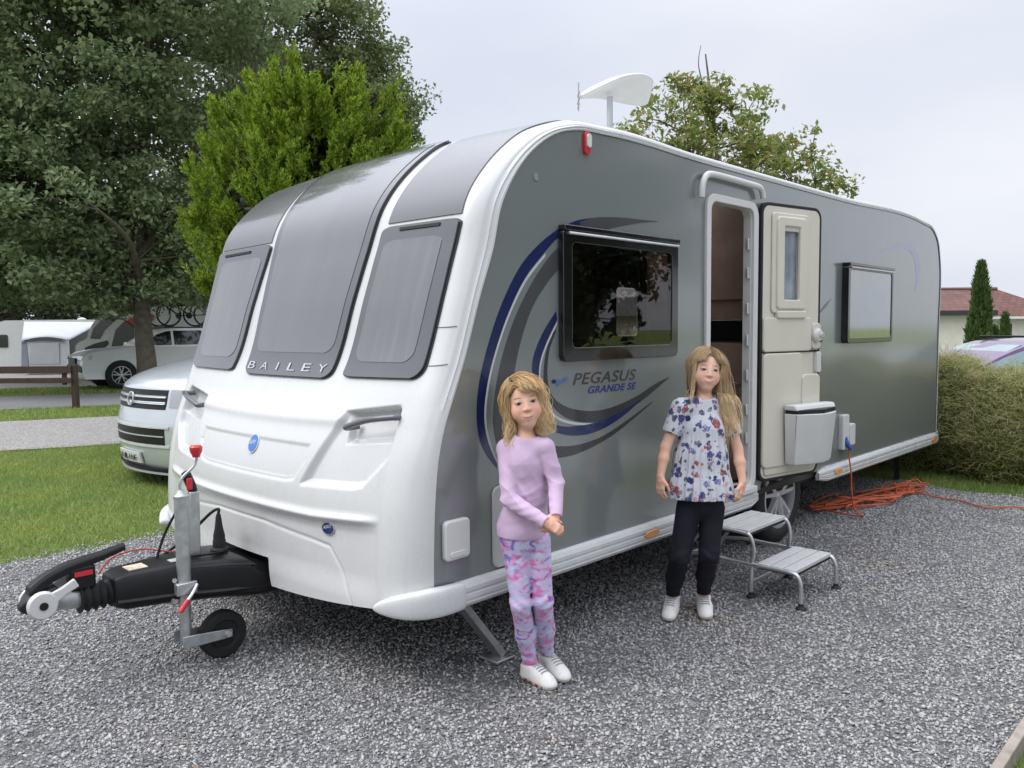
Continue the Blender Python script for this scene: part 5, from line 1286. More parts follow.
make_car(PC, 4, .86, body, house, (1.25, -1.25), .31, M_PUR, M_PGL, wins=([(.95, 1.0), (.55, 1.19), (.18, 1.315), (-.02, 1.345), (-.02, 1.0)], [(-.08, 1.0), (-.08, 1.35), (-.75, 1.34), (-.9, 1.0)], [(-.97, 1.0), (-.83, 1.335), (-1.3, 1.25), (-1.55, 1.02)]))
m = MB(); m.loft([[(1.16, y, .95), (.30, y*.86, 1.345), (.27, y*.86, 1.335), (1.1, y, .93)] for y in np.linspace(-.72, .72, 7)]); m.build('windscreen', M_PGL, PC, False, smooth=40)
for sg in (-1, 1): MB().tube([(.1, sg*.62, 1.45), (-1.1, sg*.62, 1.43)], .016, 8).build('roof_rail', M_BLK, PC, False)

# ------------------------------------------------------------------ pale chalet glimpsed through the caravan windows
d = 30.; s0 = spot(628, d); q = pm(d)
CH = thing('chalet', s0, 'cream chalet with a grey roof glimpsed through the caravan windows', 'house', rz=RZ)
cw_ = MB().box((-4, 0, -.05), (4, 3.5, 2.0)).build('wall', M_CRW, CH, False)
m = MB(); m.loft([[(-4.3, -.3, 1.98), (-4.3, 1.75, 2.75), (-4.3, 3.8, 1.98), (-4.3, 3.8, 1.9), (-4.3, -.3, 1.9)], [(4.3, -.3, 1.98), (4.3, 1.75, 2.75), (4.3, 3.8, 1.98), (4.3, 3.8, 1.9), (4.3, -.3, 1.9)]][::-1]); m.build('roof', mat('grey_felt_roof', (.12, .13, .14), .8), CH, False)
for x in (-2.4, .5, 2.2): MB().box((x, -.03, .9), (x+.8, .02, 1.7)).build('window', M_SGLASS, CH, False)
# ------------------------------------------------------------------ vegetation
def leaf_quads(C, size, up=.35, aspect=1.7, fold=.18):
    """C: (n,3) centres -> diamond leaves, random orientation"""
    n = len(C); a = rng.normal(size=(n, 3)); a[:, 2] *= .8; a /= np.linalg.norm(a, axis=1, keepdims=True)
    nr = rng.normal(size=(n, 3)); nr[:, 2] += up*3; nr -= a*(nr*a).sum(1, keepdims=True); nr /= np.linalg.norm(nr, axis=1, keepdims=True) + 1e-9
    b = np.cross(nr, a); s = size * rng.uniform(.6, 1.25, (n, 1))
    P = np.stack([C - a*s*aspect/2, C + b*s*.5 + nr*s*fold, C + a*s*aspect/2, C - b*s*.5 + nr*s*fold], 1)
    return P.reshape(-1, 3), np.arange(4*n).reshape(-1, 4)
def blob_points(cen, rad, n, shell=.55, lump=.25, seed=0):
    """clump centres filling a lumpy ellipsoid, denser near its surface"""
    r = np.random.default_rng(seed); u = r.normal(size=(n, 3)); u /= np.linalg.norm(u, axis=1, keepdims=True)
    k = r.random(n)**(1/3); k = np.where(r.random(n) < shell, .78 + .22*k, k)
    ph = r.uniform(0, 6.3, 6); L = 1 + lump*(np.sin(3.1*u[:, 0]+ph[0])*np.sin(2.7*u[:, 1]+ph[1]) + .7*np.sin(5.3*u[:, 2]+ph[2]+2*u[:, 0]) + .5*np.sin(7*u[:, 1]+ph[3])*np.sin(6*u[:, 2]+ph[4]))
    return np.array(cen) + u * (k*L)[:, None] * np.array(rad)
def make_tree(name, loc, label, cat, blobs, nclump, per, rc, leaf, matL, trunk, matT, seed=1, group=None, gap=.0, rz=0.0, extra=None, up=.35, aspect=1.7, flat=.7, zmin=.15):
    """blobs: [(centre, radii)] local; trunk: [(points, radii)]"""
    T = thing(name, loc, label, cat, group, rz)
    r = np.random.default_rng(seed)
    vol = np.array([b[1][0]*b[1][1]*b[1][2] for b in blobs])**.72; cnt = np.maximum(6, (nclump*vol/vol.sum())).astype(int)
    CL = np.concatenate([blob_points(b[0], b[1], c, seed=seed*31+i) for i, (b, c) in enumerate(zip(blobs, cnt))])
    k = np.array([per]*len(CL)); rr = rc * r.uniform(.6, 1.35, len(CL))
    idx = np.repeat(np.arange(len(CL)), per)
    off = r.normal(size=(len(idx), 3)); off /= (np.linalg.norm(off, axis=1, keepdims=True) + 1e-9); off *= (r.random((len(idx), 1))**.45)
    off[:, 2] *= flat
    P = CL[idx] + off * rr[idx][:, None]
    P = P[P[:, 2] > zmin + .14*np.sin(P[:, 0]*2.3) + .12*np.sin(P[:, 0]*5.1+1) + .10*r.normal(size=len(P))]
    V, F = leaf_quads(P, leaf, up, aspect)
    cr_ = np_mesh('crown', V, F, matL, T, False)
    m = MB()
    for pts, rad in trunk:
        cp = crv(pts, 5); n_ = len(cp); rads = [rad[0] + (rad[1]-rad[0])*(i/(n_-1))**.7 for i in range(n_)]
        m.tube(cp, rads, 10)
    tips = [Vector(pts[-1]) for pts, rad in trunk]; alls = [Vector(p) for pts, rad in trunk for p in crv(pts, 3)[2:]]
    for c in CL[r.permutation(len(CL))[:int(len(CL)*.25)]]:
        c = Vector(c); o_ = min(alls, key=lambda p: (p - c).length + (1.0 if p.z > c.z else 0))
        L_ = (c - o_).length
        if L_ < 4.5: m.tube([o_, o_.lerp(c, .5) + Vector((r.normal()*.1*L_, r.normal()*.1*L_, .08*L_)), c], [max(.008, .012*L_), .008*L_+.004, .004], 5)
    m.build('trunk', matT, T, False, smooth=60)
    return T
M_BARK = mat('grey_brown_bark', (.10, .085, .065), .9, var=.35, vs=7, bump=.8, bs=22)
M_BARK2 = mat('thin_grey_bark', (.13, .115, .095), .85, var=.3, vs=12, bump=.4)
L_DARK = leaf_mat('dark_oak_leaves', [(.05, .08, .035), (.08, .12, .05), (.12, .165, .075), (.16, .20, .10)], .35)
L_GREY = leaf_mat('grey_green_leaves', [(.13, .185, .085), (.21, .275, .125), (.29, .36, .185), (.37, .43, .26)], .45)
L_BACK = leaf_mat('far_tree_leaves', [(.03, .05, .024), (.052, .078, .036), (.08, .11, .054)], .25)
def up_from(px, py, d): return 1.5 + (333 - py) * pm(d)

# three big trees on the left
d = 20.; q = pm(d); loc = spot(147, d)
X = lambda px: (px-147)*q
Z = lambda py: 1.5 + (333-py)*q
def B(px, py, rx, rz_, y=0, ry=None): return ((X(px), y, Z(py)), (rx*q, (ry or rx)*q*.9, rz_*q))
tr1 = [([(0, 0, -.05), (.02, 0, .6), (-.05, 0, 2.0), (-.1, .1, 4), (.2, .1, 7), (.3, 0, 10.5)], (.31, .10)),
       ([(-.05, 0, 2.6), (-1.2, -.3, 4.0), (-3.0, -.6, 5.2), (-4.4, -.8, 5.5)], (.16, .04)), ([(-.08, 0, 3.4), (1.2, .2, 5.0), (2.8, .3, 6.5)], (.15, .04)), ([(0, .1, 5), (-1.5, .5, 7.4), (-2.4, .8, 9.5)], (.14, .04)), ([(-.05, 0, 2.5), (.3, -1.2, 3.6), (.2, -2.4, 4.2)], (.12, .03)), ([(0, 0, 3.0), (-2.0, .8, 3.6), (-3.5, .9, 3.3)], (.11, .03))]
make_tree('broadleaf_tree', loc, 'large dark broadleaf tree with a thick trunk in front of the white car', 'tree',
    [B(40, 60, 120, 110), B(170, 20, 120, 120), B(-40, 150, 90, 100), B(60, 200, 110, 85, -1), B(150, 170, 90, 90, .8), B(30, 265, 80, 50, -1.2), B(110, 290, 80, 34, .6), B(190, 260, 60, 55, 1.0), B(-60, 250, 70, 60), B(100, -60, 150, 80)],
    1500, 110, .56, .092, L_GREY, tr1, M_BARK, seed=3, rz=RZ, zmin=2.15)
d = 27.; q = pm(d)
X = lambda px: (px-255)*q
tr2 = [([(0, 0, -.05), (.1, 0, 3), (-.1, 0, 7), (.2, 0, 12)], (.3, .08)), ([(0, 0, 4), (1.5, 0, 6.5), (3.2, 0, 8)], (.16, .04)), ([(0, 0, 5), (-1.8, .2, 7.5), (-3, .3, 9.5)], (.16, .04)), ([(.1, 0, 6.5), (2.0, -.5, 9.5), (2.6, -.5, 11.5)], (.12, .03))]
make_tree('broadleaf_tree', spot(255, d), 'tall olive-green tree rising behind the bright conifer', 'tree',
    [B(300, 40, 70, 90), B(350, 130, 55, 60), B(385, 115, 34, 45), B(265, 150, 80, 90), B(220, 60, 80, 110), B(300, -40, 60, 60), B(240, 230, 110, 60), B(230, -60, 90, 70), B(300, 220, 70, 50), B(392, 105, 32, 42), B(404, 148, 22, 34), B(362, 55, 32, 50), B(340, 5, 28, 55), B(370, 175, 40, 40)],
    1350, 84, .52, .098, leaf_mat('olive_leaves', [(.11, .145, .052), (.165, .21, .076), (.23, .275, .12), (.29, .32, .165)], .45), tr2, M_BARK, seed=8, rz=RZ, zmin=2.0)
d = 25.; q = pm(d)
X = lambda px: (px+15)*q
tr3 = [([(0, 0, -.05), (-.1, 0, 3), (.1, 0, 8)], (.28, .08)), ([(0, 0, 3), (1.6, 0, 5), (3, 0, 6)], (.14, .03)), ([(0, 0, 3.4), (-1.6, 0, 5), (-3, 0, 6)], (.14, .03))]
make_tree('broadleaf_tree', spot(-15, d), 'dark tree at the left edge of the picture above the awning', 'tree',
    [B(-20, 210, 90, 80), B(60, 250, 70, 60, 1), B(-60, 120, 90, 90), B(20, 290, 60, 30, .5), B(-30, 40, 70, 60)], 700, 90, .56, .10, L_DARK, tr3, M_BARK, seed=12, rz=RZ, zmin=2.25)

# bright conifer right behind the caravan: upward feathery sprays
d = 12.5; q = pm(d); loc = spot(317, d)
CT = thing('conifer', loc, 'bright yellow-green conifer with feathery sprays rising behind the caravan roof', 'conifer', rz=RZ)
rr = np.random.default_rng(5)
top = 1.5 + (333-62)*q; base_r = 112*q
ns = 4800; hz = rr.uniform(.3, 1, ns)**.9 * (top - .9) + .6
def crad(z):
    s = np.clip((z-.2)/(top-.2), 0, 1); return base_r * np.clip(np.where(s < .52, 1, np.clip((1-s)/.48, 0, 1)**.72) * (.46+.54*np.clip(s/.66, 0, 1)), .02, 1)
ang = rr.uniform(0, 2*PI, ns); kk = np.where(rr.random(ns) < .8, rr.uniform(.78, 1.03, ns), rr.uniform(.35, .8, ns))
lob = 1 + .15*np.sin(ang*3 + hz*1.6) + .13*np.sin(ang*5 - hz*3.1) + .10*rr.normal(size=ns)
R0 = crad(hz)*kk*lob
K = 210; kz = (.22 + .78*(np.arange(K) + rr.uniform(-.5, .5, K))/K)**.85*(top-1.2) + .5; ka = 2.39996*np.arange(K) + rr.normal(0, .25, K); kr = crad(kz)*rr.uniform(.55, 1.0, K)
kb = np.stack([kr*np.cos(ka), kr*np.sin(ka), kz - .35], 1); kd = np.stack([np.cos(ka)*.55, np.sin(ka)*.55, .75 + .5*rr.random(K)], 1) + rr.normal(0, .12, (K, 3)); kd[:, 2] += .7*np.clip((kz/top-.7)*3, 0, 1); kd /= np.linalg.norm(kd, axis=1, keepdims=True)
kl = rr.uniform(.6, 1.0, K); ki = rr.integers(0, K, ns); uu = rr.random(ns)**.8
S0 = kb[ki] + kd[ki]*(uu*kl[ki])[:, None] + rr.normal(size=(ns, 3))*(.17*(1-.80*uu))[:, None]
R0 = np.hypot(S0[:, 0], S0[:, 1]); hz = S0[:, 2]
D0 = kd[ki] + rr.normal(0, .30, (ns, 3)); D0 /= np.linalg.norm(D0, axis=1, keepdims=True)
PV = []
per = 52; Ls = rr.uniform(.22, .48, ns)*(1.15-.5*uu)
tt = np.tile(np.linspace(0, 1, per), (ns, 1)) + rr.normal(0, .03, (ns, per))
base_ = S0[:, None] - D0[:, None]*(Ls*.45)[:, None, None]
ax = base_ + D0[:, None]*(tt*Ls[:, None])[..., None]
sd = rr.normal(size=(ns, per, 3)); sd -= D0[:, None]*(sd*D0[:, None]).sum(-1, keepdims=True); sd /= np.linalg.norm(sd, axis=-1, keepdims=True)
wd_ = (.062*np.sin(np.clip(tt, .02, 1)*PI)**.7*.9 + .012)[..., None]
tipv = D0[:, None]*.055 + sd*wd_*.8
A = ax; Bt = ax + tipv*rr.uniform(.7, 1.3, (ns, per, 1)); nrm = np.cross(tipv, rr.normal(size=(ns, per, 3))); nrm /= np.linalg.norm(nrm, axis=-1, keepdims=True)
w_ = .011
Q = np.stack([A, (A+Bt)/2 + nrm*w_, Bt, (A+Bt)/2 - nrm*w_], 2).reshape(-1, 3)
np_mesh('crown', Q, np.arange(len(Q)).reshape(-1, 4), leaf_mat('bright_conifer_sprays', [(.075, .14, .014), (.16, .26, .020), (.26, .37, .032), (.40, .48, .06)], .4), CT, False)
m = MB().tube(crv([(0, 0, -.05), (.02, 0, 2), (0, 0, top*.9)], 5), [.13 - .11*i/10 for i in range(11)], 10)
for i in range(0, ns, 5): m.tube([(0, 0, max(.4, S0[i][2]-.8*R0[i])), S0[i]], [.014, .004], 4)
m.build('trunk', M_BARK2, CT, False)
# dark inner fronds so that the heart of the conifer is not see-through
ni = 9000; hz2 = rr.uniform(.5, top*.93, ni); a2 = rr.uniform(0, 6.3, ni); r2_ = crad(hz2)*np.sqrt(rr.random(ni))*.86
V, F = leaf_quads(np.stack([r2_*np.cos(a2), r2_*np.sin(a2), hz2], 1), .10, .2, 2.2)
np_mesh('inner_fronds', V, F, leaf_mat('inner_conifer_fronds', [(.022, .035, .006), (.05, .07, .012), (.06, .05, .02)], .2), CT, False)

# rowan tree behind the van roof
d = 14.; q = pm(d)
X = lambda px: (px-720)*q
Z = lambda py: 1.5 + (327-py)*q
tr4 = [([(0, 0, -.05), (.05, 0, 1.5), (0, 0, 3.0), (-.1, 0, 4.6), (-.3, 0, 6.2)], (.12, .012)), ([(0, 0, 1.8), (-.8, .1, 3.2), (-1.5, .1, 4.4)], (.06, .012)), ([(.02, 0, 1.9), (.8, -.1, 3.2), (1.6, -.1, 3.9)], (.06, .012)), ([(0, 0, 2.6), (.5, .4, 3.8), (.7, .5, 5.0)], (.05, .01)), ([(-.05, 0, 3.2), (-.6, -.3, 4.4), (-.75, -.3, 5.4)], (.04, .008)), ([(0, 0, 2.2), (-1.4, -.2, 3.2), (-2.1, -.2, 3.8)], (.045, .008)), ([(0, 0, 2.0), (1.3, .1, 2.9), (2.1, .1, 3.3)], (.045, .008)), ([(-.1, 0, 4.6), (-.35, 0, 5.7), (-.42, 0, 6.05), (-.38, 0, 6.35)], (.018, .005))]
L_ROW = leaf_mat('rowan_leaves', [(.11, .165, .035), (.18, .245, .055), (.26, .30, .085), (.31, .33, .12), (.36, .28, .10)], .55)
RW = make_tree('rowan_tree', spot(720, d), 'airy green rowan tree with orange berries behind the caravan roof', 'tree',
    [B(690, 116, 42, 36), B(692, 90, 22, 18), B(715, 100, 20, 18), B(735, 120, 42, 40, .4), B(660, 150, 42, 40, -.3), B(770, 155, 45, 30), B(712, 165, 75, 38), B(812, 178, 24, 16), B(628, 150, 18, 26, .3), B(765, 190, 60, 28), B(680, 190, 60, 30), B(838, 186, 12, 10)],
    380, 32, .22, .052, L_ROW, tr4, M_BARK2, seed=21, rz=RZ, aspect=2.2)
rb = np.random.default_rng(3); bc = []
for cx_, cz_ in ((690, 118), (742, 132), (715, 135), (770, 150), (700, 150), (728, 160), (650, 140), (800, 172), (735, 152), (682, 95), (755, 170)):
    c0 = np.array((X(cx_), -.25+rb.normal(0, .2), Z(cz_))); bc.append(c0 + rb.normal(0, .055, (22, 3)))
V, F = leaf_quads(np.concatenate(bc), .03, 0, 1.0)
tag(np_mesh('berries', V, F, leaf_mat('orange_berries', [(.6, .17, .03), (.75, .30, .06)], .1), RW, False), kind='stuff')

# upright small conifers by the bungalow
L_THU = leaf_mat('thuja_leaves', [(.045, .09, .026), (.085, .145, .042), (.13, .19, .065)], .3)
def columnar(px, d, ytop, w_px, label, seed, n=5200):
    q = pm(d); T = thing('columnar_conifer', spot(px, d), label, 'conifer', 'slim conifers beyond the hedge', RZ)
    r = np.random.default_rng(seed); H = 1.5 + (326-ytop)*q; Rm = w_px*q/2
    h = r.random(n); prof_ = np.minimum(1, (1-h)**.62*1.15)*np.clip(.75+h*1.2, 0, 1); a = r.uniform(0, 6.3, n); k = np.where(r.random(n) < .75, r.uniform(.8, 1.08, n), r.random(n)**.5)
    lb = 1 + .12*np.sin(a*3+h*14) + .1*np.sin(a*5-h*23)
    C0 = np.stack([Rm*prof_*k*lb*np.cos(a), Rm*prof_*k*lb*np.sin(a), .1 + h*(H-.1)], 1)
    D_ = np.stack([np.cos(a)*.35, np.sin(a)*.35, np.ones(n)], 1) + r.normal(0, .2, (n, 3)); D_ /= np.linalg.norm(D_, axis=1, keepdims=True)
    s = np.cross(D_, r.normal(size=(n, 3))); s /= np.linalg.norm(s, axis=1, keepdims=True); L_ = r.uniform(.08, .17, (n, 1))
    V = np.stack([C0, C0 + D_*L_*.5 + s*.018, C0 + D_*L_, C0 + D_*L_*.5 - s*.018], 1).reshape(-1, 3)
    np_mesh('crown', V, np.arange(4*n).reshape(-1, 4), L_THU, T, False)
    MB().tube([(0, 0, -.03), (0, 0, H*.8)], [.04, .01], 8).build('trunk', M_BARK2, T, False)
columnar(978, 17, 266, 24, 'tallest slim dark green conifer, in front of the cream bungalow wall', 2, 7000)
columnar(1003, 19, 316, 12, 'narrow olive conifer to the right of the tallest slim conifer', 3, 2500)
columnar(993, 17.5, 330, 11, 'lowest slim conifer, close against the right of the tallest one', 4, 1800)

# rough hedge behind the caravan
HD = thing('hedge', (7.25, 0, 0), 'rough yellow-green hedge of long bramble and grass along the end of the gravel', 'hedge')
r = np.random.default_rng(9)
def hedge_leaves(n, y0, y1, xf, xb, ht, sz, asp, seed, drop=.6):
    r = np.random.default_rng(seed); y = r.uniform(y0, y1, n); u = r.random(n)
    face = r.random(n) < drop
    zt = ht + .05*np.sin(y*2.1) + .05*np.sin(y*5.3+1) + .045*np.sin(y*9.7) + .03*np.sin(y*17+2)
    bulge = .10*np.sin(y*3.3) + .08*np.sin(y*7.9+2)
    z = np.where(face, zt*u**.8, zt - .06*r.random(n)); 
    fx = xf + .10*(1-u) * 0 + .22*np.clip(z/zt, 0, 1)**3 + bulge*.8 - .16*np.sin(np.clip(z/zt, 0, 1)*PI)
    x = np.where(face, fx + np.abs(r.normal(0, .10, n)), r.uniform(xf+.15, xb, n))
    z = z + np.where(face, 0, .05*np.sin(x*9)*np.sin(y*8)) + r.normal(0, .03, n)
    return np.stack([x, y, np.maximum(z, .02)], 1)
C0 = hedge_leaves(230000, -3.2, 3.6, 6.66, 7.9, 1.03, .05, 2, 1)
V, F = leaf_quads(C0 - np.array((7.25, 0, 0)), .0125, .3, 2.3)
L_HED = leaf_mat('hedge_leaves', [(.095, .15, .03), (.17, .235, .05), (.26, .32, .085), (.36, .385, .13), (.44, .40, .20)], .35)
np_mesh('foliage', V, F, L_HED, HD, False)
# long grass stems leaning out
n = 40000; C0 = hedge_leaves(n, -3.2, 3.6, 6.63, 7.9, 1.02, .05, 2, 2, .55); a = r.normal(size=(n, 3)); a[:, 0] -= .5; a[:, 2] = np.abs(a[:, 2])*.9+.15; a /= np.linalg.norm(a, axis=1, keepdims=True)
s = np.cross(a, r.normal(size=(n, 3))); s /= np.linalg.norm(s, axis=1, keepdims=True); L_ = r.uniform(.10, .32, (n, 1)); C0 = C0 - np.array((7.25, 0, 0))
md = C0 + a*L_*.55; tp = C0 + a*L_*.95 + np.array((0, 0, -1.0))*L_*.22; w_ = .0022
V = np.stack([C0 - s*w_, C0 + s*w_, md + s*w_*.8, md - s*w_*.8, md - s*w_*.8, md + s*w_*.8, tp + s*w_*.2, tp - s*w_*.2], 1).reshape(-1, 3)
np_mesh('long_grass', V, np.arange(8*n).reshape(-1, 4), leaf_mat('straw_grass', [(.20, .25, .06), (.36, .37, .15), (.52, .47, .25), (.62, .54, .34)], .4), HD, False)
G = np.array([[(x + .08*math.sin(y*3.3), y, z) for y in np.linspace(-5, 5.5, 40)] for x, z in ((-.36, -.03), (-.42, .4), (-.32, .80), (-.15, .93), (.3, .95), (.65, .9), (.7, -.03))])
MB().grid(G, flip=True).build('branches', mat('dark_hedge_twigs', (.028, .026, .014), .95, var=.5, vs=20, bump=1), HD, False, smooth=60)

# wall of trees far behind on the left, and trees round the rest of the site (some only show as reflections)
def copy_of(src, loc, rz, sc, label):
    c = copy_tree(src); c.location = loc; c.rotation_euler = (0, 0, rz); c.scale = (sc, sc, sc); c['label'] = label; return c
bt = make_tree('background_tree', spot(60, 52), 'far dark tree on the left above the white caravan roof', 'tree',
    [((0, 0, 5.5), (3.4, 3.4, 3.2)), ((-2.6, 0, 4.2), (2.6, 2.5, 2.4)), ((2.6, .3, 4.4), (2.7, 2.5, 2.6)), ((.5, 0, 8.3), (2.4, 2.4, 2.2)), ((-.5, 0, 2.6), (3.6, 2.6, 1.5))], 340, 60, .72, .17, L_BACK,
    [([(0, 0, -.05), (.05, 0, 2.5), (0, 0, 6)], (.28, .08)), ([(0, 0, 2.5), (1.6, 0, 4.2), (2.6, 0, 5)], (.12, .03)), ([(0, 0, 2.7), (-1.6, 0, 4.0), (-2.6, 0, 4.6)], (.12, .03))], M_BARK, seed=30, group='trees along the far side of the site')
for px, d, s, rz_, lab in ((-50, 50, 1.05, 1.0, 'far dark tree at the very left edge, low behind the caravan roof'), (150, 48, 1.0, 2.2, 'far dark tree behind the bicycles on the car'), (225, 56, 1.15, 3.3, 'far dark tree close to the left edge of the caravan front'), (330, 60, 1.2, .4, 'far tree hidden behind the bright conifer'), (450, 62, 1.0, 4.0, 'far tree hidden behind the caravan')):
    copy_of(bt, spot(px, d), rz_, s, lab)
for x, y, s, rz_, lab in ((13.5, -11.5, 1.05, 0, 'tree beside the lane behind the photographer, seen only as a reflection in the side window'), (-14, -8, 1.1, 4.4, 'tree off to the front left of the caravan, outside the picture'), (30, -26, .9, 5.0, 'tree far behind the photographer on the right')):
    copy_of(bt, (x, y, 0), rz_, s, lab)
# ------------------------------------------------------------------ people: bodies grown as one implicit surface each
class Field:
    def __init__(s, lo, hi, h):
        s.o = np.array(lo, float); s.h = h; s.n = np.ceil((np.array(hi) - s.o) / h).astype(int) + 1
        s.a = np.full(s.n, .06, np.float32)
    def sub(s, lo, hi):
        i0 = np.clip(np.floor((np.array(lo) - s.o)/s.h).astype(int), 0, s.n-1); i1 = np.clip(np.ceil((np.array(hi) - s.o)/s.h).astype(int) + 1, 1, s.n)
        ax = [s.o[k] + s.h*np.arange(i0[k], i1[k]) for k in range(3)]
        X, Y, Z = np.meshgrid(*ax, indexing='ij', sparse=True)
        return tuple(slice(i0[k], i1[k]) for k in range(3)), X, Y, Z
    def put(s, sl, d, k, mode='u'):
        A = s.a[sl]; d = d.astype(np.float32)
        if mode == 'u':
            if k > 0: hh = np.clip(.5 + .5*(A - d)/k, 0, 1); s.a[sl] = A*(1-hh) + d*hh - k*hh*(1-hh)
            else: s.a[sl] = np.minimum(A, d)
        else:
            if k > 0: hh = np.clip(.5 - .5*(A + d)/k, 0, 1); s.a[sl] = A*(1-hh) - d*hh + k*hh*(1-hh)
            else: s.a[sl] = np.maximum(A, -d)
    def cone(s, a, b, ra, rb, k=.01, ax=None, sc=1.0, mode='u'):
        """tapered capsule; ax, sc: squeeze the section along unit vector ax by factor sc (<1 flatter)"""
        a, b = np.array(a, float), np.array(b, float); m = max(ra, rb) + k + .012
        sl, X, Y, Z = s.sub(np.minimum(a, b) - m, np.maximum(a, b) + m)
        ab = b - a; L2 = max(ab @ ab, 1e-9); px, py, pz = X-a[0], Y-a[1], Z-a[2]
        t = np.clip((px*ab[0] + py*ab[1] + pz*ab[2])/L2, 0, 1)
        qx, qy, qz = px - t*ab[0], py - t*ab[1], pz - t*ab[2]
        d2 = qx*qx + qy*qy + qz*qz
        if ax is not None:
            w_ = qx*ax[0] + qy*ax[1] + qz*ax[2]; d2 = d2 + w_*w_*(1/sc**2 - 1)
            r = ra + (rb-ra)*t; q = np.sqrt(d2); d = (q - r) * np.where(q > 1e-6, np.clip(.5*(1+sc), .5, 1), 1)
        else: d = np.sqrt(d2) - (ra + (rb-ra)*t)
        s.put(sl, d, k, mode)
    def ell(s, c, r, A=None, k=.01, mode='u'):
        """ellipsoid with axes A (rows), radii r"""
        c = np.array(c, float); m = max(r) + k + .012; A = np.eye(3) if A is None else np.array(A)
        sl, X, Y, Z = s.sub(c - m, c + m); px, py, pz = X-c[0], Y-c[1], Z-c[2]
        u = [(px*A[i][0] + py*A[i][1] + pz*A[i][2])/r[i] for i in range(3)]; k0 = np.sqrt(u[0]**2 + u[1]**2 + u[2]**2)
        v = [u[i]/r[i] for i in range(3)]; k1 = np.sqrt(v[0]**2 + v[1]**2 + v[2]**2) + 1e-9
        s.put(sl, k0*(k0-1)/k1, k, mode)
    def cut(s, p, n):
        """keep the side away from n"""
        p, n = np.array(p, float), np.array(n, float); n /= np.linalg.norm(n)
        X, Y, Z = [s.o[k] + s.h*np.arange(s.n[k]).reshape([-1 if q == k else 1 for q in range(3)]) for k in range(3)]
        s.a = np.maximum(s.a, ((X-p[0])*n[0] + (Y-p[1])*n[1] + (Z-p[2])*n[2]).astype(np.float32))
    def warp(s, fn):
        X, Y, Z = [s.o[k] + s.h*np.arange(s.n[k]).reshape([-1 if q == k else 1 for q in range(3)]) for k in range(3)]
        s.a = s.a + fn(X, Y, Z).astype(np.float32)
    def mesh(s, smooth=1):
        F, h = s.a, s.h; S = F < 0
        c = [S[i:S.shape[0]-1+i, j:S.shape[1]-1+j, k:S.shape[2]-1+k] for i in (0, 1) for j in (0, 1) for k in (0, 1)]
        cnt = sum(x.astype(np.int8) for x in c); act = np.argwhere((cnt > 0) & (cnt < 8))
        off = np.array([(i, j, k) for i in (0, 1) for j in (0, 1) for k in (0, 1)])
        vals = np.stack([F[act[:, 0]+o[0], act[:, 1]+o[1], act[:, 2]+o[2]] for o in off], 1)
        acc = np.zeros((len(act), 3)); num = np.zeros(len(act))
        for a in range(8):
            for b in range(a+1, 8):
                if np.abs(off[a]-off[b]).sum() != 1: continue
                m = (vals[:, a] < 0) != (vals[:, b] < 0); t = vals[m, a]/(vals[m, a]-vals[m, b])
                acc[m] += off[a] + (off[b]-off[a])*t[:, None]; num[m] += 1
        V = s.o + (act + acc/num[:, None])*h
        idx = np.full(np.array(F.shape)-1, -1, np.int32); idx[act[:, 0], act[:, 1], act[:, 2]] = np.arange(len(act))
        faces = []
        for ax in range(3):
            o1, o2 = (ax+1) % 3, (ax+2) % 3
            sl0 = [slice(None)]*3; sl1 = [slice(None)]*3; sl0[ax] = slice(0, -1); sl1[ax] = slice(1, None)
            E = np.argwhere(S[tuple(sl0)] != S[tuple(sl1)]); E = E[(E[:, o1] > 0) & (E[:, o2] > 0) & (E[:, o1] < S.shape[o1]-1) & (E[:, o2] < S.shape[o2]-1)]
            q = []
            for d1, d2 in ((-1, -1), (0, -1), (0, 0), (-1, 0)):
                e = E.copy(); e[:, o1] += d1; e[:, o2] += d2; q.append(idx[e[:, 0], e[:, 1], e[:, 2]])
            q = np.stack(q, 1); fl = ~S[E[:, 0], E[:, 1], E[:, 2]]; q[fl] = q[fl][:, ::-1]
            faces.append(q[(q >= 0).all(1)])
        Fc = np.concatenate(faces)
        for _ in range(smooth):
            acc = np.zeros_like(V); num = np.zeros(len(V))
            for a, b in ((0, 1), (1, 2), (2, 3), (3, 0)):
                np.add.at(acc, Fc[:, a], V[Fc[:, b]]); np.add.at(acc, Fc[:, b], V[Fc[:, a]]); np.add.at(num, Fc[:, a], 1); np.add.at(num, Fc[:, b], 1)
            V = V*.5 + .5*acc/num[:, None]
        return V, Fc

def color_attr(o, C):
    at_ = o.data.color_attributes.new('tone', 'FLOAT_COLOR', 'POINT')
    at_.data.foreach_set('color', np.concatenate([C, np.ones((len(C), 1))], 1).astype(np.float32).ravel())
def tone_mat(name, rough=.5, sss=0., var=.06, vs=30, bump=0, bs=300, spec=.4, sheen=0):
    t = NT(name); v = t.coord(); at_ = t.n('VertexColor', _layer_name='tone'); n = t.noise(v, vs, 4)
    t.base(t.mix(1, at_.outputs['Color'], t.ramp(n.outputs['Fac'], [(.3, 1-var), (.7, 1+var)]), 'MULTIPLY')); t.set(Roughness=rough, Specular_IOR_Level=spec)
    if sss: t.set(Subsurface_Weight=sss, Subsurface_Scale=.012); t.b.inputs['Subsurface Radius'].default_value = (1, .35, .2)
    if bump: n3 = t.noise(v, bs, 3); t.bump(n3.outputs['Fac'], bump, .003)
    if sheen: t.set(Sheen_Weight=sheen)
    return t.m
M_SKIN = tone_mat('skin', .5, .12, .05, 40, .06, 500)
M_HAIR = tone_mat('hair_strands', .40, 0, .05, 20, spec=.45)
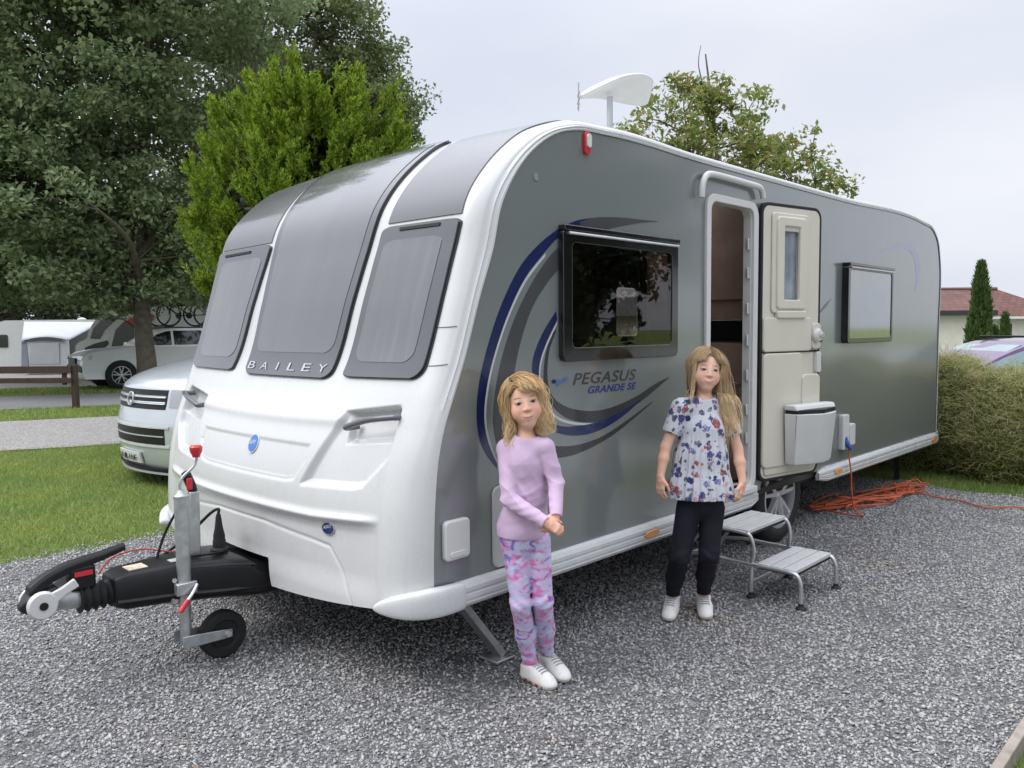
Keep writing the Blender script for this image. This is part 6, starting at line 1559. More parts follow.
_t = M_HAIR.node_tree; _b = _t.nodes['Principled BSDF']; _tr = _t.nodes.new('ShaderNodeBsdfTranslucent'); _m = _t.nodes.new('ShaderNodeMixShader'); _m.inputs[0].default_value = .35
_t.links.new(_b.inputs['Base Color'].links[0].from_socket, _tr.inputs['Color']); _t.links.new(_b.outputs[0], _m.inputs[1]); _t.links.new(_tr.outputs[0], _m.inputs[2]); _t.links.new(_m.outputs[0], _t.nodes['Material Output'].inputs['Surface'])
NP = lambda v: np.array(v, float)
def nrm(v): v = NP(v); return v/np.linalg.norm(v)
def rotv(v, ax, a):
    return NP(Matrix.Rotation(a, 3, Vector(ax)) @ Vector(v))

def person_field(J, h, lo, hi): return Field(lo, hi, h)

def head_axes(base_f, roll, yaw, pitch, up=(0, 0, 1)):
    """face direction base_f (horizontal) turned by yaw (towards image right), tilted and rolled"""
    f_ = nrm(rotv(base_f, (0, 0, 1), yaw)); l_ = nrm(np.cross((0, 0, 1), f_)); 
    f2 = nrm(rotv(f_, l_, -pitch)); u2 = nrm(np.cross(f2, l_))
    l3 = nrm(rotv(l_, f2, roll)); u3 = nrm(np.cross(f2, l3))
    return np.array([l3, f2, u3])          # rows: her left, forward, up

WX = 1.02
def add_head(F, H, A, s=1.0, smile=0):
    P = lambda x, y, z: H + (x*WX*A[0] + y*A[1] + z*A[2])*s
    N3 = lambda r: NP((r[0]*WX, r[1], r[2]))
    F.ell(P(0, -.012, .028), N3((.071, .088, .080))*s, A, .012)
    F.ell(P(0, .018, -.028), N3((.0575, .064, .070))*s, A, .030)
    F.ell(P(0, .050, -.084), N3((.025, .028, .024))*s, A, .030)
    for q in (-1, 1):
        F.ell(P(q*.033, .048, -.038), N3((.026, .027, .031))*s, A, .022)
        F.ell(P(q*.071, -.008, -.012), N3((.010, .018, .028))*s, A, .008)
    for q in (-1, 1): F.ell(P(q*.029, .0945, .002), N3((.0175, .0125, .0100))*s, A, .012, 's')
    for q in (-1, 1): F.ell(P(q*.0295, .0655, .0015), N3((.0130, .0130, .0105))*s, A, .004)
    F.cone(P(0, .077, .004), P(0, .0895, -.0255), .0045*s, .0072*s, .016)
    for q in (-1, 1): F.ell(P(q*.0085, .0845, -.0275), N3((.0070, .0075, .0055))*s, A, .007)
    F.ell(P(0, .069, -.057), N3((.027, .0165, .017))*s, A, .014)
    w_ = .020 + .004*smile; dz = .0045*smile
    for q in (-1, 1):
        F.cone(P(0, .0835, -.0555), P(q*w_, .0725, -.0575+dz), .0036*s, .0022*s, .006)
        F.cone(P(0, .0830, -.0645), P(q*w_*.9, .0730, -.0600+dz), .0044*s, .0022*s, .006)

def head_coords(o, V, H, A, s, zcut):
    q = ((V - H) @ A.T)/s; q[:, 0] /= WX
    q[(V[:, 2] < zcut)] = (0, -1, 0)
    at_ = o.data.attributes.new('hq', 'FLOAT_VECTOR', 'POINT'); at_.data.foreach_set('vector', q.astype(np.float32).ravel())
def face_mat(name, skin, lip, brow, iris, smile, teeth, hand):
    t = NT(name); at_ = t.n('Attribute', _attribute_name='hq'); sp = t.n('SeparateXYZ'); t.l(at_.outputs['Vector'], sp.inputs[0])
    x, y, z = sp.outputs; ax = t.math('ABSOLUTE', x); M = t.math
    v = t.coord(); n1 = t.noise(v, 38, 4); n2 = t.noise(v, 420, 3)
    var = t.ramp(n1.outputs['Fac'], [(.3, (.96, .95, .94)), (.7, (1.04, 1.03, 1.02))])
    vc = t.n('VertexColor', _layer_name='tone'); c = t.mix(1, vc.outputs['Color'], var, 'MULTIPLY')
    fr = t.ramp(y, [(.030, 0), (.048, 1)])
    def sq(a): return M('MULTIPLY', a, a)
    def ell(cx, cz, rx, rz, soft, k=0.0, xx=None):
        u = M('MULTIPLY', M('SUBTRACT', xx or ax, cx), 1/rx); zz = M('SUBTRACT', z, cz)
        if k: zz = M('SUBTRACT', zz, M('MULTIPLY', sq(ax), k))
        w = M('MULTIPLY', zz, 1/rz); d = M('SQRT', M('ADD', sq(u), sq(w)))
        mk = t.n('MapRange', _interpolation_type='SMOOTHSTEP'); t.l(d, mk.inputs[0]); mk.inputs[1].default_value = 1 + soft; mk.inputs[2].default_value = 1 - soft
        return M('MULTIPLY', mk.outputs[0], fr)
    def soft_gt(val, w):     # 1 where val > 0
        mk = t.n('MapRange', _interpolation_type='SMOOTHSTEP'); t.l(val, mk.inputs[0]); mk.inputs[1].default_value = -w; mk.inputs[2].default_value = w
        return M('MULTIPLY', mk.outputs[0], fr)
    def lay(mask, col, k):
        nonlocal c; c = t.mix(M('MULTIPLY', mask, k), c, col)
    lay(ell(.037, -.034, .024, .019, .9), (.66, .25, .19), .36); lay(ell(0, -.027, .013, .010, .8), (.64, .26, .20), .28)
    lay(ell(.029, .010, .021, .009, .8), (.46, .23, .17), .22); lay(ell(.029, -.010, .017, .005, .9), (.50, .27, .22), .20)
    lay(ell(.0056, -.0345, .0030, .0015, .4), (.12, .045, .035), .55)  # dark spots painted in for the shaded nostrils
    # eyes
    u = M('MULTIPLY', M('SUBTRACT', ax, .0295), 1/.0146); h = M('MULTIPLY', M('SUBTRACT', 1.0, sq(u)), .0056)
    zc = M('MULTIPLY_ADD', u, .0004, .0016); dz = M('SUBTRACT', z, zc)
    em = soft_gt(M('SUBTRACT', h, M('ABSOLUTE', dz)), .0007)
    lay(em, (.40, .37, .35), .95)
    lay(M('MULTIPLY', em, ell(.0290, .0018, .0074, .0074, .15)), iris, 1.0); lay(M('MULTIPLY', em, ell(.0290, .0020, .0032, .0032, .2)), (.008, .008, .008), 1.0)
    rim = M('MULTIPLY', soft_gt(M('SUBTRACT', .0017, M('ABSOLUTE', M('SUBTRACT', dz, M('MAXIMUM', h, 0.0)))), .0005), soft_gt(M('SUBTRACT', 1.05, M('ABSOLUTE', u)), .1)); lay(rim, (.075, .045, .03), .85)
    rim = M('MULTIPLY', soft_gt(M('SUBTRACT', .0007, M('ABSOLUTE', M('ADD', dz, M('MAXIMUM', h, 0.0)))), .0005), soft_gt(M('SUBTRACT', 1.0, M('ABSOLUTE', u)), .1)); lay(rim, (.16, .08, .06), .7)
    rim = M('MULTIPLY', soft_gt(M('SUBTRACT', .0006, M('ABSOLUTE', M('SUBTRACT', dz, M('ADD', M('MAXIMUM', h, 0.0), .0042)))), .0006), soft_gt(M('SUBTRACT', .9, M('ABSOLUTE', u)), .2)); lay(rim, (.30, .15, .11), .45)  # darker line painted in for shade in the lid fold
    # brows
    u = M('MULTIPLY', M('SUBTRACT', ax, .0300), 1/.0175); zb = M('SUBTRACT', .0235, M('MULTIPLY', sq(M('SUBTRACT', ax, .0270)), 8.0))
    bm_ = soft_gt(M('SUBTRACT', M('MULTIPLY', M('SUBTRACT', 1.05, sq(u)), .0026), M('ABSOLUTE', M('SUBTRACT', z, zb))), .0011); lay(bm_, brow, .75)
    # mouth
    vv = M('SUBTRACT', M('ADD', z, .0600), M('MULTIPLY', sq(ax), smile)); wv = M('SUBTRACT', 1.0, sq(M('MULTIPLY', ax, 1/.0240)))
    up_ = M('MULTIPLY', soft_gt(M('SUBTRACT', M('MULTIPLY', wv, .0052), vv), .0008), soft_gt(vv, .0006)); lay(up_, lip, .75)
    lo_ = M('MULTIPLY', soft_gt(M('ADD', M('MULTIPLY', wv, .0078), vv), .0010), soft_gt(M('MULTIPLY', vv, -1.0), .0006)); lay(lo_, lip, .68)
    ml = soft_gt(M('SUBTRACT', M('MULTIPLY_ADD', wv, .0012 if not teeth else .0030, .0002), M('ABSOLUTE', vv)), .0006); lay(M('MULTIPLY', ml, soft_gt(wv, .08)), (.17, .055, .05), .85)  # dark line painted for the shade between the lips
    if teeth:
        wt_ = M('SUBTRACT', 1.0, sq(M('MULTIPLY', ax, 1/.0185))); lay(soft_gt(M('SUBTRACT', M('MULTIPLY', wt_, .0021), M('ABSOLUTE', M('SUBTRACT', vv, .0003))), .0005), (.60, .52, .46), .75)
    lay(ell(.0245, -.0590 + smile*.0245**2, .0028, .0022, .7), (.30, .13, .10), .45)  # darker dabs stand in for shade at the mouth corners
    t.base(c); ro = M('MULTIPLY_ADD', em, -.34, .50); t.set(Roughness=ro, Specular_IOR_Level=.4, Subsurface_Weight=.14, Subsurface_Scale=.010); t.b.inputs['Subsurface Radius'].default_value = (1, .35, .2)
    t.bump(n2.outputs['Fac'], .05, .002); return t.m

def add_hand(F, W_, d, n, s, curl, thumb_side, spread=.10, k=.004, wid=.9):
    """W_: wrist, d: direction of the hand, n: back-of-hand normal; fingers bend away from n"""
    d, n = nrm(d), nrm(n); n = nrm(n - d*(n@d)); b = np.cross(n, d)*thumb_side      # b: towards the thumb
    pl = .062*s; F.cone(W_, W_ + d*.02*s, .019*s, .020*s, .010, n, .8)
    for i, (o_, L, r) in enumerate(((.021, .052, .0066), (.007, .058, .0069), (-.007, .054, .0066), (-.020, .043, .0060))):
        o_ *= wid
        kb = W_ + d*pl*(1 - .12*abs(i-1.2)/2) + b*o_*s; F.cone(W_ + d*.012*s + b*o_*.6*s, kb, .011*s, .0088*s, .008, n, .8)
        p = kb; dd = nrm(d + b*o_/.02*spread); nl = n.copy()
        for j, (f_, a) in enumerate(((.45, .7), (.32, 1.0), (.26, .8))):
            ang = curl*a; dd, nl = dd*math.cos(ang) - nl*math.sin(ang), nl*math.cos(ang) + dd*math.sin(ang)
            q = p + dd*L*f_*s; F.cone(p, q, r*s*(1-.06*j), r*s*(.95-.08*j), k); p = q
    tb = W_ + d*.018*s + b*.018*s; t1 = tb + nrm(d*.75 + b*.62 - n*.25)*.030*s; t2 = t1 + nrm(d*.95 + b*.15 - n*.45)*.026*s
    F.cone(tb, t1, .0105*s, .0085*s, .010); F.cone(t1, t2, .0080*s, .0066*s, .004)

def shoe(root, name, heel, toe, s, m, seed, stripe=None):
    heel, toe = NP(heel), NP(toe); d = nrm((toe-heel)*NP((1, 1, 0))); L = np.linalg.norm((toe-heel)[:2]); z = NP((0, 0, 1)); b = np.cross(z, d)
    P = lambda u, v, w_: NP((heel[0], heel[1], 0)) + d*u*L + b*v + z*w_
    F = Field(P(.5, 0, 0) - NP((.16, .16, .01)), P(.5, 0, 0) + NP((.16, .16, .16)), .0026)
    F.cone(P(.17, 0, .030), P(.5, .002, .028), .034*s, .037*s, .02); F.cone(P(.5, .002, .028), P(.80, .0, .026), .037*s, .037*s, .02)
    F.ell(P(.80, 0, .024), NP((.045, .037, .026))*s, np.array([d, b, z]), .01)
    F.cone(P(.18, 0, .03), P(.20, 0, .085), .034*s, .034*s, .02); F.cone(P(.22, 0, .075), P(.66, 0, .038), .032*s, .030*s, .03)
    F.cut(P(.2, 0, .074), (-d[0]*.12, -d[1]*.12, 1.0)); F.cut(P(0, 0, .006), (0, 0, -1))
    V, Fc = F.mesh(1); o = np_mesh(name, V, Fc, m, root, smooth=180)
    C = np.tile(NP((.72, .71, .68)), (len(V), 1)); sole = V[:, 2] < .021; C[sole] = (.66, .60, .48); C[V[:, 2] < .009] = (.30, .28, .25)
    u = (V - P(0, 0, 0)) @ d/L; vv = (V - P(0, 0, 0)) @ b
    if stripe is not None:
        r = np.sin(u*34 + vv*20) > -.1; mk = (V[:, 2] < .021) & (V[:, 2] > .008) & r & (u > .05) & (u < .80); C[mk] = stripe
    seam = (np.abs(V[:, 2]-.0225) < .0016); C[seam] = (.5, .49, .46)
    color_attr(o, C)
    la = MB(); tri = Vc = V
    for i in range(5):
        u_ = .40 + .075*i; pts = []
        for v_ in np.linspace(-.024, .024, 7)*s:
            m_ = (np.abs(u-u_) < .03) & (np.abs(vv-v_) < .005); zt = V[m_, 2].max() if m_.any() else .05
            pts.append(P(u_ + .012*(1-abs(v_)/.024), v_, zt+.001))
        la.tube(crv(pts, 3), .0024, 6)
    la.build('laces', mat('lace_grey', (.30, .30, .31), .8), o)
    return o

def hair_strands(root, H, A, s, n, length, part, seed, tones, bodies, wave=.006, wv=22, keepface=.056, fringe=.3, rad=.0013, side_bias=None, name='hair', steps=22, face_top=.045, spread=.0, clump=13, pull=.62):
    """strands start on the scalp, part at x=part, fall along the head and over the given bodies [(centre, radius)]"""
    r = np.random.default_rng(seed); loc = []; c0 = NP((0, -.012, .028)); R0 = NP((.071, .088, .080))
    u = r.normal(size=(n*6, 3)); u /= np.linalg.norm(u, axis=1, keepdims=True); p = c0 + u*R0
    hl = .074 - .55*np.clip(np.abs(p[:, 0])-.030, 0, .1)**1.0 - .9*np.clip(.062-p[:, 1], 0, .2)
    ok = (p[:, 2] > np.maximum(hl, -.035)); p = p[ok][:n]; u = u[ok][:n]; n = len(p)
    lay = r.uniform(.002, .015, n); L = length(p, r) if callable(length) else length*r.uniform(.8, 1.08, n)
    sx = np.sign(p[:, 0] - part - r.normal(0, .004, n)); sx[sx == 0] = 1
    v = np.stack([sx*(.9), .35*np.sign(p[:, 1]-.0)*(p[:, 1] > .03) - .45*(p[:, 1] < 0), np.full(n, .15)], 1)
    ph = r.uniform(0, 6.3, n); amp = wave*r.uniform(.4, 1.3, n); PTS = [p + u*lay[:, None]]
    g = A @ NP((0, 0, -1.0)); ds = L/steps; x = PTS[0].copy()
    Wp = [((NP(c)-H) @ A.T/s, rr/s) for c, rr in bodies]
    v = v/np.linalg.norm(v, axis=1, keepdims=True)
    gi = r.choice(n, max(8, n//clump), replace=False); gn = np.argmin(((p[:, None] - p[gi][None])**2).sum(-1) + (sx[:, None] != sx[gi][None])*1.0, 1)
    for k in range(steps):
        t = k/steps
        d_ = (x - c0)/(R0 + lay[:, None]); k0 = np.linalg.norm(d_, axis=1, keepdims=True)
        nr = d_/(R0 + lay[:, None]); nr /= np.linalg.norm(nr, axis=1, keepdims=True) + 1e-9
        near = np.clip((1.22 - k0)/.12, 0, 1); gt = g - nr*(nr @ g)[:, None]*near
        v = v*(.72 if k > 3 else .9) + gt*.42
        vn = (v*nr).sum(1, keepdims=True); v = v - nr*vn*near*.92
        v /= np.linalg.norm(v, axis=1, keepdims=True) + 1e-9
        x = x + v*ds[:, None]
        d_ = (x - c0)/(R0 + lay[:, None]); k0 = np.linalg.norm(d_, axis=1, keepdims=True); x = np.where(k0 < 1, c0 + (x-c0)/np.maximum(k0, 1e-3), x)
        for c, rr in Wp + [(NP((0, .020, -.030)), .060), (NP((0, -.02, -.06)), .050)]:
            w_ = x - c; dl = np.linalg.norm(w_, axis=1, keepdims=True); lim = rr + lay[:, None]*.8; x = np.where(dl < lim, c + w_/np.maximum(dl, 1e-4)*lim, x)
        # keep the face clear
        fc = (x[:, 1] > .015) & (x[:, 2] < face_top) & (x[:, 2] > -.22)
        kf = keepface + .012*np.clip((x[:, 1]-.03)/.05, 0, 1) + lay*.5
        tx = np.where(np.abs(x[:, 0]) < kf, sx*kf, x[:, 0]); x[:, 0] = np.where(fc, x[:, 0] + (tx-x[:, 0])*.75, x[:, 0])
        fc2 = fc & (np.abs(x[:, 0]) < .085) & (x[:, 2] > -.10); x[:, 1] = np.where(fc2, np.minimum(x[:, 1], .052), x[:, 1])
        PTS.append(x.copy())
    P = np.stack(PTS, 1)      # n, steps+1, 3
    tt = np.linspace(0, 1, steps+1)[None]
    P = P + (P[gi][gn] - P)*(pull*np.clip(tt*1.5-.1, 0, 1)*r.uniform(.5, 1, (n, 1)))[..., None]; ph = .7*ph + 3*ph[gi][gn]
    wob = amp[:, None]*np.clip(tt*2.2-.25, 0, 1.3)
    P[..., 0] += wob*np.sin(tt*wv*(L[:, None]/.3) + ph[:, None]) + (spread if not callable(spread) else spread(p, r)[:, None])*tt*np.sign(P[..., 0]); P[..., 1] += wob*.8*np.cos(tt*wv*.9*(L[:, None]/.3) + ph[:, None]*1.7)
    Wd = H + (P @ A)*s
    T = np.gradient(Wd, axis=1); T /= np.linalg.norm(T, axis=-1, keepdims=True) + 1e-9
    b = np.cross(T, NP((.3, .5, .8))); b /= np.linalg.norm(b, axis=-1, keepdims=True) + 1e-9; c = np.cross(T, b)
    ra = rad*(1.15 - .75*tt**2)[..., None]*r.uniform(.7, 1.3, (n, 1, 1))
    ring = np.stack([Wd + ra*(b*math.cos(a) + c*math.sin(a)) for a in (0, 2.09, 4.19)], 2)   # n, m, 3, 3
    m = steps+1; V = ring.reshape(-1, 3); i = np.arange(n)[:, None, None]*m*3 + np.arange(m-1)[None, :, None]*3
    j = np.arange(3)[None, None]; j2 = (j+1) % 3
    Fc = np.stack([i+j, i+j2, i+3+j2, i+3+j], -1).reshape(-1, 4)
    o = np_mesh(name, V, Fc, M_HAIR, root, smooth=180)
    tr, tip, dk = [NP(q) for q in tones]; mixr = r.random((n, 1, 1)); tb = tt[..., None]
    col = (tr*(1-tb) + tip*tb)*(.78 + .52*mixr); col = np.where(r.random((n, 1, 1)) < .10, col*.6 + dk*.4, col)
    color_attr(o, np.repeat(col[:, :, None, :], 3, 2).reshape(-1, 3))
    return o
def hair_cap(root, H, A, s, tone, back):
    F = Field(H - .24*s, H + .16*s, .004)
    P = lambda x, y, z: H + (x*A[0] + y*A[1] + z*A[2])*s
    F.ell(P(0, -.014, .030), NP((.0745, .090, .084))*s, A, .01)
    for (c, r_) in back: F.ell(P(*c), NP(r_)*s, A, .02)
    # open the face
    F.ell(P(0, .105, -.028), NP((.072, .090, .110))*s, A, .006, 's')
    V, Fc = F.mesh(1); o = np_mesh('hair_underlayer', V, Fc, M_HAIR, root, smooth=180); color_attr(o, np.tile(NP(tone), (len(V), 1)))
    return o
# ------------------------------------------------------------------ the two girls
TOC = nrm((-FW.x, -FW.y, 0)); RH = nrm((RT.x, RT.y, 0)); ZU = NP((0, 0, 1))
gz = lambda px, py: NP(ground(px, py))
SKIN1, SKIN2 = (.72, .44, .325), (.74, .465, .35)
def joints(d0, tab): return {k: NP(at(px, py, d0 - t)) for k, (px, py, t) in tab.items()}
def bounds(J, m=.14):
    P = np.array(list(J.values())); return P.min(0) - m, P.max(0) + m

# ---- girl in lilac
G1 = thing('person', ground(545, 688), 'girl in a lilac top and tie-dye leggings, hands clasped, by the grey caravan side', 'person')
J = joints(3.31, dict(sR=(506, 447.5, .055), sL=(545, 446.5, .09), eR=(509, 499, .135), eL=(556, 482, .10), wR=(545, 522, .215), wL=(556, 515, .185),
    nk=(526, 436.5, .06), ch=(526, 463, .06), wa=(527, 496, .055), hp=(523, 527, .045), hR=(515, 540, .05), hL=(537, 540, .045), kR=(520.5, 604, .055), kL=(543, 601, .035), aR=(526, 664, .045), aL=(545.5, 656, .0), hd=(524, 401.5, .065)))
byaw = R_(22); BF = rotv(TOC, (0, 0, 1), byaw); BL = nrm(np.cross(ZU, BF))
HA = head_axes(TOC, R_(10), R_(5), R_(1)); HS = .985; H = J['hd']
FT = {'R': (gz(523, 677), gz(555, 692.5)), 'L': (gz(541, 667.5), gz(568.5, 685))}
for q in 'RL': J['a'+q] = FT[q][0] + (FT[q][1]-FT[q][0])*.22 + ZU*.085
lo, hi = bounds(J, .13); lo[2] = .04; hi[2] = H[2] + .14
F = Field(lo, hi, .0027)
F.cone(J['nk'] - ZU*.02, H - HA[2]*.05 - HA[1]*.02, .040, .037, .02)
F.cone(J['ch'], J['wa'], .080, .072, .02, BF, .72); F.cone(J['wa'], J['hp'], .072, .088, .02, BF, .75)
F.cone(J['nk'] - ZU*.025, J['sR'] - ZU*.012, .036, .034, .02); F.cone(J['nk'] - ZU*.025, J['sL'] - ZU*.012, .036, .034, .02)
for q in 'RL':
    F.cone(J['s'+q], J['e'+q], .028, .021, .012); F.cone(J['e'+q], J['w'+q], .021, .0175, .012)
    F.cone(J['h'+q], J['k'+q], .050, .036, .02); F.cone(J['k'+q], J['a'+q]*.55 + J['k'+q]*.45 - TOC*.012, .035, .037, .02); F.cone(J['a'+q]*.55 + J['k'+q]*.45 - TOC*.012, J['a'+q], .036, .025, .02); F.cone(J['a'+q], J['a'+q] - ZU*.05, .025, .023, .01)
wd_ = nrm(RH*.80 - ZU*.42 + TOC*.10); add_hand(F, J['wR'] + wd_*.004, wd_, TOC*.8 + ZU*.55, .86, .75, 1)
wl_ = nrm(-RH*.58 - ZU*.78 + TOC*.20); add_hand(F, J['wL'] + wl_*.004, wl_, TOC*.95 + ZU*.2 + RH*.2, .86, .7, -1, .22)
add_head(F, H, HA, HS, .5)
V, Fc = F.mesh(1); o = np_mesh('body', V, Fc, face_mat('skin_of_lilac_girl', SKIN1, (.55, .22, .19), (.17, .10, .05), (.035, .04, .036), 11.0, False, None), G1, smooth=180)
C = np.tile(NP(SKIN1), (len(V), 1)); head_coords(o, V, H, HA, HS, H[2] - .15)
hand = (V[:, 2] < J['wR'][2] + .05); C[hand] = NP(SKIN1)*NP((.97, .90, .87)); color_attr(o, C); BODY1 = o
# top
F = Field(lo, NP((hi[0], hi[1], J['nk'][2] + .08)), .003)
F.cone(J['nk'] - ZU*.028, J['ch'], .064, .092, .03, BF, .76); F.cone(J['ch'], J['wa'], .092, .084, .03, BF, .76); F.cone(J['wa'], J['hp'], .084, .103, .03, BF, .78); F.cone(J['hp'], J['hp'] - ZU*.03, .103, .105, .03, BF, .78)
for q in 'RL':
    F.cone(J['nk'] - ZU*.030, J['s'+q] - ZU*.006, .043, .040, .025); F.cone(J['s'+q], J['e'+q], .0375, .0335, .007); F.cone(J['e'+q], J['w'+q], .0335, .0250, .006)
rn = np.random.default_rng(2); ph = rn.uniform(0, 6.3, 8)
eR, eL = J['eR'], J['eL']; wa = J['wa']
def wr1(X, Y, Z):
    g = lambda c, w_: np.exp(-((X-c[0])**2 + (Y-c[1])**2 + (Z-c[2])**2)/w_**2)
    a = X*RH[0] + Y*RH[1]
    rdg = lambda t_: (np.abs(np.sin(t_))**.75 - .62)
    w = .0075*rdg(62*(Z*.8 + a*.55) + 2.5*np.sin(17*a))*(g(eR, .08) + g(eL, .075)) + .0042*rdg(44*(Z + .35*a) + 2*np.sin(19*a + ph[0]))*g(wa + BF*.05, .12) + .0012*rdg(50*(Z - .8*a))*g(J['ch'] + BF*.06, .10) + .0028*np.sin(80*(Z - .3*a) + 4*np.sin(15*a))*g(J['hp'] + BF*.06, .09)
    return w + .0012*np.sin(210*Z + 8*np.sin(9*a))*g((J['eR']+J['wR'])/2, .08)
F.warp(wr1)
F.ell(J['nk'] + ZU*.030 + BF*.012, (.054, .054, .046), None, .004, 's')
dR, dL = nrm(J['wR']-J['eR']), nrm(J['wL']-J['eL'])
F.ell(J['wR'] + dR*.030, (.032, .032, .032), None, .002, 's'); F.ell(J['wL'] + dL*.026, (.028, .028, .028), None, .002, 's')
hem = J['hp'] - ZU*.030; F.cut(hem, (-RH*.05 - TOC*.05) + (0, 0, -1))
V, Fc = F.mesh(1)
t = NT('lilac_rib_knit'); v = t.coord(); n = t.noise(v, 14, 4); t.base(t.ramp(n.outputs['Fac'], [(.3, (.50, .365, .505)), (.7, (.58, .43, .58))])); t.set(Roughness=.85, Sheen_Weight=.25, Specular_IOR_Level=.2)
n2 = t.noise(v, 260, 2); t.bump(n2.outputs['Fac'], .25, .002); M_LIL = t.m
np_mesh('top', V, Fc, M_LIL, BODY1, smooth=180)
# leggings
F = Field(lo, NP((hi[0], hi[1], J['hp'][2] + .06)), .003)
F.cone(J['hp'] + ZU*.03, J['hp'] - ZU*.035, .098, .10, .02, BF, .78)
for q in 'RL':
    c_ = J['a'+q]*.55 + J['k'+q]*.45 - TOC*.012
    F.cone(J['h'+q], J['k'+q], .0565, .0405, .016); F.cone(J['k'+q], c_, .0400, .0415, .02); F.cone(c_, J['a'+q], .0410, .0290, .02); F.cone(J['a'+q], J['a'+q] - ZU*.02, .0290, .0285, .01)
kk_ = J['kR']
F.warp(lambda X, Y, Z: .0018*np.sin(130*Z + 6*np.sin(20*(X*RH[0]+Y*RH[1])))*(np.exp(-((Z-kk_[2])/.05)**2) + np.exp(-((Z-J['aR'][2]-.03)/.05)**2)))
F.cut((0, 0, .080), (0, 0, -1))
V, Fc = F.mesh(1)
t = NT('tie_dye_leggings'); v = t.coord(scale=(1, 1, 1.7)); n = t.noise(v, 13, 3, .5, .5); n2 = t.noise(v, 21, 3, .5, .3); n3 = t.noise(v, 17, 2, .5, .8)
c = t.ramp(n.outputs['Fac'], [(.32, (.52, .62, .76)), (.45, (.52, .47, .70)), (.55, (.60, .48, .69)), (.68, (.66, .61, .74))])
c = t.mix(t.ramp(n2.outputs['Fac'], [(.52, 0), (.63, .9)]), c, (.66, .15, .42)); c = t.mix(t.ramp(n3.outputs['Fac'], [(.57, 0), (.66, .85)]), c, (.17, .11, .44))
t.base(c); t.set(Roughness=.7, Sheen_Weight=.15, Specular_IOR_Level=.25); np_mesh('leggings', V, Fc, t.m, BODY1, smooth=180)
M_SHOE = tone_mat('canvas_shoe', .8, 0, .05, 60, .2, 400)
shoe(BODY1, 'shoe', *FT['R'], .90, M_SHOE, 1, (.45, .06, .05)); shoe(BODY1, 'shoe', *FT['L'], .90, M_SHOE, 2, (.45, .06, .05))
sh = [(J['sR'], .05), (J['sL'], .05), (J['nk'] - ZU*.02, .055), (J['ch'], .09)]
hair_cap(BODY1, H, HA, HS, (.36, .25, .12), [((0, -.045, -.03), (.072, .055, .085)), ((.070, -.012, -.045), (.020, .035, .085)), ((-.070, -.012, -.045), (.020, .035, .085))])
L1 = lambda p, r: np.maximum(.09, (p[:, 2] + .118 + .034*r.normal(size=len(p)))*1.12 + .045*(np.abs(p[:, 0]) < .05))
hair_strands(BODY1, H, HA, HS, 4200, L1, -.030, 4, ((.78, .56, .30), (1.0, .82, .52), (.42, .28, .14)), sh, wave=.0105, wv=14, rad=.0011, spread=lambda p, r: np.where(p[:, 0] < 0, r.uniform(0, .035, len(p)), r.uniform(-.03, .015, len(p))), keepface=.055, pull=.42)
# little tied tuft on the crown
tf = H + (-.040*HA[0] + .022*HA[1] + .098*HA[2])*HS
MB().lathe([(0, -.006), (.009, -.006), (.011, 0), (.009, .006), (0, .006)], 12, frameM(Vector(tf), Vector(HA[1]), Vector(HA[2]))).build('hair_tie', mat('dark_hair_tie', (.05, .02, .02), .7), BODY1, smooth=60)

# ---- girl in floral top
G2 = thing('person', ground(687, 620), 'girl in a floral top and black leggings standing by the open caravan door', 'person')
J = joints(4.06, dict(sR=(681, 407, .08), sL=(725, 408, .055), eR=(665.5, 447, .075), eL=(737.5, 449, .05), wR=(660.5, 476, .10), wL=(742.5, 481, .085),
    nk=(704, 397.5, .06), ch=(703, 428, .06), wa=(701, 458, .055), hp=(700, 494, .05), hR=(689, 508, .055), hL=(712, 508, .045), kR=(679.5, 556, .065), kL=(709, 554, .06), aR=(673.5, 596, .03), aL=(703, 596, .03), hd=(705.5, 370, .065)))
byaw = R_(-4); BF = rotv(TOC, (0, 0, 1), byaw); BL = nrm(np.cross(ZU, BF))
HA = head_axes(TOC, R_(-6), R_(2), R_(2)); HS = .99; H = J['hd']
FT = {'R': (gz(674, 606.5), gz(667.5, 624)), 'L': (gz(702.5, 605), gz(706.5, 622.5))}
for q in 'RL': J['a'+q] = FT[q][0] + (FT[q][1]-FT[q][0])*.22 + ZU*.09
lo, hi = bounds(J, .14); lo[2] = .04; hi[2] = H[2] + .15
F = Field(lo, hi, .003)
F.cone(J['nk'] - ZU*.02, H - HA[2]*.05 - HA[1]*.02, .041, .038, .02)
F.cone(J['ch'], J['wa'], .098, .088, .02, BF, .72); F.cone(J['wa'], J['hp'], .088, .10, .02, BF, .75)
for q in 'RL':
    F.cone(J['nk'] - ZU*.025, J['s'+q] - ZU*.012, .037, .036, .02)
    F.cone(J['s'+q], J['e'+q], .034, .0265, .012); F.cone(J['e'+q], J['e'+q]*.6 + J['w'+q]*.4, .0265, .0270, .012); F.cone(J['e'+q]*.6 + J['w'+q]*.4, J['w'+q], .0270, .0190, .012)
    F.cone(J['h'+q], J['k'+q], .055, .042, .02); F.cone(J['k'+q], J['a'+q]*.55 + J['k'+q]*.45 - TOC*.012, .040, .042, .02); F.cone(J['a'+q]*.55 + J['k'+q]*.45 - TOC*.012, J['a'+q], .041, .028, .02); F.cone(J['a'+q], J['a'+q] - ZU*.06, .028, .026, .01)
d_ = nrm(-ZU - RH*.06 + TOC*.18); add_hand(F, J['wR'] + d_*.004, d_, -RH*.75 + TOC*.65, 1.0, .42, 1)
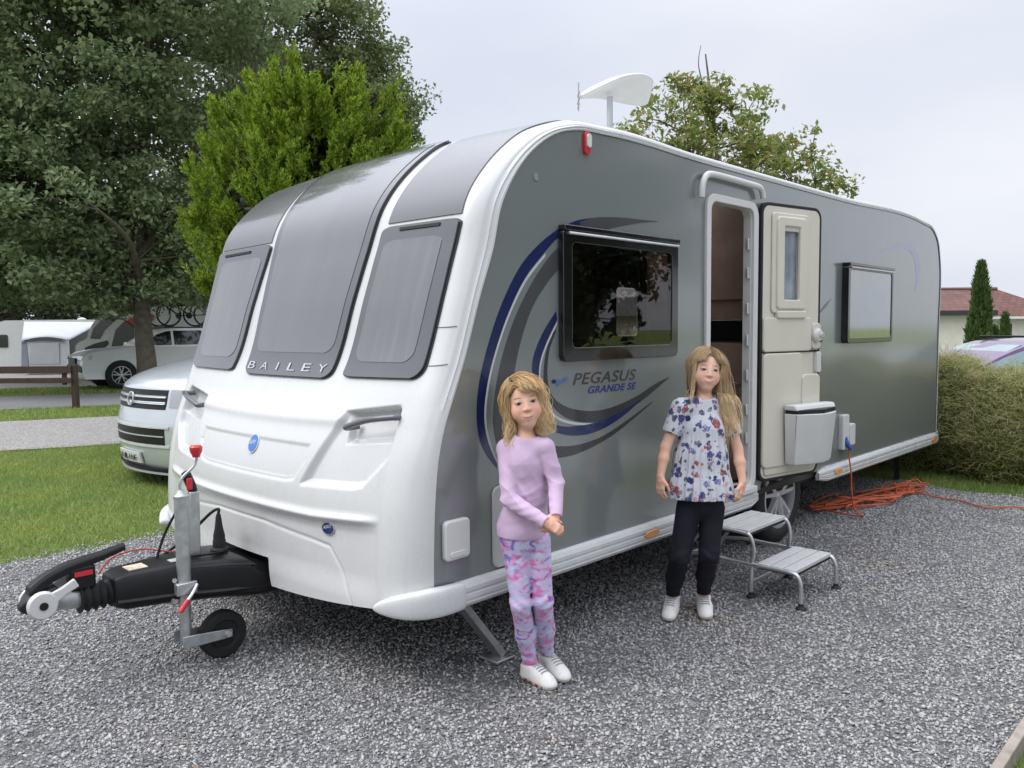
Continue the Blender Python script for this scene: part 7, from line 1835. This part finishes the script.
d_ = nrm(-ZU - RH*.12 + TOC*.18); add_hand(F, J['wL'] + d_*.004, d_, RH*.75 + TOC*.65, 1.0, .50, -1)
add_head(F, H, HA, HS, 1.0)
V, Fc = F.mesh(1); o = np_mesh('body', V, Fc, face_mat('skin_of_floral_girl', SKIN2, (.55, .18, .16), (.16, .10, .055), (.03, .04, .055), 12.0, True, None), G2, smooth=180)
C = np.tile(NP(SKIN2), (len(V), 1)); head_coords(o, V, H, HA, HS, H[2] - .15)
hand = (V[:, 2] < J['eR'][2]); C[hand] = NP(SKIN2)*NP((1, .93, .90)); color_attr(o, C); BODY2 = o
F = Field(lo, NP((hi[0], hi[1], J['nk'][2] + .08)), .003)
ub = J['ch'] - ZU*.02
F.cone(J['nk'] - ZU*.028, J['ch'], .075, .110, .03, BF, .74)
F.cone(ub, J['wa'], .112, .128, .02, BF, .76); F.cone(J['wa'], J['hp'], .128, .162, .02, BF, .74); F.cone(J['hp'], J['hp'] - ZU*.06, .162, .175, .02, BF, .74)
cx_ = J['wa']
def pleat(X, Y, Z):
    a_ = (X-cx_[0])*BL[0] + (Y-cx_[1])*BL[1]; b_ = (X-cx_[0])*BF[0] + (Y-cx_[1])*BF[1]; th = np.arctan2(b_, a_)
    k = np.clip((ub[2] + .005 - Z)/.06, 0, 1)*(.55 + .45*np.clip((ub[2]-Z)/.3, 0, 1))
    return .0062*k*np.sin(19*th + 1.3*np.sin(3*th) + .6*np.sin(14*Z)) + .0035*k*np.sin(31*th + 2*np.sin(5*th))
F.warp(pleat)
for q in 'RL':
    s_, e_ = J['s'+q], J['e'+q]; c_ = s_*.42 + e_*.58
    F.cone(J['nk'] - ZU*.030, s_ - ZU*.006, .048, .047, .025); F.cone(s_, c_, .048, .0475, .014)
    dd = nrm(e_ - s_); F.ell(c_ + dd*.052, (.056, .056, .056), None, .002, 's')
F.ell(J['nk'] + ZU*.034 + BF*.016, (.062, .062, .050), None, .004, 's')
hem = J['hp'] - ZU*.014; F.warp(lambda X, Y, Z: 0*X + 0*Y + 0*Z); F.cut(hem, (0, 0, -1))
V, Fc = F.mesh(1)
t = NT('floral_jersey'); v = t.coord()
dn = t.noise(v, 45, 3); dmix = t.n('Mix', _data_type='VECTOR'); dmix.inputs[0].default_value = .03; t.l(v, dmix.inputs[4]); t.l(dn.outputs['Color'], dmix.inputs[5]); vv = dmix.outputs[1]
vo = t.n('TexVoronoi', Scale=21.0, Randomness=.95); t.l(vv, vo.inputs['Vector']); sp_ = t.n('SeparateColor'); t.l(vo.outputs['Color'], sp_.inputs[0])
v2 = t.n('TexVoronoi', Scale=62.0); t.l(vv, v2.inputs['Vector']); pet = t.ramp(v2.outputs['Distance'], [(.10, 1.25), (.45, .45)])
fcol = t.ramp(sp_.outputs[0], [(0, (.075, .09, .27)), (.34, (.13, .14, .36)), (.50, (.50, .19, .22)), (.62, (.60, .30, .34)), (.70, (.16, .17, .30)), (.82, (.30, .33, .55)), (1, (.60, .32, .38))], 'CONSTANT')
thr = t.math('MULTIPLY_ADD', sp_.outputs[1], .30, .40); msk = t.math('LESS_THAN', t.math('MULTIPLY_ADD', v2.outputs['Distance'], .30, vo.outputs['Distance']), thr)
v3 = t.n('TexVoronoi', Scale=38.0); t.l(vv, v3.inputs['Vector']); s3 = t.n('SeparateColor'); t.l(v3.outputs['Color'], s3.inputs[0])
m3 = t.math('MULTIPLY', t.math('LESS_THAN', v3.outputs['Distance'], .40), t.math('GREATER_THAN', s3.outputs[0], .50))
bs_ = t.mix(m3, (.54, .55, .60), t.ramp(s3.outputs[1], [(0, (.10, .12, .18)), (.55, (.22, .25, .24)), (.75, (.55, .32, .36))], 'CONSTANT'))
t.base(t.mix(msk, bs_, t.mix(1, fcol, pet, 'MULTIPLY'))); t.set(Roughness=.85, Specular_IOR_Level=.2, Sheen_Weight=.15); n2 = t.noise(v, 300, 2); t.bump(n2.outputs['Fac'], .15, .002)
np_mesh('floral_top', V, Fc, t.m, BODY2, smooth=180)
F = Field(lo, NP((hi[0], hi[1], J['hp'][2] + .06)), .003)
F.cone(J['hp'] + ZU*.03, J['hp'] - ZU*.035, .104, .108, .02, BF, .78)
for q in 'RL':
    c_ = J['a'+q]*.55 + J['k'+q]*.45 - TOC*.012
    F.cone(J['h'+q], J['k'+q], .064, .050, .016); F.cone(J['k'+q], c_, .0485, .0475, .02); F.cone(c_, J['a'+q], .0470, .0340, .02); F.cone(J['a'+q], J['a'+q] - ZU*.02, .034, .033, .01)
F.warp(lambda X, Y, Z: .0022*np.sin(110*Z + 6*np.sin(20*(X*RH[0]+Y*RH[1])))*(np.exp(-((Z-J['kR'][2])/.06)**2) + np.exp(-((Z-J['aR'][2]-.03)/.05)**2)))
F.cut((0, 0, .085), (0, 0, -1))
V, Fc = F.mesh(1); np_mesh('leggings', V, Fc, mat('black_jersey', (.012, .012, .020), .8, var=.15, vs=12, bump=.2, bs=250, spec=.25), BODY2, smooth=180)
shoe(BODY2, 'shoe', *FT['R'], .95, M_SHOE, 3); shoe(BODY2, 'shoe', *FT['L'], .95, M_SHOE, 4)
sh = [(J['sR'], .05), (J['sL'], .055), (J['nk'] - ZU*.02, .06), (J['ch'] + BF*.0, .095), ((J['nk']+J['sL'])/2, .052), ((J['nk']+J['sR'])/2, .05)]
hair_cap(BODY2, H, HA, HS, (.27, .185, .10), [((0, -.045, -.04), (.070, .052, .095)), ((.070, -.010, -.05), (.018, .032, .09)), ((-.068, -.018, -.045), (.016, .030, .08))])
L2 = lambda p, r: np.where(p[:, 0] > .012, np.maximum(.2, (p[:, 2] + .335 + .05*r.normal(size=len(p)))*1.04), np.maximum(.12, (p[:, 2] + .165 + .03*r.normal(size=len(p)))*1.05))
hair_strands(BODY2, H, HA, HS, 5200, L2, .004, 6, ((.60, .43, .25), (1.0, .82, .55), (.32, .21, .12)), sh, wave=.005, wv=9, rad=.00105, spread=lambda p, r: np.where(p[:, 0] > .012, r.uniform(0, .10, len(p)), .006), keepface=.056, steps=26, pull=.4)
